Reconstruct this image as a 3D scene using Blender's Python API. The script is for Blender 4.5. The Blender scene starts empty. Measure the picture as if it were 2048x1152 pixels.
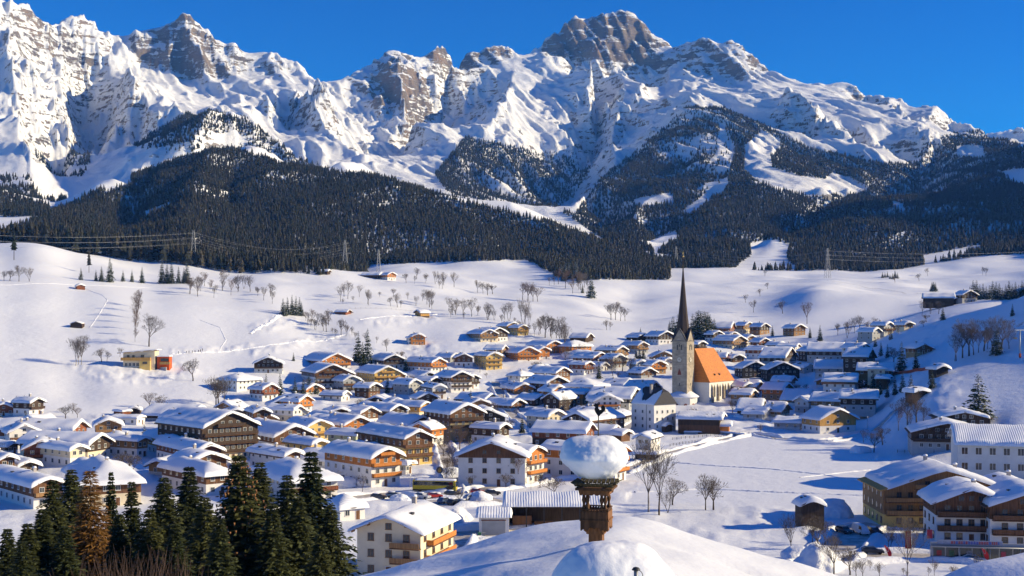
import bpy, bmesh, math, random
import numpy as np
from mathutils import Vector, Matrix
R = math.radians
random.seed(7); np.random.seed(7)
scene = bpy.context.scene
COL = scene.collection

# ---------------------------------------------------------------- camera
F = 2415.0; CZ = 45.0; VH = 650.0; U0 = 1024.0      # focal length in photo pixels, eye height, horizon row
cam_data = bpy.data.cameras.new('camera'); cam = bpy.data.objects.new('camera', cam_data); COL.objects.link(cam)
cam.location = (0, 0, CZ); cam.rotation_euler = (R(90), 0, 0)
cam_data.sensor_width = 36.0; cam_data.lens = 36.0 * F / 2048.0
cam_data.shift_y = (VH - 576.0) / 2048.0
cam_data.clip_start = 0.5; cam_data.clip_end = 60000
scene.camera = cam

# ---------------------------------------------------------------- sky, sun, exposure
SUN_AZ = R(90.5); SUN_EL = R(21)            # azimuth clockwise from the view direction (+Y)
world = bpy.data.worlds.new('World'); scene.world = world; world.use_nodes = True
wn = world.node_tree.nodes; wl = world.node_tree.links
sky = wn.new('ShaderNodeTexSky'); sky.sky_type = 'NISHITA'; sky.sun_disc = False
sky.sun_elevation = SUN_EL; sky.sun_rotation = SUN_AZ
sky.altitude = 2500; sky.air_density = 1.0; sky.dust_density = 0.0; sky.ozone_density = 4.0
hsv = wn.new('ShaderNodeHueSaturation'); hsv.inputs['Saturation'].default_value = 2.0; hsv.inputs['Hue'].default_value = 0.520
bg = wn['Background']; bg.inputs['Strength'].default_value = 0.115
wl.new(sky.outputs[0], hsv.inputs['Color']); wl.new(hsv.outputs[0], bg.inputs['Color'])
sd = bpy.data.lights.new('sun', 'SUN'); sun = bpy.data.objects.new('sun', sd); COL.objects.link(sun)
sd.energy = 5.0; sd.angle = R(0.53); sd.color = (1.0, 0.88, 0.62)
SUN_DIR = Vector((math.sin(SUN_AZ) * math.cos(SUN_EL), math.cos(SUN_AZ) * math.cos(SUN_EL), math.sin(SUN_EL)))
sun.rotation_euler = SUN_DIR.to_track_quat('Z', 'Y').to_euler(); sun.location = (300, -100, 200)
vs = scene.view_settings; vs.view_transform = 'Standard'; vs.look = 'None'; vs.gamma = 1.0; vs.exposure = 0.42
vs.use_curve_mapping = False
scene.cycles.max_bounces = 5; scene.cycles.diffuse_bounces = 3; scene.cycles.glossy_bounces = 2
scene.cycles.transparent_max_bounces = 6; scene.cycles.volume_bounces = 1
scene.cycles.use_denoising = True

# ---------------------------------------------------------------- helpers
def tag(o, label=None, cat=None, group=None, kind=None):
    if label: o['label'] = label
    if cat: o['category'] = cat
    if group: o['group'] = group
    if kind: o['kind'] = kind
    return o
def empty(name, loc=(0, 0, 0), rz=0.0, label=None, cat=None, group=None):
    o = bpy.data.objects.new(name, None); COL.objects.link(o)
    o.location = loc; o.rotation_euler = (0, 0, rz); o.empty_display_size = 0.5
    return tag(o, label, cat, group)
def link(name, me, parent=None, loc=None, rot=None, scale=None):
    o = bpy.data.objects.new(name, me); COL.objects.link(o)
    if parent is not None: o.parent = parent
    if loc is not None: o.location = loc
    if rot is not None: o.rotation_euler = rot
    if scale is not None: o.scale = scale
    return o

class MB:
    """collects faces, then becomes ONE mesh"""
    def __init__(s): s.v = []; s.f = []; s.m = []; s.sm = []
    def add(s, vs_, fs, mi=0, smooth=False, M=None):
        k = len(s.v)
        s.v += [tuple(M @ Vector(p)) for p in vs_] if M is not None else [tuple(p) for p in vs_]
        for f in fs:
            s.f.append([k + i for i in f]); s.m.append(mi); s.sm.append(smooth)
    def box(s, x0, x1, y0, y1, z0, z1, mi=0, M=None):
        s.add([(x0,y0,z0),(x1,y0,z0),(x1,y1,z0),(x0,y1,z0),(x0,y0,z1),(x1,y0,z1),(x1,y1,z1),(x0,y1,z1)],
              [(0,3,2,1),(4,5,6,7),(0,1,5,4),(1,2,6,5),(2,3,7,6),(3,0,4,7)], mi, False, M)
    def prism(s, poly, y0, y1, mi=0, M=None):
        """poly: (x,z) counter-clockwise seen from -Y, extruded in y"""
        n = len(poly)
        s.add([(x, y0, z) for x, z in poly] + [(x, y1, z) for x, z in poly],
              [tuple(range(n)), tuple(range(2*n-1, n-1, -1))] + [(i, i+n, (i+1) % n + n, (i+1) % n)[::1] for i in range(n)], mi, False, M)
    def tube(s, p, q, r0, r1=None, n=6, mi=0, smooth=True, caps=True):
        r1 = r0 if r1 is None else r1
        p = Vector(p); q = Vector(q); d = (q - p)
        if d.length < 1e-6: return
        d.normalize(); a = d.orthogonal().normalized(); b = d.cross(a)
        vs_ = []
        for c, r in ((p, r0), (q, r1)):
            for i in range(n):
                t = 2*math.pi*i/n; vs_.append(tuple(c + a*(r*math.cos(t)) + b*(r*math.sin(t))))
        k = len(s.v); s.v += vs_
        for i in range(n):
            j = (i+1) % n; s.f.append([k+i, k+j, k+n+j, k+n+i]); s.m.append(mi); s.sm.append(smooth)
        if caps:
            s.f.append([k+i for i in range(n-1, -1, -1)]); s.m.append(mi); s.sm.append(False)
            s.f.append([k+n+i for i in range(n)]); s.m.append(mi); s.sm.append(False)
    def lathe(s, prof, n=12, mi=0, smooth=True, M=None, sx=1.0, sy=1.0):
        """prof: list of (radius, z) bottom to top"""
        vs_ = []; fs = []
        for r, z in prof:
            for i in range(n):
                t = 2*math.pi*i/n; vs_.append((r*sx*math.cos(t), r*sy*math.sin(t), z))
        for k in range(len(prof)-1):
            for i in range(n):
                j = (i+1) % n; fs.append((k*n+i, k*n+j, (k+1)*n+j, (k+1)*n+i))
        fs.append(tuple(range(n-1, -1, -1))); fs.append(tuple((len(prof)-1)*n+i for i in range(n)))
        s.add(vs_, fs, mi, smooth, M)
    def mesh(s, name, mats):
        me = bpy.data.meshes.new(name); me.from_pydata(s.v, [], s.f)
        for m_ in (mats if isinstance(mats, (list, tuple)) else [mats]): me.materials.append(m_)
        me.polygons.foreach_set('material_index', s.m); me.polygons.foreach_set('use_smooth', s.sm)
        me.update(); return me
    def build(s, name, mats, parent=None, **kw):
        return link(name, s.mesh(name, mats), parent, **kw)

# numpy gradient-free value noise -------------------------------------------------
def _hash(ix, iy, seed):
    h = (ix.astype(np.int64)*374761393 + iy.astype(np.int64)*668265263 + seed*1442695041) & 0xFFFFFFFF
    h = ((h ^ (h >> 13))*1274126177) & 0xFFFFFFFF
    return ((h ^ (h >> 16)) & 0xFFFFFF) / float(0xFFFFFF)
def vnoise(x, y, seed=0):
    ix = np.floor(x); iy = np.floor(y); fx = x-ix; fy = y-iy
    fx = fx*fx*fx*(fx*(fx*6-15)+10); fy = fy*fy*fy*(fy*(fy*6-15)+10)
    a = _hash(ix, iy, seed); b = _hash(ix+1, iy, seed); c = _hash(ix, iy+1, seed); d = _hash(ix+1, iy+1, seed)
    return (a*(1-fx)+b*fx)*(1-fy)+(c*(1-fx)+d*fx)*fy
def fbm(x, y, lam, octs, seed=0, gain=0.5):
    t = np.zeros_like(x); a = 1.0; s_ = 0.0; c, n_ = math.cos(0.6), math.sin(0.6)
    for o in range(octs):
        t += a*(vnoise(x/lam+17.3*o, y/lam-9.1*o, seed+o)-0.5); s_ += a; a *= gain; lam *= 0.5
        x, y = c*x-n_*y, n_*x+c*y
    return t/s_*2
def ridged(x, y, lam, octs, seed=0, gain=0.55):
    t = np.zeros_like(x); a = 1.0; s_ = 0.0; w = 1.0; c, n_ = math.cos(0.5), math.sin(0.5)
    for o in range(octs):
        r = 1-np.abs(2*vnoise(x/lam+31.7*o, y/lam+5.3*o, seed+o)-1); r = r*r*w; w = np.clip(r*1.6, 0, 1)
        t += a*r; s_ += a; a *= gain; lam *= 0.5; x, y = c*x-n_*y, n_*x+c*y
    return t/s_

# materials ------------------------------------------------------------------------
MATS = {}
def nodemat(name):
    m = bpy.data.materials.new(name); m.use_nodes = True
    nt = m.node_tree; return m, nt, nt.nodes, nt.links, nt.nodes['Principled BSDF']
def pmat(name, c, rough=0.7, var=0.15, scale=3.0, stretch=(1, 1, 1), bump=0.0, c2=None, metallic=0.0, spec=0.3, coord='Object', detail=4.0):
    """plain painted / wooden / plaster surface with uneven colour"""
    if name in MATS: return MATS[name]
    m, nt, N, L, b = nodemat(name)
    b.inputs['Roughness'].default_value = rough; b.inputs['Metallic'].default_value = metallic
    b.inputs['Specular IOR Level'].default_value = spec
    tc = N.new('ShaderNodeTexCoord'); mp = N.new('ShaderNodeMapping'); mp.inputs['Scale'].default_value = stretch
    nz = N.new('ShaderNodeTexNoise'); nz.inputs['Scale'].default_value = scale; nz.inputs['Detail'].default_value = detail
    L.new(tc.outputs[coord], mp.inputs['Vector']); L.new(mp.outputs[0], nz.inputs['Vector'])
    rp = N.new('ShaderNodeValToRGB'); e = rp.color_ramp.elements
    c2 = c2 or tuple(max(0, x*(1-var*2)) for x in c)
    e[0].position = 0.3; e[0].color = (*c2, 1); e[1].position = 0.65; e[1].color = (*c, 1)
    L.new(nz.outputs['Fac'], rp.inputs['Fac']); L.new(rp.outputs[0], b.inputs['Base Color'])
    if bump:
        bp = N.new('ShaderNodeBump'); bp.inputs['Strength'].default_value = bump; bp.inputs['Distance'].default_value = 0.05
        L.new(nz.outputs['Fac'], bp.inputs['Height']); L.new(bp.outputs[0], b.inputs['Normal'])
    MATS[name] = m; return m
# ================================================================= TERRAIN
def zpix(v, d): return CZ + (VH - v)/F*d
def lerp_knots(x, ks):
    xs, ys = zip(*ks); return np.interp(x, xs, ys)
# depth rows and column angles of the terrain sheet (dense where the photograph looks, sparse elsewhere)
_rows = [(12, 0), (150, 24), (900, 190), (2200, 330), (7300, 760), (9800, 790)]
NR = 791; rowd = np.interp(np.arange(NR), [k[1] for k in _rows], [k[0] for k in _rows]).astype(float)
_rs = np.array([k[1] for k in _rows]); _rd = np.array([k[0] for k in _rows])
colu = np.concatenate([np.linspace(-5200, -800, 14, endpoint=False), np.linspace(-800, -70, 46, endpoint=False),
                       np.linspace(-70, 2120, 700, endpoint=False), np.linspace(2120, 3600, 80, endpoint=False), np.linspace(3600, 7000, 14)])
NC = len(colu)
# control lines: (photo column, photo row, distance) -> a point of the land in metres
LINES = []
def LN(*pts): LINES.append([(u, d, zpix(v, d)) for u, v, d in pts])
def LZ(*pts): LINES.append([(u, d, z) for u, d, z in pts])
def RIB(*pts, k=330): LN(*[(u, v, d-k*min(1, i/2.5)) for i, (u, v, d) in enumerate(pts)])
def GUL(*pts, k=520): LN(*[(u, v, d+k*min(1, 0.3+0.35*i)) for i, (u, v, d) in enumerate(pts)])
# --- valley floor
for d in (12, 40, 70): LZ((-5200, d, 30-d*0.05), (7000, d, 30-d*0.05))
LZ((-5200, 120, 6), (300, 120, 4), (900, 120, 2), (7000, 120, 6))
for d in (170, 210, 250): LZ((-1200, d, 0), (2300, d, 0))
for d in (300, 350, 400): LZ((-1200, d, 0), (2000, d, 0))
LZ((-600, 450, 0), (1770, 450, 0)); LZ((-300, 500, 0), (1740, 500, 0)); LZ((250, 560, 0), (1750, 560, 1)); LZ((420, 600, 0), (1700, 620, 3))
# --- left meadow
LN((0, 845, 540), (0, 760, 640), (0, 650, 800), (0, 560, 960), (0, 505, 1150))
LN((-400, 760, 640), (-400, 600, 850), (-400, 470, 1150))
LN((-1500, 700, 700), (-1500, 450, 1200)); LN((-4000, 600, 800), (-4000, 300, 1500))
LN((150, 820, 610), (150, 740, 690), (150, 650, 820), (150, 570, 980), (150, 515, 1180))
LN((300, 795, 640), (300, 742, 705), (300, 690, 770), (300, 610, 920), (300, 530, 1200))
LN((450, 790, 655), (450, 740, 735), (450, 690, 810), (450, 600, 1000), (450, 533, 1220))
LN((600, 820, 610), (640, 785, 690), (660, 735, 780), (640, 690, 850), (610, 640, 940), (600, 595, 1060), (640, 545, 1260))
LN((760, 815, 640), (800, 760, 740), (830, 700, 860), (840, 640, 1000), (850, 590, 1160), (860, 560, 1330))
LN((980, 775, 720), (1000, 720, 820), (1000, 680, 900), (1000, 630, 1040), (1000, 590, 1250), (1000, 555, 1500))
LN((1130, 750, 770), (1130, 700, 870), (1130, 650, 1000), (1150, 610, 1150), (1130, 580, 1400))
LN((1290, 730, 800), (1290, 685, 930), (1290, 650, 1040), (1250, 632, 1180), (1260, 600, 1400))
LN((1500, 740, 800), (1500, 692, 900), (1500, 660, 990), (1450, 645, 1080))
LN((1640, 740, 780), (1640, 690, 880), (1620, 662, 960))
# meadow skyline on the left, wood edge
LN((-60, 500, 1150), (80, 490, 1160), (250, 520, 1200), (400, 522, 1230), (520, 532, 1250), (640, 542, 1270), (720, 556, 1290), (800, 558, 1340))
LN((740, 508, 1720), (860, 503, 1760), (1000, 493, 1820), (1060, 503, 1850), (1120, 525, 1850))
LN((740, 545, 1500), (900, 540, 1560), (1060, 545, 1600))
LN((1120, 560, 1500), (1200, 560, 1500), (1300, 570, 1500))
LN((1180, 530, 1900), (1350, 537, 1900), (1500, 550, 1800), (1600, 556, 1700), (1690, 560, 1640))
LN((1400, 600, 1300), (1450, 620, 1180), (1480, 640, 1080))
GUL((1480, 642, 1060), (1530, 606, 1190), (1570, 572, 1400), (1600, 562, 1600), k=150)      # gully beside the mound
LN((1500, 652, 1020), (1620, 655, 990), (1700, 660, 960))
RIB((1610, 632, 1050), (1625, 596, 1180), (1650, 568, 1380), (1660, 560, 1560), k=110)
LN((1600, 636, 1040), (1700, 610, 1100), (1760, 590, 1200), (1720, 570, 1420))
LN((1760, 660, 920), (1850, 620, 1000), (1900, 598, 1120), (2048, 580, 1250), (2300, 560, 1400))
LN((1720, 565, 1600), (1800, 560, 1600), (1900, 575, 1450))
LN((1720, 552, 1800), (1850, 528, 1900), (1960, 510, 1950), (2048, 500, 2000), (2300, 470, 2100))
LN((1800, 560, 1750), (2048, 540, 1750), (2300, 520, 1800))
# --- right-hand hill, raised beyond the frame to deepen the shade on its left flank
LN((1745, 690, 720), (1850, 653, 690), (1950, 624, 670), (2048, 597, 650), (2200, 530, 640), (2500, 400, 650), (3000, 240, 700), (3600, 180, 800), (5000, 150, 1000))
LN((1720, 722, 660), (1800, 722, 620), (1900, 718, 580), (2048, 682, 560), (2200, 640, 560), (2500, 560, 580), (3000, 440, 620))
LZ((1780, 520, 8), (1860, 500, 17), (2048, 500, 25), (2300, 490, 33), (2800, 480, 40), (3600, 470, 50))
LZ((1820, 450, 4), (1870, 450, 10), (2048, 450, 17), (2300, 440, 22), (2800, 430, 27), (3600, 420, 32))
LZ((1850, 400, 2), (1900, 400, 5), (2048, 400, 9), (2400, 390, 13), (3600, 380, 20))
LZ((2100, 300, 0), (3600, 300, 5), (7000, 300, 10))
LN((2048, 640, 850), (2300, 560, 800), (2600, 460, 800), (3200, 330, 900))
# --- wooded hill (left centre)
LZ((-100, 1450, 118), (300, 1450, 118), (700, 1500, 105), (760, 1900, 140), (1000, 2000, 150), (1150, 1950, 140))
LN((-400, 420, 2000), (0, 455, 1700), (100, 440, 1800))
LN((100, 425, 2300), (210, 372, 2450), (300, 338, 2550), (360, 318, 2600), (420, 305, 2650), (490, 305, 2650), (560, 330, 2600), (650, 345, 2550),
   (740, 352, 2500), (830, 374, 2450), (900, 396, 2400), (1000, 420, 2300), (1100, 445, 2200), (1180, 475, 2120), (1250, 505, 2060), (1330, 532, 2000))
LN((200, 470, 1800), (400, 460, 1850), (600, 450, 1950), (800, 455, 2000), (1000, 470, 2000))
LN((200, 420, 2080), (400, 380, 2200), (600, 390, 2200), (800, 410, 2200))
LN((360, 420, 1950), (330, 400, 2200), (400, 345, 2450)); LN((290, 440, 1950), (300, 400, 2250), (340, 345, 2500))
RIB((430, 308, 2640), (405, 355, 2400), (375, 415, 2150), (355, 470, 1850), k=300); GUL((330, 330, 2600), (290, 395, 2300), (265, 445, 2000), (255, 490, 1700), k=240)
RIB((210, 374, 2450), (180, 420, 2150), (150, 460, 1850), k=220); GUL((480, 320, 2580), (470, 380, 2250), (460, 440, 1950), k=200); RIB((640, 350, 2550), (600, 400, 2250), (580, 450, 1950), k=220)
LZ((100, 2750, 250), (250, 2900, 330), (300, 2950, 390), (560, 3000, 370), (700, 3000, 330), (900, 2900, 290), (1000, 2800, 290), (1200, 2500, 200), (1330, 2300, 170))
# upper wooded shoulder behind it
LN((330, 300, 2950), (400, 262, 3050), (420, 232, 3200), (450, 228, 3300), (490, 240, 3300), (540, 268, 3250), (590, 300, 3150), (640, 330, 3050))
LN((250, 330, 2850), (330, 290, 3100), (390, 245, 3300), (420, 225, 3500))
LZ((420, 3650, 560), (520, 3650, 540), (620, 3600, 470))
# --- mountains: skyline
SKY = [(-900, -60, 4600), (-300, -150, 5000), (-60, -25, 5150), (0, -6, 5200), (50, 16, 5300), (82, 32, 5380), (105, 46, 5450), (122, 38, 5600), (150, 40, 5700), (190, 58, 5800), (235, 72, 5850), (270, 64, 5850),
       (310, 52, 5850), (340, 46, 5850), (358, 34, 5850), (372, 26, 5850), (395, 44, 5850), (440, 80, 5850), (490, 101, 5850), (530, 98, 5830), (565, 112, 5800), (600, 130, 5760),
       (625, 150, 5720), (650, 168, 5700), (668, 172, 5750), (685, 160, 5900), (715, 138, 6050), (750, 118, 6150), (785, 98, 6250), (815, 104, 6300), (842, 113, 6350), (868, 100, 6380),
       (905, 90, 6450), (928, 104, 6480), (958, 95, 6520), (1000, 85, 6560), (1022, 94, 6580), (1040, 109, 6600), (1072, 106, 6650), (1088, 82, 6700), (1128, 46, 6750), (1150, 30, 6760), (1185, 31, 6780),
       (1212, 20, 6800), (1240, 12, 6800), (1272, 24, 6780), (1300, 48, 6740), (1322, 74, 6700), (1340, 98, 6640), (1365, 88, 6560), (1385, 80, 6500), (1410, 74, 6450), (1440, 86, 6420),
       (1465, 75, 6400), (1490, 86, 6350), (1515, 104, 6300), (1542, 135, 6220), (1570, 149, 6150), (1605, 162, 6080), (1650, 168, 6000), (1695, 160, 5950), (1718, 172, 5900), (1745, 185, 5850),
       (1770, 185, 5800), (1800, 200, 5740), (1835, 217, 5680), (1872, 209, 5600), (1905, 232, 5500), (1940, 250, 5400), (1978, 270, 5300), (2048, 300, 5100), (2300, 330, 4800), (2700, 150, 4600), (3600, 100, 4500), (7000, 200, 4500)]
LN(*SKY)
LINES.append([(u, d+900, zpix(v, d)-420) for u, v, d in SKY])          # the hidden back side
# far ridge seen through the gap on the right
LN((1940, 275, 8600), (1985, 258, 8700), (2020, 262, 8700), (2048, 272, 8700), (2200, 280, 8700), (3600, 260, 8700))
LINES.append([(u, 9800, 600.0) for u in (-5200, 7000)])
# cliff feet under the high rock walls
LN((1076, 112, 6500), (1120, 112, 6480), (1180, 118, 6450), (1240, 132, 6420), (1300, 135, 6400), (1345, 130, 6400))
LN((1150, 75, 6620), (1230, 70, 6640), (1290, 85, 6600))
LN((255, 95, 5700), (285, 130, 5620), (350, 142, 5560), (400, 152, 5540), (450, 158, 5530), (520, 152, 5560), (570, 150, 5600))
LN((690, 185, 5650), (730, 200, 5650), (770, 195, 5700), (800, 160, 5900), (860, 135, 6150), (930, 130, 6250), (1000, 125, 6350))
LN((1350, 128, 6350), (1400, 140, 6200), (1450, 165, 6000), (1510, 165, 5950), (1545, 150, 6080))
LN((30, 75, 5050), (90, 85, 5150), (150, 110, 5300), (190, 140, 5400))
# ribs (lit on the right, shaded on the left) stand forward, the gullies between lie back
RIB((0, -6, 5200), (10, 90, 4800), (20, 180, 4300), (40, 260, 3800), (60, 340, 3300), (70, 410, 2800))
LN((-200, 100, 4600), (-150, 300, 3500), (-100, 420, 2500))
RIB((122, 40, 5600), (140, 130, 5200), (120, 200, 4700), (140, 280, 4200), (130, 350, 3700))
GUL((195, 165, 5300), (172, 205, 5000), (150, 235, 4700), (175, 290, 4250), (180, 345, 3800), (130, 390, 3300), (95, 420, 2950))
RIB((250, 148, 5400), (300, 165, 5000), (325, 195, 4700), (360, 212, 4400), (400, 222, 4000))
RIB((250, 140, 5450), (270, 165, 4950), (310, 215, 4500), (330, 240, 4200))
GUL((240, 240, 4550), (250, 280, 4150), (260, 310, 3700))
LN((450, 165, 5450), (500, 210, 4900), (560, 260, 4300), (600, 290, 3950))
RIB((625, 152, 5700), (605, 185, 5300), (620, 200, 5000), (660, 240, 4600), (700, 270, 4350), (735, 300, 4150))
GUL((535, 218, 4800), (560, 240, 4600), (575, 270, 4300), (590, 292, 4050))
GUL((655, 175, 5600), (690, 195, 5350), (725, 235, 4900), (750, 280, 4550), (765, 320, 4200), (740, 340, 3900))
RIB((785, 100, 6230), (805, 170, 5700), (825, 225, 5300), (850, 262, 4950))
GUL((770, 265, 4950), (800, 300, 4600), (800, 335, 4200))
GUL((842, 118, 6250), (900, 165, 6000), (910, 210, 5600), (880, 260, 5100), (840, 310, 4550), (810, 345, 4100), k=850)
RIB((1035, 112, 6550), (1022, 150, 6250), (1008, 190, 5900), (978, 240, 5500), (935, 275, 5100), (900, 310, 4700), (870, 350, 4200), k=560)
LN((1072, 110, 6600), (1075, 180, 5850), (1110, 230, 5400), (1145, 265, 5100))
GUL((950, 200, 5900), (940, 235, 5550), (905, 262, 5250))
GUL((1090, 118, 6450), (1140, 150, 6150), (1172, 205, 5750), (1195, 255, 5350), (1185, 295, 4900), (1155, 340, 4350), (1130, 400, 3600), (1150, 440, 3050), (1230, 490, 2500), (1330, 522, 2200), k=560)
RIB((1170, 150, 6250), (1185, 152, 6050), (1180, 180, 5800))
RIB((1255, 135, 6400), (1242, 165, 6150), (1240, 200, 5850), (1225, 240, 5500), k=480); LN((1340, 132, 6380), (1330, 160, 6050), (1300, 200, 5600), (1260, 240, 5300), (1225, 285, 4950))
GUL((1300, 150, 6250), (1290, 175, 6000), (1275, 205, 5750))
RIB((1430, 160, 5950), (1400, 180, 5600), (1390, 192, 5400)); RIB((1480, 175, 5750), (1560, 190, 5700), (1600, 230, 5350), (1660, 270, 5000), (1740, 303, 4750))
RIB((1570, 152, 6100), (1560, 200, 5650), (1580, 230, 5350)); RIB((1650, 170, 5980), (1690, 215, 5450), (1735, 262, 5050), (1785, 303, 4750))
GUL((1725, 190, 5800), (1735, 220, 5500), (1790, 260, 5050), (1825, 308, 4700), k=450)
RIB((1872, 212, 5570), (1845, 250, 5200), (1862, 290, 4850), (1845, 312, 4700)); RIB((1775, 190, 5780), (1785, 215, 5450), (1830, 255, 5150), (1850, 285, 4900))
GUL((1905, 237, 5480), (1905, 270, 5050), (1890, 300, 4800))
# --- wooded spur in front, right of centre
LN((1390, 208, 4900), (1440, 215, 4850), (1500, 245, 4700), (1560, 270, 4550), (1620, 300, 4400), (1690, 322, 4300), (1750, 328, 4250), (1810, 330, 4250))
LZ((1420, 5200, 1000), (1520, 5050, 880), (1620, 4850, 720), (1750, 4650, 630), (1850, 4600, 630))
RIB((1390, 206, 4900), (1350, 240, 4650), (1290, 290, 4350), (1230, 330, 4100), (1180, 375, 3800), (1150, 410, 3500))
LN((1400, 230, 4600), (1380, 290, 4100), (1340, 340, 3700), (1300, 390, 3300), (1260, 440, 2900), (1300, 480, 2600))
LN((1440, 260, 4350), (1450, 330, 3700), (1420, 400, 3200), (1400, 460, 2700), (1400, 505, 2350))
LN((1520, 262, 4350), (1500, 300, 4000), (1495, 345, 3600), (1500, 390, 3200), (1480, 440, 2800), (1480, 490, 2400))
LN((1560, 275, 4300), (1570, 320, 3900), (1600, 345, 3600), (1640, 360, 3450), (1700, 368, 3400), (1735, 378, 3350))
LN((1500, 372, 3300), (1600, 388, 3200), (1680, 392, 3200), (1735, 392, 3250))
LN((1590, 300, 4150), (1630, 330, 3850), (1690, 355, 3600)); LN((1450, 360, 3400), (1380, 380, 3300))
LN((1560, 430, 2800), (1640, 420, 2900), (1720, 405, 3150), (1790, 392, 3350))
GUL((1500, 520, 2050), (1580, 500, 2150), (1640, 465, 2500), (1720, 432, 2850), (1800, 405, 3200), (1850, 362, 3700), (1870, 332, 4100))
LN((1530, 485, 2300), (1560, 490, 2250), (1500, 535, 1950), (1580, 535, 1950))
LN((1850, 330, 4250), (1890, 312, 4200), (1945, 288, 4200), (2000, 292, 4200), (2048, 312, 4150), (2300, 250, 4200))
LN((1900, 390, 3300), (1980, 350, 3500), (2048, 340, 3500), (2300, 290, 3500))
LN((1750, 510, 2150), (1850, 480, 2350), (1950, 450, 2500), (2048, 420, 2600), (2300, 340, 2700))
LN((1700, 520, 2050), (1800, 520, 2050), (1900, 500, 2120), (2048, 475, 2250), (2300, 430, 2300))
LN((2700, 420, 2000), (3600, 330, 1900), (5000, 250, 1900))
LZ((2350, 3100, 560), (2700, 2950, 800), (3300, 2800, 1080), (4200, 2600, 1150), (6000, 2500, 1200)); LZ((2700, 3900, 900), (3400, 3700, 1150), (5000, 3500, 1200))  # unseen massif beyond the frame, raised to throw shade on the right forest

def inpoly(u, v, poly):
    ins = np.zeros(u.shape, bool); n = len(poly)
    for i in range(n):
        x0, y0 = poly[i]; x1, y1 = poly[(i+1) % n]
        c = ((y0 > v) != (y1 > v)) & (u < (x1-x0)*(v-y0)/((y1-y0) if y1 != y0 else 1e-9)+x0); ins ^= c
    return ins
def row_of(d): return np.interp(d, _rd, _rs)
def solve_base():
    CSU = 9.0
    cu = np.concatenate([np.linspace(-5200, -800, 8, endpoint=False), np.linspace(-800, -60, 30, endpoint=False), np.arange(-60, 2120, CSU), np.linspace(2120, 3600, 40, endpoint=False), np.linspace(3600, 7000, 8)])
    nr = 300; cr = np.linspace(0, NR-1, nr); ci = np.arange(len(cu))
    acc = np.zeros((nr, len(cu))); cnt = np.zeros_like(acc)
    for ln in LINES:
        for (u0, d0, z0), (u1, d1, z1) in zip(ln[:-1], ln[1:]):
            r0, r1 = np.interp([row_of(d0), row_of(d1)], cr, np.arange(nr)); c0, c1 = np.interp([u0, u1], cu, ci)
            n = int(max(abs(r1-r0), abs(c1-c0))*1.5)+2; t = np.linspace(0, 1, n)
            rr = np.clip(np.round(r0+(r1-r0)*t).astype(int), 0, nr-1); cc = np.clip(np.round(c0+(c1-c0)*t).astype(int), 0, len(cu)-1)
            # exact height of the line at the distance of the cell it falls in
            np.add.at(acc, (rr, cc), z0+(z1-z0)*t); np.add.at(cnt, (rr, cc), 1)
    known = cnt > 0; val = np.where(known, acc/np.maximum(cnt, 1), 0)
    def down(v, k):
        h, w = v.shape; H, W = (h+1)//2, (w+1)//2
        vv = np.zeros((H*2, W*2)); kk = np.zeros((H*2, W*2)); vv[:h, :w] = v*k; kk[:h, :w] = k
        vs_ = vv.reshape(H, 2, W, 2).sum((1, 3)); ks = kk.reshape(H, 2, W, 2).sum((1, 3))
        return np.where(ks > 0, vs_/np.maximum(ks, 1), 0), ks > 0
    pyr = [(val, known)]
    while min(pyr[-1][0].shape) > 10: pyr.append(down(*pyr[-1]))
    z = None
    for v, k in reversed(pyr):
        h, w = v.shape
        if z is None: z = np.full((h, w), v[k].mean())
        else: z = np.repeat(np.repeat(z, 2, 0), 2, 1)[:h, :w]
        z = np.where(k, v, z)
        for it in range(160):
            p = np.pad(z, 1, mode='edge')
            z = np.where(k, v, 0.25*(p[:-2, 1:-1]+p[2:, 1:-1]+p[1:-1, :-2]+p[1:-1, 2:]))
    # soften: gentle for meadows, hardly for the rock
    cd = np.interp(np.interp(np.arange(nr), np.arange(nr), cr), np.arange(NR), rowd)
    for it in range(40):
        p = np.pad(z, 1, mode='edge')
        b = (p[:-2, 1:-1]+p[2:, 1:-1]+p[1:-1, :-2]+p[1:-1, 2:]+2*z)/6
        a = np.where(cd < 2100, 1.0 if it < 9 else 0.0, np.where(cd < 3000, 0.5 if it < 5 else 0.0, 0.45 if it < 1 else 0.0))[:, None]
        z = z*(1-a)+b*a
        g = (p[1:-1, :-2]+p[1:-1, 2:]+z)/3; a = np.where((cd > 560) & (cd < (1700 if it < 10 else 1000)), 0.9 if it < 26 else 0.0, 0.0)[:, None]; z = z*(1-a)+g*a
    # to the fine grid
    rr = np.interp(np.arange(NR), cr, np.arange(nr)); cc = np.interp(colu, cu, ci)
    r0 = np.minimum(rr.astype(int), nr-2); fr = (rr-r0)[:, None]; c0 = np.minimum(cc.astype(int), len(cu)-2); fc = (cc-c0)[None, :]
    fr_ = fr; fc_ = fc
    return (z[r0][:, c0]*(1-fr_)*(1-fc_)+z[r0+1][:, c0]*fr_*(1-fc_)+z[r0][:, c0+1]*(1-fr_)*fc_+z[r0+1][:, c0+1]*fr_*fc_)
TZ = solve_base()
TD = np.repeat(rowd[:, None], NC, 1); TU = np.repeat(colu[None, :], NR, 0)
TX = (TU-U0)/F*TD
def smooth01(x, a, b): t = np.clip((x-a)/(b-a), 0, 1); return t*t*(3-2*t)
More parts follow.
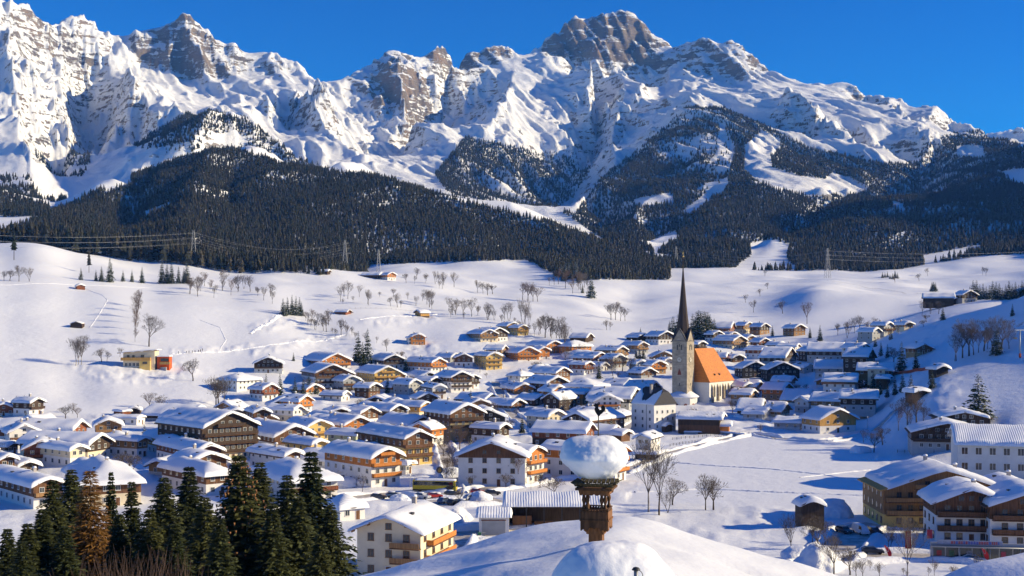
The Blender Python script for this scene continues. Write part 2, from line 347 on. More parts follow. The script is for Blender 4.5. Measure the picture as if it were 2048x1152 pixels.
# relief: gullies and ribs on the mountains, soft waves in the meadows
_gy = np.gradient(TZ, axis=0)/np.gradient(TD, axis=0)
_gx = np.gradient(TZ, axis=1)/np.maximum(np.gradient(TX, axis=1), 1e-3)
_sl = np.hypot(_gx, _gy)
mt = smooth01(TD, 2700, 4200); steep = 0.35+0.65*smooth01(_sl, 0.35, 0.9)
_wx = TX+fbm(TX, TD, 700, 3, 5)*120; _wy = TD+fbm(TX, TD, 700, 3, 9)*120
_rg = ridged(_wx+.28*_wy, _wy*0.34, 430, 6, 21, 0.58)-0.40
_zc = TZ[rowd > 4900].max(0)[None, :]; _att = .22+.78*smooth01(_zc-TZ, 20, 420)
TZ = TZ+mt*steep*(_att*(_rg*230+(ridged(_wx+.34*_wy, _wy*0.24, 150, 4, 28, .62)-.4)*125)+fbm(TX, TD, 90, 4, 40, 0.62)*22+(ridged(TX+.4*TD, TD*.22, 58, 3, 58)-.4)*42)
TZ = TZ+smooth01(TD, 1900, 2300)*(1-mt)*(ridged(TX, TD, 420, 4, 33)-0.4)*60
_mw = smooth01(TD, 620, 900)*(1-smooth01(TD, 1900, 2300))
TZ = TZ+_mw*(fbm(TX, TD, 150, 3, 60)*9.0*smooth01(TD, 850, 1200)+_mw*fbm(TX, TD, 60, 2, 62)*1.0)+smooth01(TD, 560, 700)*(1-smooth01(TD, 1900, 2300))*fbm(TX, TD*0.8, 24, 3, 66)*0.25
# roads of the village (photo pixels on the level floor -> metres) and the lumpy, shovelled snow between the houses
def floor_pt(u, v): d = CZ*F/(v-VH); return ((u-U0)/F*d, d)
ROADS = [([floor_pt(*q) for q in pts], w) for pts, w in (([(2080, 1132), (1900, 1114), (1760, 1114), (1650, 1124), (1580, 1146), (1480, 1190)], 7.0), ([(560, 1030), (680, 1000), (800, 986), (900, 992), (1000, 974), (1100, 958), (1240, 946)], 7.0), ([(1240, 946), (1330, 908), (1420, 885), (1500, 868), (1560, 878)], 3.5),
         ([(690, 1150), (860, 1118), (905, 1070), (1020, 1066), (1130, 1062)], 9.0), ([(1100, 958), (1112, 900), (1085, 865), (1030, 838), (990, 800)], 5.0), ([(900, 992), (905, 945), (890, 900), (875, 862)], 5.0), ([(870, 1008), (1000, 1000)], 12.0), ([(1650, 1124), (1690, 1085), (1715, 1055), (1760, 1050)], 8.0), ([(560, 1030), (500, 960), (470, 915), (520, 880), (640, 862)], 5.0), ([(1560, 878), (1640, 884), (1730, 874), (1800, 862)], 4.0), ([(1250, 860), (1300, 835), (1380, 838), (1480, 838), (1560, 850)], 5.0))]
_vil = smooth01(TD, 225, 260)*(1-smooth01(TD, 780, 900))*smooth01(TU, -400, -60)*(1-smooth01(TU, 1850, 2000))
_fld = inpoly(TU, VH-(TZ-CZ)/TD*F, [(1250, 1000), (1330, 908), (1500, 872), (1740, 880), (1765, 950), (1740, 1015), (1290, 1015)])
_mea = inpoly(TU, VH-(TZ-CZ)/TD*F, [(-100, 838), (200, 830), (420, 800), (480, 790), (700, 800), (700, 760), (620, 700), (900, 640), (900, 500), (-100, 500)])
_rd_near = np.full_like(TZ, 99.0); _m = (TD > 180) & (TD < 900)
for pts, w in ROADS:
    for (x0, y0), (x1, y1) in zip(pts[:-1], pts[1:]):
        dx, dy = x1-x0, y1-y0; t = np.clip(((TX[_m]-x0)*dx+(TD[_m]-y0)*dy)/(dx*dx+dy*dy), 0, 1); _rd_near[_m] = np.minimum(_rd_near[_m], np.hypot(TX[_m]-x0-dx*t, TD[_m]-y0-dy*t)-w/2)
_lump = _vil*np.where(_fld, .06, 1)*np.where(_mea, .12, 1)*smooth01(_rd_near, 1.5, 6)
_emb = np.zeros_like(TZ)
for _pl in ([(120, 725), (240, 735), (360, 722), (420, 742), (330, 768), (200, 764)], [(500, 700), (620, 672), (700, 662), (710, 676), (600, 694), (505, 714)], [(800, 690), (860, 680), (880, 700), (830, 715)], [(930, 660), (1060, 655), (1070, 680), (940, 690)], [(340, 700), (500, 688), (510, 700), (345, 714)], [(495, 655), (560, 625), (600, 640), (520, 672)], [(700, 640), (860, 622), (880, 640), (760, 655)]):
    _emb = np.maximum(_emb, inpoly(TU, VH-(TZ-CZ)/TD*F, _pl)*1.0)
for _ in range(2): _p = np.pad(_emb, 1, mode='edge'); _emb = (_p[:-2, 1:-1]+_p[2:, 1:-1]+_p[1:-1, :-2]+_p[1:-1, 2:]+_emb)/5
TZ = TZ+_emb*(fbm(TX, TD, 7, 3, 140, .65)*1.3+.4)
TZ = TZ+_lump*(np.maximum(0, fbm(TX, TD, 11, 3, 120, .6))*1.5+fbm(TX, TD, 4.5, 2, 130)*.25)
# strata: ledges on the steepest walls
_st = smooth01(TD, 4300, 5000)*smooth01(_sl, 0.8, 1.4)
TZ = TZ+_st*8*np.sin((TZ+fbm(TX, TD, 300, 2, 81)*60)/13.0)

def ground(x, d):
    """height of the land at world x, distance d"""
    u = x/d*F+U0
    r = float(np.interp(d, _rd, _rs)); c = float(np.interp(u, colu, np.arange(NC)))
    r0 = min(int(r), NR-2); c0 = min(int(c), NC-2); fr = r-r0; fc = c-c0
    return float(TZ[r0, c0]*(1-fr)*(1-fc)+TZ[r0+1, c0]*fr*(1-fc)+TZ[r0, c0+1]*(1-fr)*fc+TZ[r0+1, c0+1]*fr*fc)
def ground_np(u, d):
    r = np.interp(d, _rd, _rs); c = np.interp(u, colu, np.arange(NC))
    r0 = np.minimum(r.astype(int), NR-2); c0 = np.minimum(c.astype(int), NC-2); fr = r-r0; fc = c-c0
    return TZ[r0, c0]*(1-fr)*(1-fc)+TZ[r0+1, c0]*fr*(1-fc)+TZ[r0, c0+1]*(1-fr)*fc+TZ[r0+1, c0+1]*fr*fc
def land(u, v, h=0.0, dmin=150.0, dmax=7000.0):
    """distance at which something h metres above the land shows at photo pixel (u, v)"""
    d = np.exp(np.linspace(math.log(dmin), math.log(dmax), 1500))
    pv = VH-(ground_np(np.full_like(d, u), d)+h-CZ)/d*F
    k = np.nonzero(pv <= v)[0]
    if len(k) == 0: return float(d[np.argmin(pv)])
    k = k[0]
    if k == 0: return float(d[0])
    t = (pv[k-1]-v)/max(pv[k-1]-pv[k], 1e-6); return float(d[k-1]+(d[k]-d[k-1])*t)
def at(u, v, h=0.0, dmin=150.0, dmax=7000.0):
    d = land(u, v, h, dmin, dmax); x = (u-U0)/F*d; return Vector((x, d, ground(x, d)))
def at_d(u, d): x = (u-U0)/F*d; return Vector((x, d, ground(x, d)))

TV = VH-(TZ-CZ)/TD*F
# bare rock walls of the mountains (where the stone really is)
ROCK = [([(1076, 100), (1128, 44), (1185, 28), (1240, 8), (1300, 46), (1345, 100), (1345, 135), (1290, 138), (1230, 128), (1150, 110), (1090, 112)], 1.0),
        ([(250, 75), (310, 52), (372, 20), (440, 80), (520, 100), (580, 125), (590, 150), (520, 160), (400, 160), (300, 135), (262, 105)], 0.75),
        ([(685, 158), (785, 94), (820, 105), (840, 150), (840, 190), (780, 235), (720, 200), (690, 180)], 0.9),
        ([(842, 112), (905, 86), (960, 92), (1025, 84), (1030, 118), (960, 138), (880, 135)], 0.85),
        ([(1345, 95), (1410, 70), (1470, 72), (1545, 135), (1540, 160), (1440, 170), (1350, 125)], 0.75),
        ([(1640, 165), (1695, 155), (1780, 185), (1840, 215), (1780, 250), (1700, 215)], 0.4),
        ([(0, 40), (60, 20), (120, 50), (190, 110), (185, 150), (110, 120), (0, 80)], 0.35),
        ([(790, 200), (830, 150), (870, 180), (860, 260), (800, 270)], 0.5),
        ([(560, 200), (620, 190), (700, 260), (730, 310), (620, 290)], 0.2)]
rock = np.zeros_like(TZ)
for poly, w in ROCK: rock = np.maximum(rock, np.where(inpoly(TU, TV, poly) & (TD > 3800), w, 0))
for it in range(3):
    p = np.pad(rock, 1, mode='edge'); rock = (p[:-2, 1:-1]+p[2:, 1:-1]+p[1:-1, :-2]+p[1:-1, 2:]+rock)/5
me = bpy.data.meshes.new('terrain')
co = np.stack([TX, TD, TZ], -1).reshape(-1, 3).astype(np.float32)
me.vertices.add(len(co)); me.vertices.foreach_set('co', co.ravel())
idx = np.arange(NR*NC).reshape(NR, NC)
q = np.stack([idx[:-1, :-1], idx[:-1, 1:], idx[1:, 1:], idx[1:, :-1]], -1).reshape(-1, 4)
me.loops.add(q.size); me.loops.foreach_set('vertex_index', q.ravel().astype(np.int32))
me.polygons.add(len(q)); me.polygons.foreach_set('loop_start', (np.arange(len(q))*4).astype(np.int32))
me.polygons.foreach_set('use_smooth', np.ones(len(q), bool))
at_ = me.attributes.new('rock', 'FLOAT', 'POINT'); at_.data.foreach_set('value', rock.ravel().astype(np.float32))
me.update(); me.validate()

def snow_nodes(N, L, b, scale=1.0, bump=0.4, dist=0.12, coord='Object'):
    tc = N.new('ShaderNodeTexCoord')
    n1 = N.new('ShaderNodeTexNoise'); n1.inputs['Scale'].default_value = 0.35*scale; n1.inputs['Detail'].default_value = 6; n1.inputs['Roughness'].default_value = 0.6
    L.new(tc.outputs[coord], n1.inputs['Vector'])
    bp = N.new('ShaderNodeBump'); bp.inputs['Strength'].default_value = bump; bp.inputs['Distance'].default_value = dist
    L.new(n1.outputs['Fac'], bp.inputs['Height']); L.new(bp.outputs[0], b.inputs['Normal'])
    b.inputs['Base Color'].default_value = (0.84, 0.85, 0.87, 1); b.inputs['Roughness'].default_value = 0.55; b.inputs['Specular IOR Level'].default_value = 0.25
    return tc, n1, bp
def snow_mat(name, **kw):
    if name in MATS: return MATS[name]
    m, nt, N, L, b = nodemat(name); snow_nodes(N, L, b, **kw); MATS[name] = m; return m
SNOW = snow_mat('snow', scale=2.2, bump=0.5, dist=0.15)
def terrain_mat():
    m, nt, N, L, b = nodemat('snowy_land')
    tc, n1, bp = snow_nodes(N, L, b, 0.5, 0.6, 0.7); n1.inputs['Detail'].default_value = 9; n1.inputs['Roughness'].default_value = 0.68
    geo = N.new('ShaderNodeNewGeometry'); sep = N.new('ShaderNodeSeparateXYZ'); L.new(geo.outputs['Normal'], sep.inputs[0])
    pos = N.new('ShaderNodeSeparateXYZ'); L.new(geo.outputs['Position'], pos.inputs[0])
    def math_(op, a, b_=None, c=None):
        n = N.new('ShaderNodeMath'); n.operation = op
        for i, x in enumerate((a, b_, c)):
            if x is None: continue
            if isinstance(x, (int, float)): n.inputs[i].default_value = x
            else: L.new(x, n.inputs[i])
        return n.outputs[0]
    # rock shows where it is steep; snow lies on ledges
    mp = N.new('ShaderNodeMapping'); mp.inputs['Scale'].default_value = (0.004, 0.004, 0.028); L.new(tc.outputs['Object'], mp.inputs['Vector'])
    mp.inputs['Rotation'].default_value = (R(8), R(14), 0)
    nl = N.new('ShaderNodeTexNoise'); nl.inputs['Scale'].default_value = 2.2; nl.inputs['Detail'].default_value = 8; nl.inputs['Roughness'].default_value = 0.7; L.new(mp.outputs[0], nl.inputs['Vector'])
    nf = N.new('ShaderNodeTexNoise'); nf.inputs['Scale'].default_value = 0.036; nf.inputs['Detail'].default_value = 10; nf.inputs['Roughness'].default_value = 0.78; L.new(tc.outputs['Object'], nf.inputs['Vector'])
    at2 = N.new('ShaderNodeAttribute'); at2.attribute_name = 'rock'
    steep_ = math_('SUBTRACT', 1.0, sep.outputs['Z'])
    s = math_('ADD', math_('MINIMUM', math_('MULTIPLY', steep_, 1.9), 0.82), math_('MULTIPLY', at2.outputs['Fac'], 0.42))
    s = math_('ADD', s, math_('MULTIPLY', math_('SUBTRACT', nl.outputs['Fac'], 0.5), 2.0))
    s = math_('ADD', s, math_('MULTIPLY', math_('SUBTRACT', nf.outputs['Fac'], 0.5), 2.0))
    far = N.new('ShaderNodeMapRange'); far.inputs['From Min'].default_value = 2400; far.inputs['From Max'].default_value = 3400; L.new(pos.outputs['Y'], far.inputs['Value'])
    mr = N.new('ShaderNodeMapRange'); mr.interpolation_type = 'SMOOTHSTEP'; mr.inputs['From Min'].default_value = 0.89; mr.inputs['From Max'].default_value = 1.02; L.new(s, mr.inputs['Value'])
    mask = math_('MULTIPLY', mr.outputs[0], far.outputs[0])
    nc = N.new('ShaderNodeTexNoise'); nc.inputs['Scale'].default_value = 0.006; nc.inputs['Detail'].default_value = 6; L.new(tc.outputs['Object'], nc.inputs['Vector'])
    rp = N.new('ShaderNodeValToRGB'); e = rp.color_ramp.elements
    e[0].position = 0.32; e[0].color = (0.13, 0.115, 0.11, 1); e[1].position = 0.75; e[1].color = (0.42, 0.24, 0.13, 1)
    k = rp.color_ramp.elements.new(0.48); k.color = (0.26, 0.215, 0.18, 1); k = rp.color_ramp.elements.new(0.60); k.color = (0.36, 0.27, 0.195, 1)
    L.new(nc.outputs['Fac'], rp.inputs['Fac'])
    mx = N.new('ShaderNodeMix'); mx.data_type = 'RGBA'; L.new(mask, mx.inputs['Factor'])
    mx.inputs['A'].default_value = (0.84, 0.85, 0.87, 1); L.new(rp.outputs[0], mx.inputs['B']); L.new(mx.outputs['Result'], b.inputs['Base Color'])
    rr = math_('ADD', 0.55, math_('MULTIPLY', mask, 0.35)); L.new(rr, b.inputs['Roughness'])
    b2 = N.new('ShaderNodeBump'); b2.inputs['Strength'].default_value = 0.9; b2.inputs['Distance'].default_value = 22.0
    L.new(math_('MULTIPLY', math_('ADD', math_('MULTIPLY', nf.outputs['Fac'], 1.0), math_('MULTIPLY', nl.outputs['Fac'], 0.9)), math_('MULTIPLY', far.outputs[0], math_('ADD', 0.35, mask))), b2.inputs['Height'])
    L.new(bp.outputs[0], b2.inputs['Normal']); L.new(b2.outputs[0], b.inputs['Normal'])
    return m
me.materials.append(terrain_mat())
tag(link('terrain', me), kind='structure')
# ================================================================= TREES
def foliage_mat(name, c, c2, snow=0.0, snow_scale=1.2, instance_var=0.5):
    m, nt, N, L, b = nodemat(name)
    b.inputs['Roughness'].default_value = 0.75; b.inputs['Specular IOR Level'].default_value = 0.15
    tc = N.new('ShaderNodeTexCoord'); nz = N.new('ShaderNodeTexNoise'); nz.inputs['Scale'].default_value = 0.9; nz.inputs['Detail'].default_value = 3
    L.new(tc.outputs['Object'], nz.inputs['Vector'])
    oi = N.new('ShaderNodeObjectInfo')
    ad = N.new('ShaderNodeMath'); ad.operation = 'MULTIPLY_ADD'; L.new(oi.outputs['Random'], ad.inputs[0]); ad.inputs[1].default_value = instance_var; 
    sb = N.new('ShaderNodeMath'); sb.operation = 'SUBTRACT'; L.new(nz.outputs['Fac'], sb.inputs[0]); sb.inputs[1].default_value = instance_var*0.5
    L.new(sb.outputs[0], ad.inputs[2])
    mx = N.new('ShaderNodeMix'); mx.data_type = 'RGBA'; mx.inputs['A'].default_value = (*c, 1); mx.inputs['B'].default_value = (*c2, 1); L.new(ad.outputs[0], mx.inputs['Factor'])
    out = mx.outputs['Result']
    if snow:
        geo = N.new('ShaderNodeNewGeometry'); sp = N.new('ShaderNodeSeparateXYZ'); L.new(geo.outputs['Normal'], sp.inputs[0])
        ab = N.new('ShaderNodeMath'); ab.operation = 'ABSOLUTE'; L.new(sp.outputs['Z'], ab.inputs[0])
        n2 = N.new('ShaderNodeTexNoise'); n2.inputs['Scale'].default_value = snow_scale; n2.inputs['Detail'].default_value = 2; L.new(tc.outputs['Object'], n2.inputs['Vector'])
        s1 = N.new('ShaderNodeMath'); s1.operation = 'MULTIPLY'; L.new(ab.outputs[0], s1.inputs[0]); L.new(n2.outputs['Fac'], s1.inputs[1])
        s2 = N.new('ShaderNodeMath'); s2.operation = 'MULTIPLY_ADD'; L.new(oi.outputs['Random'], s2.inputs[0]); s2.inputs[1].default_value = 0.12; L.new(s1.outputs[0], s2.inputs[2])
        mr = N.new('ShaderNodeMapRange'); mr.inputs['From Min'].default_value = 0.56-snow*0.3; mr.inputs['From Max'].default_value = 0.62-snow*0.3; L.new(s2.outputs[0], mr.inputs['Value'])
        m2 = N.new('ShaderNodeMix'); m2.data_type = 'RGBA'; L.new(mr.outputs[0], m2.inputs['Factor']); L.new(out, m2.inputs['A']); m2.inputs['B'].default_value = (0.8, 0.82, 0.85, 1); out = m2.outputs['Result']
    L.new(out, b.inputs['Base Color']); return m
BARK = pmat('bark', (0.085, 0.062, 0.048), 0.9, 0.25, 6)
TWIG = pmat('bare_twigs', (0.14, 0.112, 0.094), 0.9, 0.25, 2)
TWIG2 = pmat('reddish_twigs', (0.135, 0.085, 0.062), 0.9, 0.2, 2)
BIRCHBARK = pmat('birch_bark', (0.55, 0.52, 0.48), 0.8, 0.35, 2.5, (1, 1, 0.4), c2=(0.12, 0.1, 0.09))
FIR = foliage_mat('spruce_needles', (0.018, 0.034, 0.016), (0.045, 0.060, 0.022), 0.10, 1.6)
FIRN = foliage_mat('spruce_needles_near', (0.014, 0.024, 0.008), (0.070, 0.072, 0.022), 0.0)
FIRF = foliage_mat('forest_needles', (0.010, 0.016, 0.011), (0.040, 0.034, 0.020), 0.10, 0.35, 0.9)
FIRS = foliage_mat('frosted_needles', (0.018, 0.024, 0.015), (0.066, 0.054, 0.032), 0.42, 0.5, 0.9)
LARCH = foliage_mat('larch_twigs', (0.13, 0.065, 0.018), (0.30, 0.155, 0.045), 0.0)

def far_spruce(seed, mat):
    rnd = random.Random(seed); mb = MB(); H = 1.0; n = 7; T = 6
    mb.tube((0, 0, 0), (0, 0, 0.3), 0.014, 0.012, 4, 1)
    for k in range(T):
        z0 = 0.10+0.80*(k/T)**0.95; z1 = min(1.0, z0+0.30-0.10*k/T); r = 0.225*(1-k/T)**0.85+0.02
        ring = []
        for i in range(n):
            t = 2*math.pi*(i+rnd.uniform(-.25, .25))/n+k*0.7; rr = r*rnd.uniform(0.62, 1.18)
            ring.append((rr*math.cos(t), rr*math.sin(t), z0+rnd.uniform(-.035, .03)))
        top = (rnd.uniform(-.006, .006), rnd.uniform(-.006, .006), z1)
        vs_ = ring+[top, (0, 0, z0+0.05)]
        mb.add(vs_, [(i, (i+1) % n, n) for i in range(n)]+[((i+1) % n, i, n+1) for i in range(n)], 0)
    return mb.mesh('far_spruce', [mat, BARK])
def pine_like(seed, mat):
    """tall forest-edge spruce with a bare lower trunk"""
    rnd = random.Random(seed); mb = MB(); n = 6
    mb.tube((0, 0, 0), (0, 0, 0.9), 0.013, 0.004, 4, 1)
    for k in range(9):
        z0 = 0.34+0.58*(k/9); r = (0.11*(1-(k/9)**1.6)+0.02)*rnd.uniform(.8, 1.2)
        ring = [(r*rnd.uniform(.5, 1.2)*math.cos(6.283*i/n+k), r*rnd.uniform(.5, 1.2)*math.sin(6.283*i/n+k), z0+rnd.uniform(-.03, .02)) for i in range(n)]
        mb.add(ring+[(0, 0, min(1, z0+0.13)), (0, 0, z0+0.03)], [(i, (i+1) % n, n) for i in range(n)]+[((i+1) % n, i, n+1) for i in range(n)], 0)
    return mb.mesh('forest_pine', [mat, BARK])
def spruce_mesh(seed, H, Rb, whorls, per, sprays, size, mat, z_start=0.06, droop=0.35, larch=False):
    """crown of branches with sprays of needles (metres)"""
    rnd = random.Random(seed); V = []; Fc = []
    up = Vector((0, 0, 1))
    for w in range(whorls):
        t = (w+rnd.random()*0.6)/whorls; z = H*(z_start+(0.985-z_start)*t)
        L0 = Rb*((1-t)**0.95)*(0.93+0.14*math.sin(w*1.7+seed))+0.12
        nb = max(3, int(per*(0.55+0.6*(1-t))))
        for b in range(nb):
            a = 2*math.pi*(b+rnd.uniform(-.3, .3))/nb+w*2.4; L_ = L0*rnd.uniform(0.62, 1.12)
            out = Vector((math.cos(a), math.sin(a), 0)); side = Vector((-math.sin(a), math.cos(a), 0))
            lift = 0.25*t
            ns = max(2, int(sprays*(0.35+0.65*(1-t))))
            for k in range(ns):
                f = (k+rnd.uniform(0.1, 0.9))/ns
                p = out*(L_*f)+up*(z+L_*(lift*f-droop*f*f*(1-0.5*t)))
                sz = size*(0.55+0.6*rnd.random())*(0.36+0.72*(1-t))*(1.1-0.45*f)
                for sd_ in ((-1, 1) if not larch else (-1, 1, 0)):
                    dr = (out*rnd.uniform(0.4, 0.9)+side*(sd_*rnd.uniform(0.45, 1.0))+up*rnd.uniform(-0.75, 0.05)).normalized()
                    wv = dr.cross(up if rnd.random() < .6 else out).normalized()*(sz*(0.24 if not larch else 0.07))
                    wv += up*rnd.uniform(-.06, .06)*sz
                    e = p+dr*sz; m_ = p+dr*(sz*0.45)
                    i = len(V); V += [p, m_+wv, e, m_-wv]; Fc += [(i, i+1, i+2), (i, i+2, i+3)]
    me_ = bpy.data.meshes.new('crown'); me_.from_pydata([tuple(v) for v in V], [], Fc); me_.materials.append(mat); me_.update(); return me_
def trunk_mesh(H, r, mat=None, n=7):
    mb = MB(); rnd = random.Random(H)
    pts = [(rnd.uniform(-.03, .03)*k, rnd.uniform(-.03, .03)*k, H*k/6) for k in range(7)]
    for k in range(6): mb.tube(pts[k], pts[k+1], r*(1-k/6.3), r*(1-(k+1)/6.3), n, caps=(k in (0, 5)))
    return mb.mesh('trunk', mat or BARK)
def bare_tree_meshes(seed, H, spread=0.45, depth=5, kids=3, trunkfrac=0.28, r0=None, stems=1, twig_len=1.0):
    """returns (trunk mesh, crown mesh) of a leafless broadleaf tree"""
    rnd = random.Random(seed); tr = MB(); cr = MB(); r0 = r0 or H*0.019
    def grow(p, d, L_, r, lev):
        nseg = 2 if lev < 3 else 1
        for s_ in range(nseg):
            q = p+d*(L_/nseg); d = (d+Vector((rnd.uniform(-.16, .16), rnd.uniform(-.16, .16), rnd.uniform(-.02, .16)))).normalized()
            (tr if lev == 0 else cr).tube(p, q, r, r*0.82, 5 if lev == 0 else (4 if lev == 1 else 3), caps=False); p = q; r *= 0.82
            if lev > 0 and lev < depth and s_ == 0 and nseg == 2:
                nd = (d+Vector((rnd.gauss(0, 1), rnd.gauss(0, 1), rnd.uniform(0, .6))).normalized()*spread*1.3).normalized(); grow(p, nd, L_*0.55, r*0.6, lev+1)
        if lev < depth:
            k = kids+(1 if lev == 0 else 0); a0 = rnd.random()*6.28
            for i in range(k):
                a = a0+6.283*i/k+rnd.uniform(-.4, .4)
                o = d.orthogonal().normalized(); o = Matrix.Rotation(a, 3, d) @ o
                nd = (d*(1.0 if i else 1.5)+o*spread*rnd.uniform(.7, 1.4)*(1.0 if i else 0.35)+Vector((0, 0, 0.16))).normalized()
                grow(p, nd, L_*rnd.uniform(.62, .86)*(twig_len if lev > 2 else 1), max(r*rnd.uniform(.60, .76), .0019*H), lev+1)
    for s_ in range(stems):
        d0 = Vector((rnd.uniform(-.12, .12)*(stems > 1)*2, rnd.uniform(-.12, .12)*(stems > 1)*2, 1)).normalized()
        grow(Vector((rnd.uniform(-.03, .03)*H*(stems > 1), rnd.uniform(-.03, .03)*H*(stems > 1), -0.2)), d0, H*trunkfrac, r0*(1 if stems == 1 else .7), 0)
    zm = max(v[2] for v in cr.v); k = H/zm
    for m_ in (tr, cr): m_.v = [(x*k, y*k, z*k) for x, y, z in m_.v]
    return tr, cr
def shrub_mesh(seed, n, H, W, mat=None):
    rnd = random.Random(seed); mb = MB()
    for i in range(n):
        a = rnd.random()*6.28; rr = W*math.sqrt(rnd.random())*0.5; p = Vector((rr*math.cos(a), rr*math.sin(a), 0)); d = Vector((rnd.uniform(-.35, .35), rnd.uniform(-.35, .35), 1)).normalized()
        L_ = H*rnd.uniform(.5, 1.0); r = 0.02*H/2
        for k in range(3):
            q = p+d*(L_/3); mb.tube(p, q, r, r*.7, 3, caps=False)
            for j in range(2):
                e = q+(d+Vector((rnd.uniform(-.8, .8), rnd.uniform(-.8, .8), .2))).normalized()*L_*0.28; mb.tube(q, e, r*.55, r*.3, 3, caps=False)
            p = q; r *= .7; d = (d+Vector((rnd.uniform(-.25, .25), rnd.uniform(-.25, .25), 0))).normalized()
    return mb.mesh('branches', mat or TWIG)

# prototypes -------------------------------------------------------------
SP_FAR = [far_spruce(k, FIRF) for k in (1, 2, 3)]; SP_FROST = [far_spruce(k, FIRS) for k in (11, 12)]; SP_EDGE = [pine_like(k, FIRF) for k in (21, 22)]
SP_MID = [(spruce_mesh(40+k, 10.0, 2.3, 26, 8, 6, 0.95, FIR), trunk_mesh(9.8, 0.16)) for k in range(3)]
def mk_bare(seed, **kw):
    t, c = bare_tree_meshes(seed, 10.0, **kw); return t, c
_bt = [mk_bare(1, spread=.62, trunkfrac=.24), mk_bare(2, spread=.55, trunkfrac=.27), mk_bare(3, spread=.75, trunkfrac=.2), mk_bare(4, spread=.62, stems=2, depth=4, trunkfrac=.24), mk_bare(5, spread=.66, kids=3, trunkfrac=.18, stems=1)]
BARE = [(t.mesh('trunk', BARK), c.mesh('crown', TWIG)) for t, c in _bt]
_bb = [mk_bare(11, spread=.6, trunkfrac=.32, depth=5), mk_bare(12, spread=.5, stems=2, trunkfrac=.3, depth=4)]
BIRCH = [(t.mesh('trunk', BIRCHBARK), c.mesh('crown', TWIG)) for t, c in _bb]
RUST = [(t.mesh('trunk', BARK), c.mesh('crown', TWIG2)) for t, c in _bt[:2]]
SHRUB = [shrub_mesh(50+k, 26, 2.0, 2.2) for k in range(3)]
def put_tree(name, pair, p, H, label, cat, group=None, rnd=random, base=10.0, wide=1.0):
    o = empty(name, p, rnd.random()*6.28, label, cat, group)
    s = H/base; cm, tm = pair
    t = link('trunk', tm, o, scale=(s*wide, s*wide, s)); c = link('crown', cm, o, scale=(s*wide, s*wide, s)); return o
rt = random.Random(99)
def spruce_at(u, v, hpx, label, group=None, dmin=150, wide=1.0, proto=None):
    p = at(u, v, 0, dmin); p.z -= 0.15; H = max(2.0, hpx*p.y/F)
    pr = SP_MID[rt.randrange(3)]
    return put_tree('spruce_tree', pr, p, H, label, 'tree', group, rt, wide=wide*rt.uniform(.92, 1.1))
def bare_at(u, v, hpx, label, group=None, dmin=150, kind=None, wide=1.0, name=None):
    name = name or next((b_ for a_, b_ in (('alder', 'alder_tree'), ('birch', 'birch_tree'), ('sapling', 'sapling'), ('bush ', 'bare_bush'), ('garden tree', 'garden_tree'), ('pollard', 'pollarded_tree')) if a_ in label), 'bare_tree')
    p = at(u, v, 0, dmin); p.z -= 0.15; H = max(1.5, hpx*p.y/F); lib = kind or BARE
    tm, cm = lib[rt.randrange(len(lib))]
    return put_tree(name, (cm, tm), p, H, label, 'tree', group, rt, wide=wide*rt.uniform(.85, 1.15))
# ================================================================= FORESTS (far woods that read as one mass)
_hz = np.maximum.accumulate((TZ-CZ)/TD, axis=0)      # the highest sight line met so far, to leave out trees nobody could see
def forest_points(zones, clear, cell, dlo, dhi, seed, ulo=-90, uhi=2140):
    rg = np.random.RandomState(seed)
    xs = np.arange((ulo-U0)/F*dhi, (uhi-U0)/F*dhi, cell); ys = np.arange(dlo, dhi, cell)
    X, Y = np.meshgrid(xs, ys); X = (X+rg.uniform(-.48, .48, X.shape)*cell).ravel(); Y = (Y+rg.uniform(-.48, .48, Y.shape)*cell).ravel()
    U = X/Y*F+U0; k = (U > ulo) & (U < uhi); X, Y, U = X[k], Y[k], U[k]
    Z = ground_np(U, Y); V = VH-(Z-CZ)/Y*F
    dens = np.zeros(len(X))
    for poly, d0, d1, w in zones:
        ins = inpoly(U, V, poly) & (Y > d0) & (Y < d1); dens = np.where(ins, np.maximum(dens, w), dens)
    nz = fbm(X, Y, 260, 3, seed+3)
    for poly in clear: dens = np.where(inpoly(U, V, poly), 0, dens)
    r = np.interp(Y, _rd, _rs).astype(int); c = np.clip(np.interp(U, colu, np.arange(NC)).astype(int), 0, NC-1)
    vis = (Z+28-CZ)/Y > _hz[np.maximum(r-6, 0), c]-0.004
    p = np.where(dens >= 1, 1.0, np.clip(dens+nz*1.1*(1-dens)*2, 0, 1))
    keep = vis & (rg.uniform(0, 1, len(X)) < p) & (dens > 0)
    return X[keep], Y[keep], Z[keep], U[keep], V[keep]
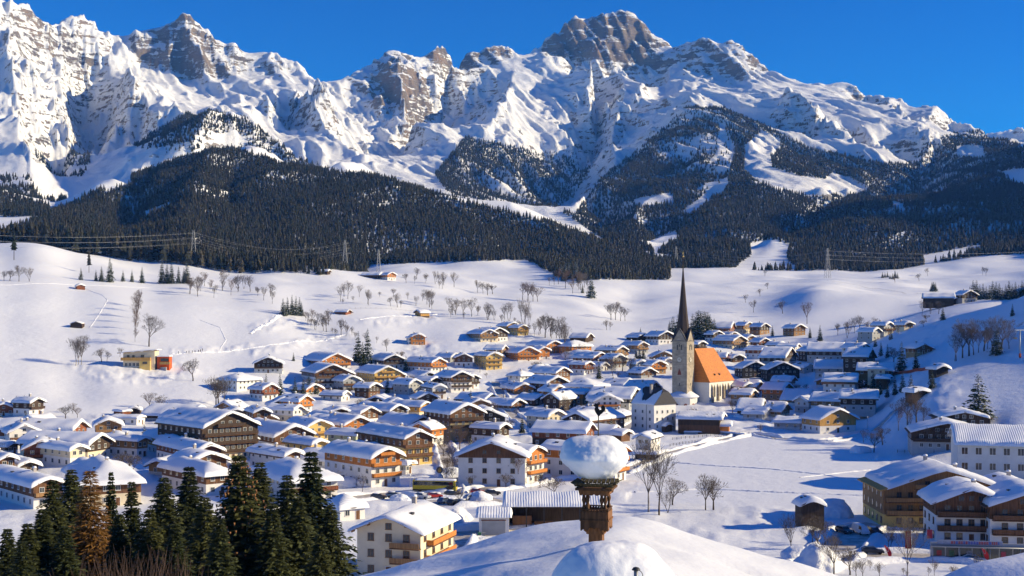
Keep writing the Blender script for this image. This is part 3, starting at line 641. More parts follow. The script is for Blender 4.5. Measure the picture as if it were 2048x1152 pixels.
def forest_object(name, label, groups):
    """groups: list of (x, y, z, height, prototype object)"""
    P_ = np.concatenate([np.stack([g[0], g[1], g[2]-0.3], 1) for g in groups]); H_ = np.concatenate([g[3] for g in groups])
    K_ = np.concatenate([np.full(len(g[0]), i) for i, g in enumerate(groups)])
    fm = bpy.data.meshes.new(name); fm.vertices.add(len(P_)); fm.vertices.foreach_set('co', P_.astype(np.float32).ravel())
    a = fm.attributes.new('tree_height', 'FLOAT', 'POINT'); a.data.foreach_set('value', H_.astype(np.float32))
    a = fm.attributes.new('tree_kind', 'INT', 'POINT'); a.data.foreach_set('value', K_.astype(np.int32))
    fm.update(); o = link(name, fm); tag(o, label, 'forest', None, 'stuff')
    ng = bpy.data.node_groups.new(name, 'GeometryNodeTree'); ng.interface.new_socket('Geometry', in_out='INPUT', socket_type='NodeSocketGeometry'); ng.interface.new_socket('Geometry', in_out='OUTPUT', socket_type='NodeSocketGeometry')
    N, L = ng.nodes, ng.links; gi = N.new('NodeGroupInput'); go = N.new('NodeGroupOutput'); jn = N.new('GeometryNodeJoinGeometry')
    na = N.new('GeometryNodeInputNamedAttribute'); na.data_type = 'FLOAT'; na.inputs['Name'].default_value = 'tree_height'
    nk = N.new('GeometryNodeInputNamedAttribute'); nk.data_type = 'INT'; nk.inputs['Name'].default_value = 'tree_kind'
    rv = N.new('FunctionNodeRandomValue'); rv.data_type = 'FLOAT_VECTOR'; rv.inputs['Min'].default_value = (-.03, -.03, 0); rv.inputs['Max'].default_value = (.03, .03, 6.28)
    for i, g in enumerate(groups):
        io = N.new('GeometryNodeInstanceOnPoints'); ob = N.new('GeometryNodeObjectInfo'); ob.inputs['Object'].default_value = g[4]; ob.transform_space = 'ORIGINAL'
        cmp_ = N.new('FunctionNodeCompare'); cmp_.data_type = 'INT'; cmp_.operation = 'EQUAL'
        L.new(nk.outputs['Attribute'], cmp_.inputs[2]); cmp_.inputs[3].default_value = i
        L.new(gi.outputs[0], io.inputs['Points']); L.new(cmp_.outputs[0], io.inputs['Selection']); L.new(ob.outputs['Geometry'], io.inputs['Instance'])
        L.new(rv.outputs[0], io.inputs['Rotation']); L.new(na.outputs['Attribute'], io.inputs['Scale']); L.new(io.outputs[0], jn.inputs[0])
    L.new(jn.outputs[0], go.inputs[0]); md = o.modifiers.new('trees', 'NODES'); md.node_group = ng
    return o
# the prototypes are trees one can see: far single spruces standing on open snow
def far_single(u, v, hpx, label, me_, dmin):
    p = at(u, v, 0, dmin); p.z -= 0.2; H = hpx*p.y/F
    o = tag(link('spruce_tree', me_, None, p, (0, 0, rt.random()*6), (H, H, H)), label, 'tree'); return o
PROTO = {}
for key, me_, u, v, h, lab in (('a', SP_FAR[0], 418, 535, 15, 'small dark spruce poking above the alders on the upper left meadow'), ('b', SP_FAR[1], 433, 536, 15, 'pointed little spruce just right of its twin above the alders'),
                          ('c', SP_FAR[2], 480, 546, 13, 'lone stubby spruce at the right end of the alder thicket'), ('d', SP_FROST[0], 1075, 527, 12, 'frosted little spruce in front of the dark copse on the far meadow'),
                          ('e', SP_FROST[1], 1100, 528, 14, 'frosted spruce touching the dark copse on the far meadow'), ('f', SP_EDGE[0], 28, 520, 60, 'tall bare-stemmed spruce at the left edge of the wood'), ('g', SP_EDGE[1], 178, 545, 44, 'slim tall spruce in front of the wood edge above the red hut')):
    PROTO[key] = far_single(u, v, h, lab, me_, 900)
HILL = [(95, 432), (210, 374), (300, 340), (360, 320), (420, 303), (490, 303), (560, 328), (650, 343), (740, 350), (830, 374), (900, 397), (1000, 420), (1100, 446), (1180, 476), (1250, 506), (1340, 532), (1340, 560), (1130, 560), (1050, 520), (740, 530), (700, 620), (0, 620), (0, 470)]
CL1 = [[(205, 372), (262, 350), (262, 372), (215, 384)], [(285, 425), (340, 405), (345, 412), (292, 436)], [(400, 296), (430, 270), (470, 262), (495, 280), (470, 292), (430, 300)], [(235, 352), (270, 338), (320, 318), (325, 326), (270, 352)],
       [(755, 410), (790, 404), (792, 409), (757, 416)]]
X, Y, Z, U, V = forest_points([(HILL, 1480, 2800, 0.96)], CL1, 5.0, 1480, 2800, 5)
rg = np.random.RandomState(3); n = len(X); hh = rg.uniform(7, 13, n)*rg.choice([.75, 1, 1, 1.25], n)
fr = np.clip((U-760)/450, 0, 1)*0.75+0.08; kf = rg.uniform(0, 1, n) < fr; kk = rg.randint(0, 3, n); ke = rg.randint(0, 2, n)
grp = [(X[s], Y[s], Z[s], hh[s], PROTO[k]) for k, s in (('a', ~kf & (kk == 0)), ('b', ~kf & (kk == 1)), ('c', ~kf & (kk == 2)), ('d', kf & (ke == 0)), ('e', kf & (ke == 1)))]
forest_object('forest', 'dark spruce forest covering the long rounded hill behind the meadows', grp)
# wood edge along the top of the left meadow
EDGE = [(-90, 640), (700, 640), (700, 420), (-90, 420)]
X, Y, Z, U, V = forest_points([(EDGE, 1215, 1500, 1.0)], [], 6.5, 1215, 1500, 9, -90, 720)
rg = np.random.RandomState(4); n = len(X); ke = rg.randint(0, 4, n); hh = rg.uniform(17, 30, n)*np.interp(U, [0, 200, 400, 560, 700], [1.1, 1, .85, .6, .4])
forest_object('forest', 'strip of tall spruces with bare stems along the top of the left meadow', [(X[s], Y[s], Z[s], hh[s], PROTO[k]) for k, s in (('f', ke == 0), ('g', ke == 1), ('b', ke == 2), ('d', ke == 3))])
# the spur and valley sides on the right, the thin woods high up
SPUR = [(1125, 425), (1180, 375), (1250, 320), (1300, 280), (1385, 205), (1440, 210), (1500, 238), (1620, 296), (1750, 325), (1815, 330), (1900, 310), (1945, 285), (2000, 288), (2140, 312), (2140, 505), (1960, 512), (1850, 530), (1720, 554), (1690, 572), (1600, 566), (1500, 560), (1340, 545), (1230, 495)]
THIN = [(1125, 425), (1250, 320), (1385, 205), (1440, 215), (1470, 300), (1440, 420), (1340, 520), (1230, 495)]
CL2 = [[(1490, 290), (1525, 262), (1562, 280), (1560, 300), (1542, 312), (1545, 335), (1600, 352), (1650, 358), (1665, 345), (1700, 356), (1738, 380), (1700, 394), (1620, 394), (1560, 382), (1510, 365), (1488, 340)],
       [(1500, 487), (1550, 480), (1582, 492), (1572, 512), (1592, 540), (1465, 540), (1500, 512)], [(1780, 402), (1806, 408), (1812, 424), (1788, 418)], [(1912, 292), (1965, 292), (1972, 318), (1915, 316)],
       [(1990, 345), (2140, 325), (2140, 372), (2040, 372)], [(1362, 425), (1450, 358), (1464, 366), (1380, 434)], [(1285, 488), (1350, 462), (1360, 475), (1310, 510)], [(1438, 248), (1452, 246), (1448, 300), (1432, 325), (1425, 318), (1440, 290)],
       [(1130, 420), (1190, 330), (1215, 300), (1200, 360), (1150, 430)], [(1265, 400), (1340, 385), (1350, 405), (1280, 415)], [(1840, 512), (1960, 490), (1965, 505), (1850, 530)]]
HIGH = [([(330, 300), (400, 262), (415, 225), (490, 238), (560, 282), (640, 332), (560, 335), (420, 308)], 2700, 3800, 0.62), ([(100, 300), (175, 240), (180, 330), (120, 420), (0, 430), (0, 330)], 2400, 4400, 0.30),
        ([(870, 350), (930, 275), (1000, 290), (1060, 320), (1105, 425), (1000, 405), (900, 392)], 3000, 5300, 0.50), ([(960, 280), (1060, 300), (1130, 330), (1120, 420), (1040, 400)], 3000, 5300, 0.5), ([(1040, 310), (1160, 300), (1200, 360), (1110, 420)], 3000, 5200, 0.35), ([(1830, 300), (1900, 270), (1960, 260), (2060, 300), (2060, 320), (1840, 325)], 4000, 5600, 0.55), ([(260, 290), (400, 215), (440, 235), (330, 310)], 2800, 4300, 0.35), ([(0, 380), (100, 410), (100, 440), (0, 460)], 1900, 3300, 0.9)]
thin = inpoly(np.array([0.]), np.array([0.]), THIN)
Z5 = [(SPUR, 1850, 5000, 1.0)]
X, Y, Z, U, V = forest_points(Z5+HIGH, CL2+CL1, 6.8, 1850, 5400, 6)
k = inpoly(U, V, THIN) & (fbm(X, Y, 330, 4, 90) < -0.34+0.25*np.random.RandomState(8).normal(size=len(X))*0.6); X, Y, Z, U, V = X[~k], Y[~k], Z[~k], U[~k], V[~k]
rg = np.random.RandomState(13); n = len(X); hh = rg.uniform(8, 15, n)*rg.choice([.75, 1, 1, 1.25], n); kk = rg.randint(0, 4, n)
forest_object('forest', 'shaded spruce forest on the spur and valley sides under the main peak', [(X[s], Y[s], Z[s], hh[s], PROTO[k]) for k, s in (('a', kk == 0), ('b', kk == 1), ('c', kk >= 2))])
print('FOREST', n)
# ================================================================= HOUSES
def wood_mat(name, c, k=0.35):
    return pmat(name, c, 0.8, k, 1.2, (5, 5, 0.35), 0.35, detail=5)
PAL = dict(white=pmat('white_plaster', (0.78, 0.75, 0.70), 0.85, 0.05, 0.6), cream=pmat('cream_plaster', (0.74, 0.63, 0.44), 0.85, 0.06, 0.6), yellow=pmat('yellow_plaster', (0.76, 0.52, 0.17), 0.85, 0.08, 0.6),
           grey=pmat('grey_plaster', (0.42, 0.42, 0.41), 0.85, 0.08, 0.6), pale=pmat('pale_grey_plaster', (0.62, 0.62, 0.60), 0.85, 0.06, 0.6), green=pmat('pale_green_plaster', (0.44, 0.48, 0.33), 0.85, 0.06, 0.6), olive=pmat('olive_plaster', (0.28, 0.23, 0.13), 0.85, 0.1, 0.6),
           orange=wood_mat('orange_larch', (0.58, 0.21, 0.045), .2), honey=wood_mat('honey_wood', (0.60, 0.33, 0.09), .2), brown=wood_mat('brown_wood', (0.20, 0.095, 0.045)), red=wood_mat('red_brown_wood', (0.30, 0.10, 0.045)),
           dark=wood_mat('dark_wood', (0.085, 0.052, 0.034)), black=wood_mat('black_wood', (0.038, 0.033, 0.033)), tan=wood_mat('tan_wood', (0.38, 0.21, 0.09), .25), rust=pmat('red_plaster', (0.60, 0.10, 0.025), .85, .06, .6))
GLASS = pmat('window_glass', (0.035, 0.045, 0.055), 0.08, 0.2, 0.7, spec=0.6); FRAME = pmat('white_frame', (0.72, 0.70, 0.66), 0.6, 0.04); FRAMEB = pmat('brown_frame', (0.22, 0.11, 0.05), 0.6, 0.1)
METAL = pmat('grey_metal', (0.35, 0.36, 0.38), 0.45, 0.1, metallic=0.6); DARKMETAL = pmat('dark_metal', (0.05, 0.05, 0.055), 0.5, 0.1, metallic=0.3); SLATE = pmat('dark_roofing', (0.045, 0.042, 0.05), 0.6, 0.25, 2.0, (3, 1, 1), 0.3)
BRICK = pmat('chimney_render', (0.45, 0.40, 0.36), 0.9, 0.15)
def snow_ribbed():
    m, nt, N, L, b = nodemat('snow_ribbed'); tc, n1, bp = snow_nodes(N, L, b, 2.2, 0.4, 0.12)
    w = N.new('ShaderNodeTexWave'); w.bands_direction = 'Y'; w.inputs['Scale'].default_value = 0.55; w.inputs['Distortion'].default_value = 1.6; w.inputs['Detail'].default_value = 1.5; L.new(tc.outputs['Object'], w.inputs['Vector'])
    b2 = N.new('ShaderNodeBump'); b2.inputs['Strength'].default_value = 0.55; b2.inputs['Distance'].default_value = 0.10; L.new(w.outputs['Fac'], b2.inputs['Height']); L.new(bp.outputs[0], b2.inputs['Normal']); L.new(b2.outputs[0], b.inputs['Normal']); return m
SNOWR = snow_ribbed()
# shared small pieces
def _window(fr, shutters=None):
    mb = MB(); mb.box(-.6, .6, -.04, .03, -.7, .7, 0); mb.box(-.5, .5, -.055, -.02, -.6, .6, 1); mb.box(-.03, .03, -.07, -.03, -.6, .6, 0); mb.box(-.68, .68, -.12, .0, -.78, -.7, 0)
    ms = [fr, GLASS]
    if shutters:
        mb.box(-1.12, -.62, -.06, .01, -.68, .68, 2); mb.box(.62, 1.12, -.06, .01, -.68, .68, 2); ms.append(shutters)
    return mb.mesh('window', ms)
WIN = dict(w=_window(FRAME), b=_window(FRAMEB), s=_window(FRAME, PAL['brown']), d=_window(FRAME, PAL['dark']))
def _door():
    mb = MB(); mb.box(-.6, .6, -.06, .03, 0, 2.15, 0); mb.box(-.48, .48, -.08, -.03, 0, 2.05, 1); mb.box(.3, .38, -.12, -.07, 1.0, 1.08, 2); return mb.mesh('door', [FRAME, PAL['brown'], METAL])
DOOR = _door()
def _garage():
    mb = MB(); mb.box(-1.5, 1.5, -.06, .03, 0, 2.3, 0); mb.box(-1.35, 1.35, -.08, -.03, 0, 2.15, 1); return mb.mesh('garage_door', [FRAME, PAL['pale']])
GDOOR = _garage()
def roof_z(x, y, W2, y0, y1, ze, tp, hip):
    t = W2-abs(x)
    if hip: t = min(t, hip*min(y-y0, y1-y))
    return ze+tp*max(t, 0)
def snow_mesh(W2, y0, y1, ze, tp, t, seed, hip, mat, nx=None, ny=None, cover=1.0):
    rnd = random.Random(seed); nx = nx or 14; ny = ny or max(10, min(26, int((y1-y0)/1.0)))
    ph = [rnd.uniform(0, 6.28) for _ in range(6)]; mb = MB()
    # crowd the samples towards the edges so that they round over
    sx = [math.sin(math.pi/2*(2*i/nx-1)) for i in range(nx+1)]; sy = [0.5+0.5*math.sin(math.pi/2*(2*j/ny-1)) for j in range(ny+1)]
    o = 0.10; vs_ = []
    sag = rnd.uniform(.0, .25)
    for j in range(ny+1):
        for i in range(nx+1):
            x = sx[i]*(W2*cover+o); y = y0-o+sy[j]*(y1-y0+2*o)
            e = min(W2*cover+o-abs(x), y-(y0-o), (y1+o)-y); pr = min(1.0, max(0, e)/0.55); pr = math.sqrt(1-(1-pr)**2)
            xx = math.copysign(math.sqrt(x*x+0.5)-0.0, 1) if not hip else abs(x)
            z = roof_z(min(xx, W2), min(max(y, y0), y1), W2, y0, y1, ze, tp, hip)
            n_ = 0.19*math.sin(x*0.9+ph[0]+0.5*math.sin(y*.6+ph[1]))+0.16*math.sin(y*0.75+ph[2]+x*0.3)+0.05*math.sin(x*2.3+y*1.9+ph[3])
            wob = 0.12*math.sin(y*1.3+ph[4]) if abs(sx[i]) > .98 else 0
            vs_.append((x+math.copysign(wob, x), y+(0.10*math.sin(x*1.1+ph[5]) if j in (0, ny) else 0), z+(t*(1+n_)*pr if pr > 0 else 0)-(0.12 if e <= 1e-6 else 0)-sag*(1-pr)))
    fs = [(j*(nx+1)+i, j*(nx+1)+i+1, (j+1)*(nx+1)+i+1, (j+1)*(nx+1)+i) for j in range(ny) for i in range(nx)]
    mb.add(vs_, fs, 0, True); return mb.mesh('roof_snow', mat)
def body(root, W, L, he, split, low, up, roofc, pitch=20, ox=1.1, of=1.5, ob=0.9, snow=0.62, seed=0, hip=None, M=None, wins=True, st=2, win='w', bal=(), balc='brown', side=-1, ribbed=None, chim=1, gwin=None, detail=2, door=True, gable=None, sideup=None, eavewin=True, wsc=1.0, epitch=3.6):
    """walls, roof, snow, windows, balconies of one block under root; front gable at y=0 facing -y"""
    M = M or Matrix.Identity(4); rnd = random.Random(seed); tp = math.tan(R(pitch)); W2 = W/2
    def put(o): o.matrix_local = M @ o.matrix_local; return o
    zr = he+tp*W2
    if split > 0.1:
        mb = MB(); mb.box(-W2, W2, 0, L, -2.2, split); put(mb.build('wall', PAL[low], root))
    if split < he-0.1 or True:
        mb = MB(); e = 0.05 if split > 0.1 else 0.0; z0 = max(split, -2.2 if split <= .1 else split)
        if split >= he-0.1: z0 = he
        if he > z0: mb.box(-W2-e, W2+e, -e, L+e, z0, he)
        if hip is None:
            g = [(-W2-e, he), (W2+e, he), (0, zr+e*tp)]; n = 3
            mb.add([(x, -e, z) for x, z in g]+[(x, L+e, z) for x, z in g], [(0, 1, 2), (5, 4, 3), (1, 4, 5, 2), (3, 0, 2, 5)])
        if mb.v: put(mb.build('upper_wall', PAL[up], root))
        if gable and hip is None:
            mb = MB(); k = 0.55; g = [(-W2*k, he+.1), (W2*k, he+.1), (0, he+.1+tp*W2*k)]
            mb.add([(x, -e-.06, z) for x, z in g]+[(x, -e+.01, z) for x, z in g], [(0, 1, 2), (1, 4, 5, 2), (3, 0, 2, 5), (0, 3, 4, 1)]); put(mb.build('gable_panel', PAL[gable], root))
    # roof: thin deck on rafters
    y0, y1 = -of, L+ob; R2 = W2+ox; ze = he-tp*ox+0.12
    mb = MB(); xs = [-R2, 0, R2] if hip is None else [R2*(i/4-1) for i in range(9)]; yy = [y0, y1] if hip is None else [y0+(y1-y0)*j/8 for j in range(9)]
    nx, ny = len(xs), len(yy)
    top = [(x, y, roof_z(x, y, R2, y0, y1, ze, tp, hip)+0.10) for y in yy for x in xs]; bot = [(x, y, z-0.24) for x, y, z in top]; k = nx*ny
    fs = [(j*nx+i, j*nx+i+1, (j+1)*nx+i+1, (j+1)*nx+i) for j in range(ny-1) for i in range(nx-1)]; fs += [tuple(k+q for q in f[::-1]) for f in fs]
    for i in range(nx-1): fs += [(i+1, i, k+i, k+i+1), ((ny-1)*nx+i, (ny-1)*nx+i+1, k+(ny-1)*nx+i+1, k+(ny-1)*nx+i)]
    for j in range(ny-1): fs += [(j*nx, (j+1)*nx, k+(j+1)*nx, k+j*nx), ((j+1)*nx+nx-1, j*nx+nx-1, k+j*nx+nx-1, k+(j+1)*nx+nx-1)]
    mb.add(top+bot, fs); 
    if detail >= 2 and hip is None:      # barge boards and purlin ends
        for s_ in (-1, 1):
            for f_ in (0.02, 0.5, 0.92):
                x = s_*R2*f_; z = roof_z(x, 0, R2, y0, y1, ze, tp, None)-0.26; mb.box(x-.09, x+.09, y0+.15, 0.05, z-.12, z+.12)
    ro = put(mb.build('roof', PAL.get(roofc, SLATE) if roofc != 'slate' else SLATE, root))
    if snow:
        rb = (rnd.random() < .45) if ribbed is None else ribbed
        sm = snow_mesh(R2, y0, y1, ze+0.10, tp, snow, seed, hip, SNOWR if rb else SNOW, cover=(rnd.uniform(.82, .95) if (hip is None and rnd.random() < .3) else 1.0)); so = link('roof_snow', sm, root); put(so)
    for c_ in range(chim):
        cx = rnd.uniform(-.45, .45)*W2; cy = L*rnd.uniform(.3, .75); zb = roof_z(cx, cy, R2, y0, y1, ze, tp, hip); mb = MB(); mb.box(cx-.38, cx+.38, cy-.38, cy+.38, zb-.3, zb+1.5); co_ = put(mb.build('chimney', BRICK, root))
        mb = MB(); mb.box(cx-.47, cx+.47, cy-.47, cy+.47, zb+1.5, zb+1.6); mb.lathe([(.5, 0), (.54, .18), (.38, .36), (.05, .44)], 8, 1, True, Matrix.Translation((cx, cy, zb+1.6))); c2 = mb.build('chimney_cap', [BRICK, SNOW], co_)
    if detail >= 1 and rnd.random() < .75:     # little roof hatch melted free of the snow
        for q_ in range(rnd.choice((1, 2))):
            s_ = -1 if side < 0 else 1; cx = s_*R2*rnd.uniform(.3, .6); cy = L*rnd.uniform(.15, .85); zb = roof_z(cx, cy, R2, y0, y1, ze, tp, hip); mb = MB(); mb.box(cx-.35, cx+.35, cy-.55, cy+.55, zb-.1, zb+snow+.16); put(mb.build('roof_hatch', SLATE, root))
    def wput(name, me_, x, y, z, rz, s=(1, 1, 1)):
        o = link(name, me_, root); o.matrix_local = M @ Matrix.Translation((x, y, z)) @ Matrix.Rotation(rz, 4, 'Z') @ Matrix.Diagonal((*s, 1)); return o
    fh = he/max(1, round(st))
    if wins:
        n = gwin or max(2, int(W/3.0)); fl = int(round(st))
        for f_ in range(fl+(1 if tp*W2 > 2.0 and hip is None else 0)):
            m_ = n if f_ < fl else max(1, min(3, n-2)); zc = f_*fh+fh*0.55 if f_ < fl else he+tp*W2*0.28
            for i in range(m_):
                span = W*(0.84 if f_ < fl else 0.42); x = (i-(m_-1)/2)*span/m_
                if f_ == 0 and i == m_//2 and door: wput('door', DOOR, x, -.03, 0, 0)
                else: wput('window', WIN[win], x, -.06, zc, 0, (wsc, 1, wsc*(.95 if f_ < fl else .8)))
        if eavewin:
            for sd_ in ((side,) if detail < 2 else (-1, 1)):
                m_ = max(2, int(L/epitch))
                for f_ in range(fl):
                    for i in range(m_): wput('window', WIN[win], sd_*(W2+.06), L*(i+.5)/m_, f_*fh+fh*.55, R(90)*sd_, (wsc, 1, wsc))
    for bf in bal:
        z = bf*fh if bf < round(st) else he+.05; bw = W2*.96 if bf < round(st) else W2*.5
        mb = MB(); mb.box(-bw, bw, -1.25, .02, z-.16, z); bo = put(mb.build('balcony', PAL['brown'], root))
        mb = MB(); 
        mb.box(-bw, bw, -1.30, -1.22, z+.12, z+.95); mb.box(-bw, -bw+.08, -1.22, 0, z+.12, z+.95); mb.box(bw-.08, bw, -1.22, 0, z+.12, z+.95); mb.box(-bw-.03, bw+.03, -1.36, -1.16, z+.95, z+1.05)
        for i in range(5): x = -bw+.06+(2*bw-.12)*i/4; mb.box(x-.06, x+.06, -1.20, -1.08, z-.1, z+.98)
        mb.build('railing', PAL[balc], bo)
    return zr
HN = [0]
def H(ua, va, gw, ll, a, st, low, up, label, split=None, pitch=25, Lm=None, roofc='brown', cat='house', name='chalet', fh=2.75, of=1.4, ox=1.1, wing=(), d=None, group=None, dmin=150, snow=0.85, Wm=None, base=0.0, **kw):
    """a house whose front gable peak shows at photo pixel (ua, va); gw, ll = visible widths of gable and eave side in photo pixels; a = where the gable faces (degrees right of the camera)"""
    HN[0] += 1; phi = math.degrees(math.atan((ua-U0)/F)); rel = R(a+phi); tp = math.tan(R(pitch)); he = st*fh+.3; dd = d or 500.0; W = 12.0
    hip = kw.get('hip')
    for it in range(4):
        s = dd/F; Wt = (gw*s)/max(.3, abs(math.cos(rel))); W = Wm or min(34, max(3.0, Wt-2*ox))
        Hr = he+tp*W/2+snow+.2
        if d is None: dd = land(ua, va, Hr, dmin)
    s = dd/F; L = Lm or min(36, max(3.5, ll*s/max(.25, abs(math.sin(rel)))-of-.9))
    x = (ua-U0)/F*dd; g = Vector((math.sin(R(a)), -math.cos(R(a)), 0)); p = Vector((x, dd, 0))-g*of
    zc = [ground(p.x-g.x*L*t+q*W/2*g.y*-1, p.y-g.y*L*t+q*W/2*g.x) for t in (0, .5, 1) for q in (-1, 0, 1)]
    p.z = ground(p.x, p.y) if d is None else ground(p.x, p.y); p.z += base
    root = empty(name, p, R(a), label, cat, group)
    sp = (he-fh if st > 1.2 else he*.4) if split is None else split*fh+.15
    det = 2 if dd < 420 else (1 if dd < 800 else 0)
    sd_ = -1 if math.degrees(rel) > 0 else 1
    body(root, W, L, he, sp, low, up, roofc, pitch, ox, of, .9, snow, 100+HN[0], st=st, side=kw.pop('side', sd_), detail=kw.pop('detail', det), **kw)
    for wg in wing:      # (x, y, rot, W, L, st, low, up, dict)
        wx, wy, wr, ww, wL, ws, wlo, wup, wk = wg; wh = ws*fh+.3
        wk = dict(wk); body(root, ww, wL, wh, wk.pop('split', max(.5, wh-fh)), wlo, wup, roofc, wk.pop('pitch', pitch), .9, 1.0, .6, snow, 300+HN[0], st=ws, side=sd_, detail=det, M=Matrix.Translation((wx, wy, 0)) @ Matrix.Rotation(R(wr), 4, 'Z'), chim=0, **wk)
    root['dist'] = dd
    del root['dist']; return root
# ================================================================= THE VILLAGE
# --- upper left slope
H(465, 818, 120, 150, 42, 4, 'cream', 'dark', 'large dark timber hotel with rows of long balconies and a box chimney', name='timber_hotel', cat='hotel', bal=(1, 2, 3, 4), balc='dark', split=1.0, Lm=32, win='w', gwin=8)
H(165, 835, 34, 155, 82, 2, 'white', 'red', 'long farmhouse with red-brown boarded front below the open meadow', name='farmhouse', Lm=32, split=1.0, bal=())
H(205, 862, 50, 125, 72, 2, 'cream', 'dark', 'wide-roofed dark house beside the long red-brown farmhouse', Lm=27)
H(405, 806, 40, 100, 75, 1, 'grey', 'dark', 'low barn with a broad plain snow roof behind the large timber hotel', name='barn', cat='barn', wins=False, chim=0)
H(255, 818, 20, 20, 50, 1, 'dark', 'red', 'small red-brown shed with flat snow lid below the open meadow', name='shed', cat='shed', wins=False, chim=0, pitch=6, split=0, of=.5, ox=.5)
H(268, 810, 25, 10, 8, 1, 'dark', 'dark', 'small dark gabled shed next to the red-brown shed', name='shed', cat='shed', wins=False, chim=0, split=0, of=.5, ox=.5, Lm=5)
H(284, 829, 18, 55, 78, 1, 'white', 'white', 'low white garage with flat snow roof in front of two sheds', name='garage', cat='garage', pitch=8, chim=0, of=.6, ox=.5)
H(500, 742, 50, 70, 55, 2, 'white', 'tan', 'white villa with wide hipped snow roof at the meadow corner', hip=.9, split=2, Lm=15)
H(536, 711, 62, 20, 8, 2, 'pale', 'dark', 'dark gabled chalet above the hedge, left of the orange gable', split=.9, bal=(1,), balc='dark', Lm=12)
H(675, 704, 62, 60, 30, 2, 'white', 'orange', 'orange timber chalet below the pair of tall spruces', bal=(1,), balc='orange', split=.8, roofc='orange')
H(667, 726, 78, 50, 22, 3, 'white', 'brown', 'brown and white chalet with long balconies above the brown hedge', bal=(1, 2, 3), balc='brown', split=2.2, win='w', wing=((9.5, 4, 0, 9, 11, 2.6, 'white', 'brown', dict(bal=(1,), split=5)),))
H(777, 730, 58, 42, 28, 3, 'yellow', 'yellow', 'bright yellow chalet with three balcony rows beside the brown hedge', bal=(1, 2, 3), balc='honey', roofc='tan', wing=((8.5, 3, 0, 7.5, 10, 2.4, 'yellow', 'honey', dict(bal=(1,))),))
H(790, 706, 48, 30, 22, 2, 'white', 'dark', 'dark-gabled white chalet behind the bright yellow one', bal=(1, 2), balc='dark')
H(880, 713, 36, 60, 42, 2, 'white', 'orange', 'orange-brown chalet with a white ground floor and long grey side', bal=(1,), balc='orange', roofc='orange')
H(837, 665, 34, 18, 14, 2, 'white', 'orange', 'orange house with glazed gable standing alone on the slope', Lm=11, name='gabled_house', bal=(), gwin=4, split=0, roofc='orange', wing=((-4.8, 1.5, 0, 4, 9, 1.7, 'white', 'white', dict(pitch=5)),))
H(833, 617, 14, 22, -55, 1, 'dark', 'honey', 'small honey-coloured hay barn dug into the upper meadow', name='hay_barn', cat='barn', wins=False, chim=0, split=0)
H(928, 705, 42, 20, 8, 2, 'white', 'brown', 'brown gable over white walls left of the yellow balconied house', Lm=11, bal=())
H(990, 702, 38, 28, 24, 3, 'yellow', 'yellow', 'tall yellow house with golden balconies on the slope', bal=(1, 2), balc='honey', roofc='honey')
H(980, 657, 40, 30, 26, 2, 'cream', 'tan', 'cream chalet with wide snow roof on the upper village edge', bal=(1,), balc='tan')
H(1000, 654, 40, 35, 40, 2, 'white', 'dark', 'dark gabled house squeezed behind the cream chalet', bal=())
H(860, 741, 44, 30, 20, 2, 'white', 'brown', 'modest white chalet with brown gable and small balcony above the garden firs', bal=(1,))
H(925, 740, 48, 36, 28, 3, 'white', 'brown', 'white chalet with three dark balcony bands on the hillside', bal=(1, 2, 3), balc='dark')
H(880, 766, 34, 26, 20, 2, 'white', 'white', 'small white house with dark balconies beneath the hillside chalets', bal=(1,), balc='dark', roofc='dark')
H(1028, 642, 30, 22, 30, 2, 'cream', 'honey', 'honey-coloured chalet, highest of the cluster under the alder row', bal=(1,), balc='honey')
H(1048, 648, 26, 20, 28, 2, 'yellow', 'honey', 'yellow chalet at the right end of the upper cluster', bal=(1,), balc='honey')
# --- middle left
H(570, 792, 68, 30, 18, 1, 'white', 'dark', 'low dark-gabled house below the row of garden firs', Lm=11)
H(600, 808, 24, 60, 62, 2, 'cream', 'white', 'pale house with broad patched snow roof behind the brown gable', Lm=15)
H(526, 812, 44, 20, 25, 3, 'cream', 'brown', 'cream house with brown gable hard against the timber hotel', bal=(2,), balc='brown')
H(592, 845, 88, 80, 34, 2, 'white', 'brown', 'broad brown-gabled chalet over a white base right of the hotel', bal=(1,), balc='brown')
H(642, 835, 58, 50, 36, 2, 'yellow', 'yellow', 'yellow gable with golden balcony tucked behind the broad brown one', bal=(1,), balc='honey', roofc='honey')
H(720, 828, 64, 105, 36, 2, 'white', 'orange', 'long-roofed chalet with glowing orange gable over white walls', bal=(1,), balc='orange', roofc='tan')
H(751, 789, 44, 20, -15, 1, 'dark', 'black', 'black barn gable standing out of the snowfield', name='barn', cat='barn', wins=False, chim=0, split=0, Lm=11)
H(800, 805, 40, 75, 46, 2, 'white', 'dark', 'dark-fronted house whose snow roof joins the black barn', )
H(855, 800, 30, 62, 52, 2, 'cream', 'honey', 'house with a slim cream gable behind the long brown chalet')
H(847, 828, 62, 66, 36, 2, 'white', 'brown', 'brown chalet with low balcony right of the orange gable', bal=(1,), balc='brown')
H(937, 803, 78, 62, 30, 4, 'olive', 'brown', 'tall olive-brown guest house with plain side wall and bare tree in front', name='guest_house', split=2.6, bal=(2, 3), balc='dark')
H(975, 812, 84, 50, 12, 3, 'grey', 'black', 'black timber house with glazed balcony and broad low gable', name='timber_house', split=.6, bal=(1,), balc='black', roofc='black', Lm=14)
H(840, 855, 70, 105, 34, 3, 'yellow', 'brown', 'yellow and brown lodge under a long ribbed snow roof', bal=(1, 2), balc='brown', name='lodge', ribbed=True, win='s')
H(727, 856, 26, 66, 58, 2, 'green', 'green', 'pale green house half hidden behind the long ribbed roof')
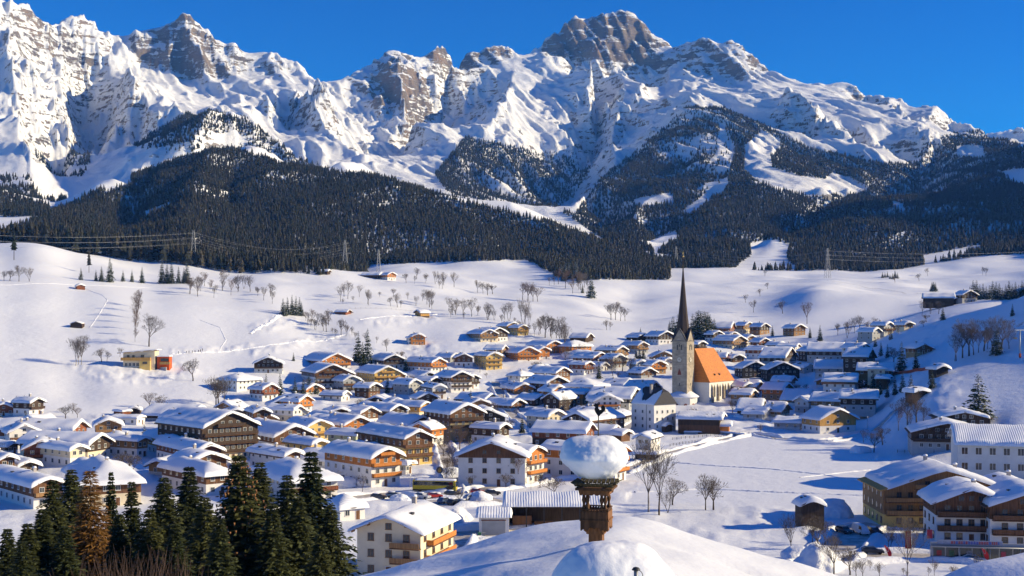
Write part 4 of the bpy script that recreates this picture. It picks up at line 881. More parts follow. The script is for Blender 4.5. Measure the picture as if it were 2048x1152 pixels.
H(1012, 842, 30, 62, 55, 2, 'white', 'dark', 'low white-roofed house in front of the black timber house')
H(985, 784, 34, 62, 55, 1, 'white', 'grey', 'grey bungalow with an even snow blanket beside the white small house', chim=0)
H(1040, 795, 34, 60, 48, 1, 'white', 'brown', 'brown bungalow with snow roof sloping toward the guest house')
# --- centre
H(1059, 691, 48, 50, 24, 2, 'white', 'orange', 'wide orange timber chalet in the row below the alders', bal=(1,), balc='orange', roofc='orange', split=0.2)
H(1090, 692, 28, 20, 30, 2, 'white', 'orange', 'small orange chalet leaning on the wide orange one', roofc='orange', split=.4)
H(1111, 679, 36, 44, 32, 2, 'tan', 'orange', 'orange-gabled house behind the two orange chalets', roofc='orange', split=.2)
H(1166, 676, 44, 30, 40, 2, 'tan', 'orange', 'boxy orange house with hipped snow lid under the alders', hip=1.0, split=0)
H(1182, 664, 18, 36, 62, 1, 'dark', 'dark', 'low dark hay barn with long snow roof above the boxy orange house', name='hay_barn', cat='barn', wins=False, chim=0)
H(1204, 702, 34, 46, 42, 2, 'grey', 'red', 'red-brown chalet between the spruce and the twin-gabled house', )
H(1246, 690, 30, 44, 40, 3, 'white', 'tan', 'twin-gabled white house with tan balconies', bal=(1, 2), balc='tan', wing=((7, 5, 0, 7, 9, 2.7, 'white', 'tan', dict(bal=(1,), balc='tan')),))
H(1328, 700, 50, 14, 4, 2, 'olive', 'tan', 'broad olive-brown house on the slope left of the church spire', bal=(1,), balc='tan', Lm=12)
H(1320, 718, 34, 30, 28, 2, 'tan', 'orange', 'orange house with snowy balcony left of the church tower', bal=(1,), balc='orange')
H(1285, 718, 28, 20, 22, 2, 'grey', 'grey', 'plain grey house left of the orange one near the tower', Lm=9)
H(1340, 714, 26, 22, 25, 2, 'pale', 'grey', 'narrow grey house touching the church tower', Lm=9)
H(1300, 733, 36, 30, 30, 1, 'grey', 'brown', 'low brown house among snowy shrubs below the tower')
H(1129, 731, 34, 58, 46, 2, 'tan', 'brown', 'brown house with steep lit side among snowy gardens')
H(1117, 750, 50, 48, 32, 2, 'brown', 'brown', 'plain brown house with bare birch before it', split=0)
H(1056, 739, 30, 30, 45, 2, 'white', 'white', 'square white house under a pyramid of snow', hip=1.0, split=2)
H(1205, 754, 34, 68, 58, 2, 'pale', 'pale', 'pale house with a big square snow roof in the village centre', hip=.8, split=2)
H(1262, 755, 30, 48, 55, 1, 'cream', 'tan', 'low cream house right of the big square snow roof')
H(1050, 764, 44, 30, 22, 1, 'tan', 'orange', 'low orange house with broad gable behind the black timber house')
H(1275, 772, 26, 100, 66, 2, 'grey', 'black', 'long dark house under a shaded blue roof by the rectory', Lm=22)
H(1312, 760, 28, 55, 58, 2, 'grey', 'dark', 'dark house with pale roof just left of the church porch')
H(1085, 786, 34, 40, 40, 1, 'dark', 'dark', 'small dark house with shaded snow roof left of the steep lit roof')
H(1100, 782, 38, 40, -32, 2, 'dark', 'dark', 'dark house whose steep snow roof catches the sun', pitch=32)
H(1180, 776, 22, 58, 62, 2, 'tan', 'orange', 'house with a bright square roof and orange end wall', pitch=14)
H(1216, 785, 62, 26, 8, 2, 'white', 'white', 'white house with broad low gable and orange balcony corner', bal=(1,), balc='orange', Lm=14, roofc='brown')
H(1151, 820, 66, 92, -38, 2, 'dark', 'dark', 'big dark barn house with a sunlit roof dotted by footprints', name='barn_house', pitch=24, Lm=24, split=.5)
H(1116, 816, 40, 50, 42, 2, 'grey', 'cream', 'cream-gabled house with roof windows beside a white birch', roofc='tan')
H(1185, 842, 24, 90, 68, 2, 'dark', 'red', 'long shaded house with a red-brown end left of the cockerel', Lm=20)
H(1236, 846, 22, 64, 66, 1, 'white', 'grey', 'low shed with ribbed snow roof right of the cockerel', name='shed', cat='shed', wins=False, chim=0, ribbed=True)
H(1257, 855, 24, 28, 48, 1, 'brown', 'brown', 'tiny brown outbuilding at the foot of the rectory', wins=False, chim=0, name='outbuilding', cat='shed')
H(1284, 864, 42, 50, -24, 2, 'white', 'white', 'white cottage with plain gable and snow-topped carport', name='cottage', pitch=22, roofc='dark', Lm=11, chim=0)
H(1450, 822, 26, 78, 74, 2, 'brown', 'dark', 'long dark barn with thick snow slab below the church', name='barn', cat='barn', wins=False, chim=1, Lm=17, pitch=12)
H(1465, 842, 18, 72, 78, 1, 'orange', 'orange', 'low orange timber lean-to in front of the dark barn', name='outbuilding', cat='shed', wins=False, chim=0, Lm=16, pitch=8, split=0)
# --- right of the church
H(1500, 762, 30, 24, 32, 2, 'white', 'tan', 'tan-gabled house peeping out behind the church choir', bal=(1,), balc='tan')
H(1530, 795, 26, 52, 70, 1, 'grey', 'brown', 'low brown house with thick snow roof right of the church wall', chim=0)
H(1540, 812, 30, 46, 66, 1, 'pale', 'grey', 'grey garage block with soft snow roof below the church', name='garage', cat='garage', chim=0, pitch=10)
H(1512, 720, 56, 30, 12, 2, 'black', 'black', 'black timber barn with open front right of the orange church roof', Lm=12, name='barn', cat='barn', chim=0, split=0)
H(1568, 722, 70, 16, 4, 2, 'black', 'black', 'broad black chalet with window band right of the black barn', Lm=14, bal=(1,), balc='black', roofc='black', split=0)
H(1468, 642, 16, 38, 68, 2, 'white', 'red', 'red-brown farm barn over white base behind the church wood', name='farm_barn', cat='barn', chim=0, Lm=15)
H(1500, 642, 24, 22, 38, 2, 'cream', 'tan', 'tan farmhouse next to the red-brown barn')
H(1532, 644, 22, 24, 40, 2, 'tan', 'dark', 'dark farmhouse at the right end of the far farm row')
H(1438, 660, 24, 20, 30, 2, 'white', 'dark', 'dark-gabled house half behind the church wood')
H(1482, 669, 32, 44, 38, 2, 'cream', 'tan', 'tan balconied house behind the orange church roof', bal=(1,), balc='tan')
H(1470, 662, 26, 20, 28, 1, 'white', 'tan', 'low house with cream gable beneath the farm row')
H(1505, 668, 22, 18, 30, 2, 'white', 'tan', 'small pale house right of the tan balconied house')
H(1532, 674, 26, 22, 30, 2, 'tan', 'red', 'rusty brown house above the black chalet')
H(1602, 646, 26, 26, 30, 2, 'tan', 'brown', 'brown chalet beside the tall bare tree at the foot of the mound')
H(1335, 660, 36, 30, 28, 2, 'white', 'dark', 'dark chalet on the meadow edge left of the spire')
H(1290, 664, 30, 26, 32, 1, 'dark', 'dark', 'low dark shed in the shadow of a young spruce', wins=False, chim=0, name='shed', cat='shed')
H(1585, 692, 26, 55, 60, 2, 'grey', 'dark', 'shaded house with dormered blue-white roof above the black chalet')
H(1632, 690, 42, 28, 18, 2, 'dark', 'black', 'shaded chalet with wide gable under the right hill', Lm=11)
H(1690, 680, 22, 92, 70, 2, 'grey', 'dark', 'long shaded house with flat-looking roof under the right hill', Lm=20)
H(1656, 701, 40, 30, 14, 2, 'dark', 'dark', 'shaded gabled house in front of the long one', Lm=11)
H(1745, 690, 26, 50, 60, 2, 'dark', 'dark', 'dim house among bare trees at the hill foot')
H(1690, 713, 20, 60, 74, 2, 'pale', 'grey', 'house with bright ribbed roof in a sun gap among shaded ones', ribbed=True)
H(1718, 741, 24, 60, 70, 3, 'white', 'pale', 'tall pale apartment house with square upper windows', name='apartment_house', split=3, Lm=15)
H(1776, 729, 16, 42, 72, 2, 'cream', 'cream', 'modern beige cube house with flat snow roof', name='cube_house', pitch=3, split=2, chim=0)
H(1783, 746, 16, 30, 66, 1, 'dark', 'dark', 'low shed with snow slab in front of the beige cube', name='shed', cat='shed', wins=False, chim=0, pitch=8)
H(1758, 772, 22, 66, 72, 2, 'grey', 'dark', 'house with long thick snow roof and dark gable end', Lm=15)
H(1790, 797, 30, 80, 70, 1, 'tan', 'brown', 'brown chalet with lumpy snow roof at the foot of the slope', Lm=16, Wm=12, d=600)
H(1578, 762, 24, 46, 52, 2, 'olive', 'orange', 'house with glowing orange gable below the black chalet', roofc='tan')
H(1626, 776, 24, 56, 62, 1, 'white', 'tan', 'low house with white snow roof beside the irregular one')
H(1600, 790, 34, 62, -50, 2, 'grey', 'pale', 'house whose melting snow roof shows dark patches', pitch=26, Lm=15)
H(1702, 812, 40, 90, 64, 2, 'white', 'tan', 'broad-roofed house behind the honey-wood gable', Lm=16, Wm=12, d=570)
H(1680, 824, 78, 66, 20, 2, 'white', 'honey', 'honey-wood gable house over white base beside the snowfield', split=1.0, Lm=13, detail=2, gwin=3, roofc='tan', d=500)
H(1613, 832, 22, 60, 64, 1, 'pale', 'grey', 'low shaded bungalow left of the honey-wood gable', pitch=12)
H(1575, 802, 22, 40, 58, 1, 'cream', 'tan', 'low cream house with heaped snow roof by the church wall')
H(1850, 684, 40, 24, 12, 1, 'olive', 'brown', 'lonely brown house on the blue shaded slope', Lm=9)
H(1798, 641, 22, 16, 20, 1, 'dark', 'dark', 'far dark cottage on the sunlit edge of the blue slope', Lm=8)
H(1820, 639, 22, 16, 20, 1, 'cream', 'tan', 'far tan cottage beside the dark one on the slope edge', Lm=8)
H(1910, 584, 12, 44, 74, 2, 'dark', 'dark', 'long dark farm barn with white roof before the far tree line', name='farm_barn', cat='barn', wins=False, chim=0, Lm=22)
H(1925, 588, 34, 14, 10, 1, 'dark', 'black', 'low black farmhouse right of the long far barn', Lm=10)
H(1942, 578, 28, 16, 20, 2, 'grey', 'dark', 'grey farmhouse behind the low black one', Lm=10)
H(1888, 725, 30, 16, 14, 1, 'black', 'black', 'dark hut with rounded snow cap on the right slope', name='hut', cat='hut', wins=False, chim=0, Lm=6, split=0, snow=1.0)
H(1845, 772, 34, 16, 16, .8, 'dark', 'dark', 'half-buried shed with domed snow at the foot of the slope', name='shed', cat='shed', wins=False, chim=0, Lm=6, split=0, snow=1.3, pitch=14)
H(1930, 820, 110, 40, -10, 2, 'grey', 'dark', 'dark house under the big spruce with a spreading snow roof', Lm=14, pitch=14)
H(1896, 841, 150, 60, -14, 2, 'grey', 'dark', 'broad dark house with sweeping low gable left of the school', Lm=17, pitch=16, bal=(1,), balc='dark')
H(785, 543, 20, 26, 42, 2, 'white', 'orange', 'orange farmhouse standing alone on the high meadow', name='farmhouse', roofc='orange', dmin=1000)
H(765, 543, 14, 40, 70, 1, 'dark', 'dark', 'dark barn attached left of the lone orange farmhouse', name='farm_barn', cat='barn', wins=False, chim=0, dmin=1000, Lm=20)
H(660, 538, 8, 22, 74, 1, 'dark', 'dark', 'white-roofed hut at the wood edge on the skyline meadow', name='hut', cat='hut', wins=False, chim=0, dmin=1100)
H(152, 641, 24, 6, 4, .9, 'dark', 'dark', 'dark brown hay hut alone on the open left meadow', name='hay_hut', cat='hut', wins=False, chim=0, split=0, of=.4, ox=.4, Lm=6, dmin=500, snow=.4)
H(162, 566, 18, 16, 28, .9, 'red', 'red', 'red-brown hay hut below the row of dark spruces', name='hay_hut', cat='hut', wins=False, chim=0, split=0, of=.5, ox=.5, Lm=7, dmin=700)
H(700, 618, 14, 26, 68, .5, 'red', 'red', 'tiny red shelter under a bare tree on the meadow', name='shelter', cat='hut', wins=False, chim=0, dmin=700, snow=.4)
# --- lower left
H(378, 866, 58, 70, 36, 2, 'pale', 'honey', 'pale house with honey-coloured gable above the spruces', roofc='honey', bal=(1,), balc='honey')
H(422, 882, 60, 95, 36, 2, 'white', 'red', 'red-brown gable chalet with white base in front of the timber hotel', bal=(1,), balc='red', gwin=4)
H(505, 866, 30, 58, 42, 2, 'white', 'pale', 'white house with brown balcony below the brown-gabled chalet', bal=(1,), balc='dark', roofc='tan')
H(590, 894, 42, 80, 42, 2, 'white', 'brown', 'white house with dark brown gable tip behind the big spruces', split=1.6, roofc='brown')
H(643, 873, 44, 60, 42, 2, 'green', 'yellow', 'pale green house with bright yellow gable', roofc='honey')
H(777, 889, 70, 108, 40, 3, 'white', 'orange', 'big orange-balconied chalet by the bus stop', bal=(1, 2, 3), balc='orange', split=2, roofc='orange', ribbed=True, name='guest_house', detail=2)
H(632, 928, 110, 90, 30, 2, 'white', 'white', 'house with a wide smooth snow roof right behind the spruces', hip=.7, bal=(1,), balc='red', split=2)
H(708, 992, 60, 40, 35, 1, 'white', 'white', 'little white pavilion with a domed hip of snow', hip=1.0, split=1, name='pavilion', cat='pavilion', chim=0, roofc='dark', ox=.7, of=.7)
H(825, 918, 20, 40, 58, 1, 'white', 'grey', 'low annexe with shaded lean roof beside the orange-balconied chalet', name='annexe', chim=0, pitch=10)
H(440, 928, 60, 100, 40, 2, 'white', 'brown', 'house with a broad snow roof hidden behind the tallest spruce', hip=.8)
H(225, 932, 130, 120, 25, 2, 'cream', 'brown', 'large house with smooth hip of snow behind the larch', hip=.8)
H(100, 946, 70, 100, 42, 2, 'white', 'brown', 'brown and white chalet with smooth curved snow roof behind the left spruces', bal=(1,), balc='tan', split=1)
H(160, 884, 40, 75, 50, 2, 'white', 'cream', 'house with small gable behind the curved-roof apartments')
H(290, 868, 30, 80, 58, 2, 'white', 'tan', 'tan-gabled house with untidy snow behind the curved bays')
H(18, 905, 40, 40, 40, 2, 'white', 'brown', 'white house with a brown verge cut by the left border', bal=(1,), balc='tan')
H(60, 915, 50, 60, 40, 1, 'grey', 'dark', 'shaded low house left of the brown gable', chim=0)
H(30, 878, 30, 60, 60, 1, 'white', 'dark', 'low snow-covered house below the long red-brown farmhouse', chim=0)
# --- bottom
CREAM = H(771, 1026, 150, 150, -17, 3, 'cream', 'cream', 'large cream house with sunlit roof and wooden side balconies', name='guest_house', split=3, Lm=17, roofc='tan', win='b', gwin=3, ribbed=False, d=None, bal=(), detail=2, pitch=23, snow=.5)
H(982, 878, 150, 70, -6, 3, 'white', 'brown', 'white hotel with brown gable and small separate balconies', name='hotel', cat='hotel', split=2.85, Lm=17, gwin=4, win='b', pitch=22, wing=((11.5, 9, 62, 9, 12, 3, 'white', 'orange', dict(bal=(1, 2), balc='orange')),))
H(1250, 884, 28, 145, 58, 3, 'white', 'orange', 'orange-balconied chalet partly hidden by the bell turret', bal=(1, 2, 3), balc='orange', roofc='orange', Lm=24, name='guest_house')
H(1893, 929, 250, 150, -2, 3, 'yellow', 'tan', 'grand yellow hotel with carved wooden gable and arched windows', name='grand_hotel', cat='hotel', split=1.0, Lm=18, bal=(1, 2, 3), balc='tan', roofc='honey', gwin=9, pitch=19, ribbed=True, chim=2, win='b')
SHOP = H(1946, 968, 155, 60, -8, 3, 'white', 'brown', 'brown-gabled sports shop with long wooden balconies and glass front', name='shop_house', cat='shop', split=2.05, Lm=13, bal=(1, 2), balc='brown', gwin=5, pitch=22, win='b', snow=1.0)
H(2075, 972, 190, 60, -8, 3, 'white', 'brown', 'brown house adjoining the sports shop and cut by the right border', name='shop_house', cat='shop', split=2.05, Lm=13, bal=(1, 2), balc='brown', pitch=20, win='b', snow=.9)
H(2030, 955, 80, 40, -8, 3, 'yellow', 'tan', 'gable of the rear hotel wing with a snow mound', name='hotel_wing', cat='hotel', Lm=12, split=1.9)
H(1627, 992, 52, 16, 4, 1.6, 'dark', 'dark', 'dark wooden tower hut under a puffy snow hat', name='hut', cat='hut', wins=False, chim=0, Lm=4.5, split=0, snow=.8, of=.5, ox=.5, roofc='dark')
H(2110, 850, 60, 190, 74, 2, 'pale', 'pale', 'long pale school building with rows of dark square windows', name='school', cat='school', split=2, fh=4.0, wsc=1.5, epitch=3.3, Lm=25, pitch=16, chim=0, ribbed=True, roofc='grey')

# wooden balconies on the sunny side wall of the large cream house, stairs with a snowy canopy at its left corner
for z in (2.9, 5.6):
    mb = MB(); mb.box(5.9, 7.4, 3, 15, z-.15, z); bo = mb.build('balcony', PAL['brown'], CREAM); mb = MB(); mb.box(7.32, 7.42, 3, 15, z+.1, z+1.0); mb.box(5.9, 7.4, 2.95, 3.05, z+.1, z+1.0); mb.build('railing', PAL['orange'], bo)
for z in (2.9, 5.6):
    mb = MB(); mb.box(.6, 6.2, -1.2, 0, z-.15, z); bo = mb.build('balcony', PAL['brown'], CREAM); mb = MB(); mb.box(.6, 6.2, -1.26, -1.18, z+.1, z+1.0); mb.build('railing', PAL['tan'], bo)
# the closely built quarters between the houses above: smaller houses, each named by its neighbour
_rf = random.Random(31); _hs = [(o.location.x, o.location.y, o['label']) for o in COL.objects if o.parent is None and o.get('category') in ('house', 'hotel', 'barn', 'garage', 'shed', 'pavilion', 'church', 'school', 'hut', 'shop')]
_hs += [(8.0, 266.0, 'shed'), (-10.0, 258.0, 'garage')]; _made = 0; _try = 0; _used = set()
_CO = [('white', 'brown', 'brown-gabled', 'brown'), ('white', 'dark', 'dark-gabled', 'dark'), ('grey', 'tan', 'tan-gabled', 'tan'), ('white', 'orange', 'orange-gabled', 'orange'), ('grey', 'grey', 'plain grey', 'dark'), ('brown', 'dark', 'dark brown', 'dark'), ('white', 'red', 'rust-gabled', 'red'), ('pale', 'white', 'plain white', 'brown')]
while _made < 70 and _try < 4000:
    _try += 1; d = _rf.uniform(330, 860); u = _rf.uniform(-10, 1790); x = (u-U0)/F*d
    if (u > 1225 and d < 560) or (u < 420 and d > 560) or (u < 560 and d > 640) or (u < 860 and d > 690) or (d > 800 and not 940 < u < 1620): continue
    if 1560 < u and d < 640: continue
    if 1335 < u < 1500 and 560 < d < 720 or 860 < u < 1300 and d < 430: continue
    if min(abs(x-a)+abs(d+5-b_)*.8 for a, b_, l in _hs) < (15.5 if d < 430 else 12.5): continue
    if _rd_near[min(int(row_of(d)), NR-1), min(int(np.interp(u, colu, np.arange(NC))), NC-1)] < 7: continue
    near_ = sorted(((x-a)**2+(d-b_)**2, l) for a, b_, l in _hs if len(l) > 12); lo, up, word, rc = _CO[_rf.randrange(8)]; nb = ' '.join(near_[0][1].replace(',', '').split()[:7])
    while nb.split()[-1] in ('with', 'and', 'the', 'of', 'over', 'behind', 'in', 'a', 'by', 'under', 'left', 'right', 'between', 'below', 'above', 'beside', 'before', 'its', 'to', 'from', 'on', 'next', 'front', 'whose', 'at', 'among', 'beneath', 'large', 'red-brown', 'long', 'wide', 'bright'): nb = nb.rsplit(' ', 1)[0]
    lab = 'small %s house beside the %s' % (word, nb)
    if lab in _used: continue
    _used.add(lab); hs_ = _rf.choice((1, 2, 2)); W_ = _rf.uniform(8, 11); H(u, 700, 0, 0, _rf.choice((20, 32, 40, 48, 58, 66, -25)), hs_, lo, up, lab, Wm=W_, Lm=_rf.uniform(9, 14), d=d, roofc=rc, bal=(1,) if hs_ == 2 and _rf.random() < .6 else (), balc=up if up in ('brown', 'dark', 'tan', 'orange', 'honey', 'red') else 'brown', pitch=_rf.choice((22, 25, 27)))
    _hs.append((x, d, lab if False else 'x')); _made += 1
print('FILL', _made, _try)
# ================================================================= CHURCH AND OTHER SPECIAL BUILDINGS
STONE = pmat('tower_stone', (0.43, 0.365, 0.275), 0.9, 0.2, 0.5, (1, 1, 1.6), 0.3); SHINGLE = pmat('spire_shingle', (0.060, 0.040, 0.032), 0.8, 0.25, 1.5, (1, 1, 3), 0.3)
CHWHITE = pmat('church_plaster', (0.76, 0.73, 0.66), 0.9, 0.06, 0.3)
def tile_mat():
    m, nt, N, L, b = nodemat('orange_roof_tiles'); b.inputs['Roughness'].default_value = 0.7
    tc = N.new('ShaderNodeTexCoord'); nz = N.new('ShaderNodeTexNoise'); nz.inputs['Scale'].default_value = 0.9; nz.inputs['Detail'].default_value = 8; L.new(tc.outputs['Object'], nz.inputs['Vector'])
    mp = N.new('ShaderNodeMapping'); mp.inputs['Scale'].default_value = (0.3, 0.35, 3.2); L.new(tc.outputs['Object'], mp.inputs['Vector']); n2 = N.new('ShaderNodeTexNoise'); n2.inputs['Scale'].default_value = 1.2; n2.inputs['Detail'].default_value = 4; L.new(mp.outputs[0], n2.inputs['Vector'])
    ad = N.new('ShaderNodeMath'); ad.operation = 'MULTIPLY_ADD'; L.new(n2.outputs['Fac'], ad.inputs[0]); ad.inputs[1].default_value = .6; ml = N.new('ShaderNodeMath'); ml.operation = 'MULTIPLY'; L.new(nz.outputs['Fac'], ml.inputs[0]); ml.inputs[1].default_value = .4; L.new(ml.outputs[0], ad.inputs[2])
    rp = N.new('ShaderNodeValToRGB'); e = rp.color_ramp.elements; e[0].position = .36; e[0].color = (0.40, 0.115, 0.010, 1); e[1].position = .62; e[1].color = (0.60, 0.20, 0.020, 1); L.new(ad.outputs[0], rp.inputs['Fac']); L.new(rp.outputs[0], b.inputs['Base Color'])
    bp = N.new('ShaderNodeBump'); bp.inputs['Strength'].default_value = .4; bp.inputs['Distance'].default_value = .06; L.new(n2.outputs['Fac'], bp.inputs['Height']); L.new(bp.outputs[0], b.inputs['Normal']); return m
TILE = tile_mat()
def arch_poly(w, h, n=6, pointed=True):
    """outline (x, z) of an arched opening standing on z=0"""
    pts = [(-w/2, 0), (w/2, 0), (w/2, h-w*(.9 if pointed else .5))]
    for i in range(1, n+1):
        t = i/n
        pts.append((w/2*(1-t)**.8 if pointed else w/2*math.cos(t*math.pi/2), h-w*(.9 if pointed else .5)*(1-t**.8 if pointed else 1-math.sin(t*math.pi/2))))
    for x, z in pts[-2:1:-1]: pts.append((-x, z))
    return pts
def arch_mesh(w, h, fr, gl, pointed=True):
    mb = MB(); o = arch_poly(w, h, pointed=pointed); i_ = arch_poly(w*.74, h*.9, pointed=pointed); mb.prism(o, -.06, .05, 0); mb.prism([(x, z+.1) for x, z in i_], -.09, -.05, 1); mb.box(-.04, .04, -.12, -.06, .1, h*.85, 0); return mb.mesh('arched_window', [fr, gl])
def church():
    d = 636.0; s = d/F; p = at_d(1390, d); a = R(-34); root = empty('church', p, a, 'white church with steep orange tiled roof and needle-thin dark spire', 'church')
    g0 = -p.z                                   # local height of the valley floor
    zr = 45-(697-650)*s-p.z; ze = 11.5; W2 = 8.2; L_ = 31.0
    mb = MB(); mb.box(-W2, W2, 0, L_, -3, ze); g = [(-W2, ze), (W2, ze), (0, zr-.4)]
    mb.add([(x, 0, z) for x, z in g]+[(x, L_*.8, z) for x, z in g], [(0, 1, 2), (5, 4, 3), (1, 4, 5, 2), (3, 0, 2, 5)]); mb.build('nave_wall', CHWHITE, root)
    # roof with a hipped choir end, tiles laid in courses
    o = .55; ridge_end = L_-7.5
    A = [(-W2-o, -.35, ze-1.0), (W2+o, -.35, ze-1.0), (0, -.35, zr)]; B = [(-W2-o, L_+o, ze-1.0), (W2+o, L_+o, ze-1.0), (0, ridge_end, zr)]
    mb = MB(); mb.add(A+B, [(1, 4, 5, 2), (0, 2, 5, 3), (3, 5, 4), (0, 1, 2), (0, 3, 4, 1)]); ro = mb.build('nave_roof', TILE, root)
    for k in range(2):      # little dormer hatches
        y = 9+k*6; z = ze+2.6; x = (W2+o)*(1-(z-ze+1)/(zr-ze+1)); mb = MB(); mb.box(x-.5, x+.55, y-.4, y+.4, z-.2, z+.5); mb.add([(x-.8, y-.5, z+.9), (x+.7, y-.5, z+.5), (x+.7, y+.5, z+.5), (x-.8, y+.5, z+.9)], [(0, 1, 2, 3)]); mb.build('dormer', SLATE, ro)
    wm = arch_mesh(2.2, 6.6, STONE, GLASS)
    for k, y in enumerate((6.5, 13.5, 20.5)): wo = link('arched_window', wm, root, (W2+.02, y, 2.6), (0, 0, R(90)))
    for y in (3.0, 10, 17, 24.0, 30.6):          # buttresses
        mb = MB(); mb.add([(W2-.1, y-.5, -3), (W2+1.3, y-.5, -3), (W2+1.3, y+.5, -3), (W2-.1, y+.5, -3), (W2-.1, y-.5, 9.6), (W2+1.1, y-.5, 7.2), (W2+1.1, y+.5, 7.2), (W2-.1, y+.5, 9.6)], [(0, 1, 5, 4), (1, 2, 6, 5), (2, 3, 7, 6), (4, 5, 6, 7)]); mb.build('buttress', STONE, root)
    mb = MB(); mb.box(-W2-.12, W2+.12, -.12, .02, ze-.8, ze-.4); mb.box(W2-.02, W2+.12, 0, L_, .8, 1.1); mb.build('cornice', STONE, root)
    # low choir chapel with snow
    mb = MB(); mb.box(W2-.5, W2+3.6, L_-5, L_+1.5, -3, 4.5); mb.build('chapel_wall', CHWHITE, root); so = link('chapel_snow', snow_mesh(2.6, -.5, 7.3, 4.4, .7, .5, 5, 1.0, SNOW), root, (W2+1.6, L_-5.2, 0))
    # tower
    tx, ty, w = -3.6, -6.8, 4.25; zt = 45-(682-650)*s-p.z; zg = 45-(657-650)*s-p.z; tip = 45+(650-518)*s-p.z
    T = Matrix.Translation((tx, ty, 0))
    mb = MB(); mb.box(-w, w, -w, w, -3, zt, 0, T)
    for f_ in range(4):         # the four gables
        Q = T @ Matrix.Rotation(R(90)*f_, 4, 'Z'); mb.add([(-w, -w, zt), (w, -w, zt), (0, -w, zg), (-w*.2, 0, zt), (w*.2, 0, zt), (0, 0, zg)], [(0, 1, 2), (1, 4, 5, 2), (0, 2, 5, 3)], 0, False, Q)
    tw = mb.build('tower', STONE, root)
    mb = MB()
    for z in (zt*.42, zt*.62, zt*.80, zt-.15): mb.box(-w-.14, w+.14, -w-.14, w+.14, z, z+.28, 0, T)
    mb.build('string_course', pmat('course_stone', (0.36, 0.31, 0.24), .9, .15), tw)
    mb = MB()
    for f_ in range(4):
        Q = T @ Matrix.Rotation(R(90)*f_, 4, 'Z'); mb.add([(-w-.2, -w-.25, zt-.2), (-w+.3, -w-.25, zt-.25), (0, -w-.25, zg-.35), (w-.3, -w-.25, zt-.25), (w+.2, -w-.25, zt-.2), (0, -w-.25, zg+.35), (-w-.2, 0, zt+.1), (0, 0, zg+.35), (w+.2, 0, zt+.1)], [(0, 1, 2, 5), (2, 3, 4, 5), (0, 5, 7, 6), (5, 4, 8, 7)], 0, False, Q)
    mb.build('gable_roof', SLATE, tw)
    # eight-sided spire, tapering to a needle
    n = 8; prof = [(w*.98, zt-.5), (w*.80, zg-.5), (w*.62, zg+5), (w*.42, zg+13.5), (w*.22, zg+23), (.34, tip-6), (.10, tip)]
    mb = MB(); mb.lathe(prof, n, 0, False, T @ Matrix.Rotation(R(22.5), 4, 'Z')); sp = mb.build('spire', SHINGLE, root)
    gold = pmat('gilded_copper', (0.55, 0.38, 0.12), .35, .1, metallic=.8); mb = MB(); Q = T @ Matrix.Translation((0, 0, tip)); mb.tube((tx, ty, tip-1), (tx, ty, tip+4.6), .09, .05, 6); mb.lathe([(.06, .6), (.42, .8), (.5, 1.1), (.42, 1.4), (.06, 1.6)], 10, 0, True, Q); mb.box(tx-.7, tx+.7, ty-.06, ty+.06, tip+3.3, tip+3.5); mb.build('spire_cross', gold, sp)
    bell = arch_mesh(1.0, 3.0, STONE, DARKMETAL, False); face = pmat('clock_face', (0.62, 0.58, 0.48), .6, .1); hand = pmat('clock_hands', (0.12, 0.09, 0.05), .5, .1)
    def clock():
        mb = MB(); mb.lathe([(1.55, 0), (1.55, .12)], 24, 0, False, Matrix.Rotation(R(90), 4, 'X')); mb.lathe([(1.38, .12), (1.38, .16)], 24, 1, False, Matrix.Rotation(R(90), 4, 'X'))
        for k in range(12):
            t = 2*math.pi*k/12; Q = Matrix.Rotation(t, 4, 'Y'); mb.box(-.06, .06, -.2, -.15, 1.02, 1.28, 0, Q)
        mb.box(-.07, .07, -.24, -.18, -.2, .8, 0, Matrix.Rotation(R(-60), 4, 'Y')); mb.box(-.05, .05, -.24, -.18, -.25, 1.15, 0, Matrix.Rotation(R(40), 4, 'Y')); return mb.mesh('clock', [hand, face])
    cm = clock(); slit = MB(); slit.box(-.22, .22, -.05, .05, -.7, .7, 0); slit = slit.mesh('slit_window', DARKMETAL)
    fig = MB(); fig.add([(-1.1, -.04, 0), (1.1, -.04, 0), (.75, -.04, 1.6), (0, -.04, 3.1), (-.75, -.04, 1.6)], [(0, 1, 2, 3, 4)]); fig.add([(-1.1, .04, 0), (1.1, .04, 0), (.75, .04, 1.6), (0, .04, 3.1), (-.75, .04, 1.6)], [(4, 3, 2, 1, 0)])
    fig = fig.mesh('wall_painting', pmat('faded_fresco', (0.30, 0.08, 0.05), .9, .3, 1.2))
    for f_ in range(4):
        q = R(90)*f_; c, sn = math.cos(q), math.sin(q)
        def lp(x, y): return (tx+c*x-sn*y, ty+sn*x+c*y)
        for x in (-1.15, 1.15): X, Y = lp(x, -w-.02); link('belfry_window', bell, tw, (X, Y, zt*.855), (0, 0, q))
        X, Y = lp(0, -w-.02); link('clock', cm, tw, (X, Y, zt*.70), (0, 0, q))
        if f_ in (0, 1): link('slit_window', slit, tw, (X, Y, zt*.30), (0, 0, q)); link('slit_window', slit, tw, (X, Y, zt*.93), (0, 0, q))
        if f_ == 0: link('wall_painting', fig, tw, (X, lp(0, -w-.06)[1], zt*.455), (0, 0, q))
    # porch round the tower foot
    mb = MB(); mb.lathe([(7.6, -3), (7.6, 3.0)], 10, 0, False, T); po = mb.build('porch_wall', CHWHITE, root)
    mb = MB(); mb.lathe([(8.3, 2.9), (8.35, 3.3), (7.9, 3.75), (6.0, 4.9), (4.4, 6.0)], 20, 0, True, T); mb.build('porch_snow', SNOW, root)
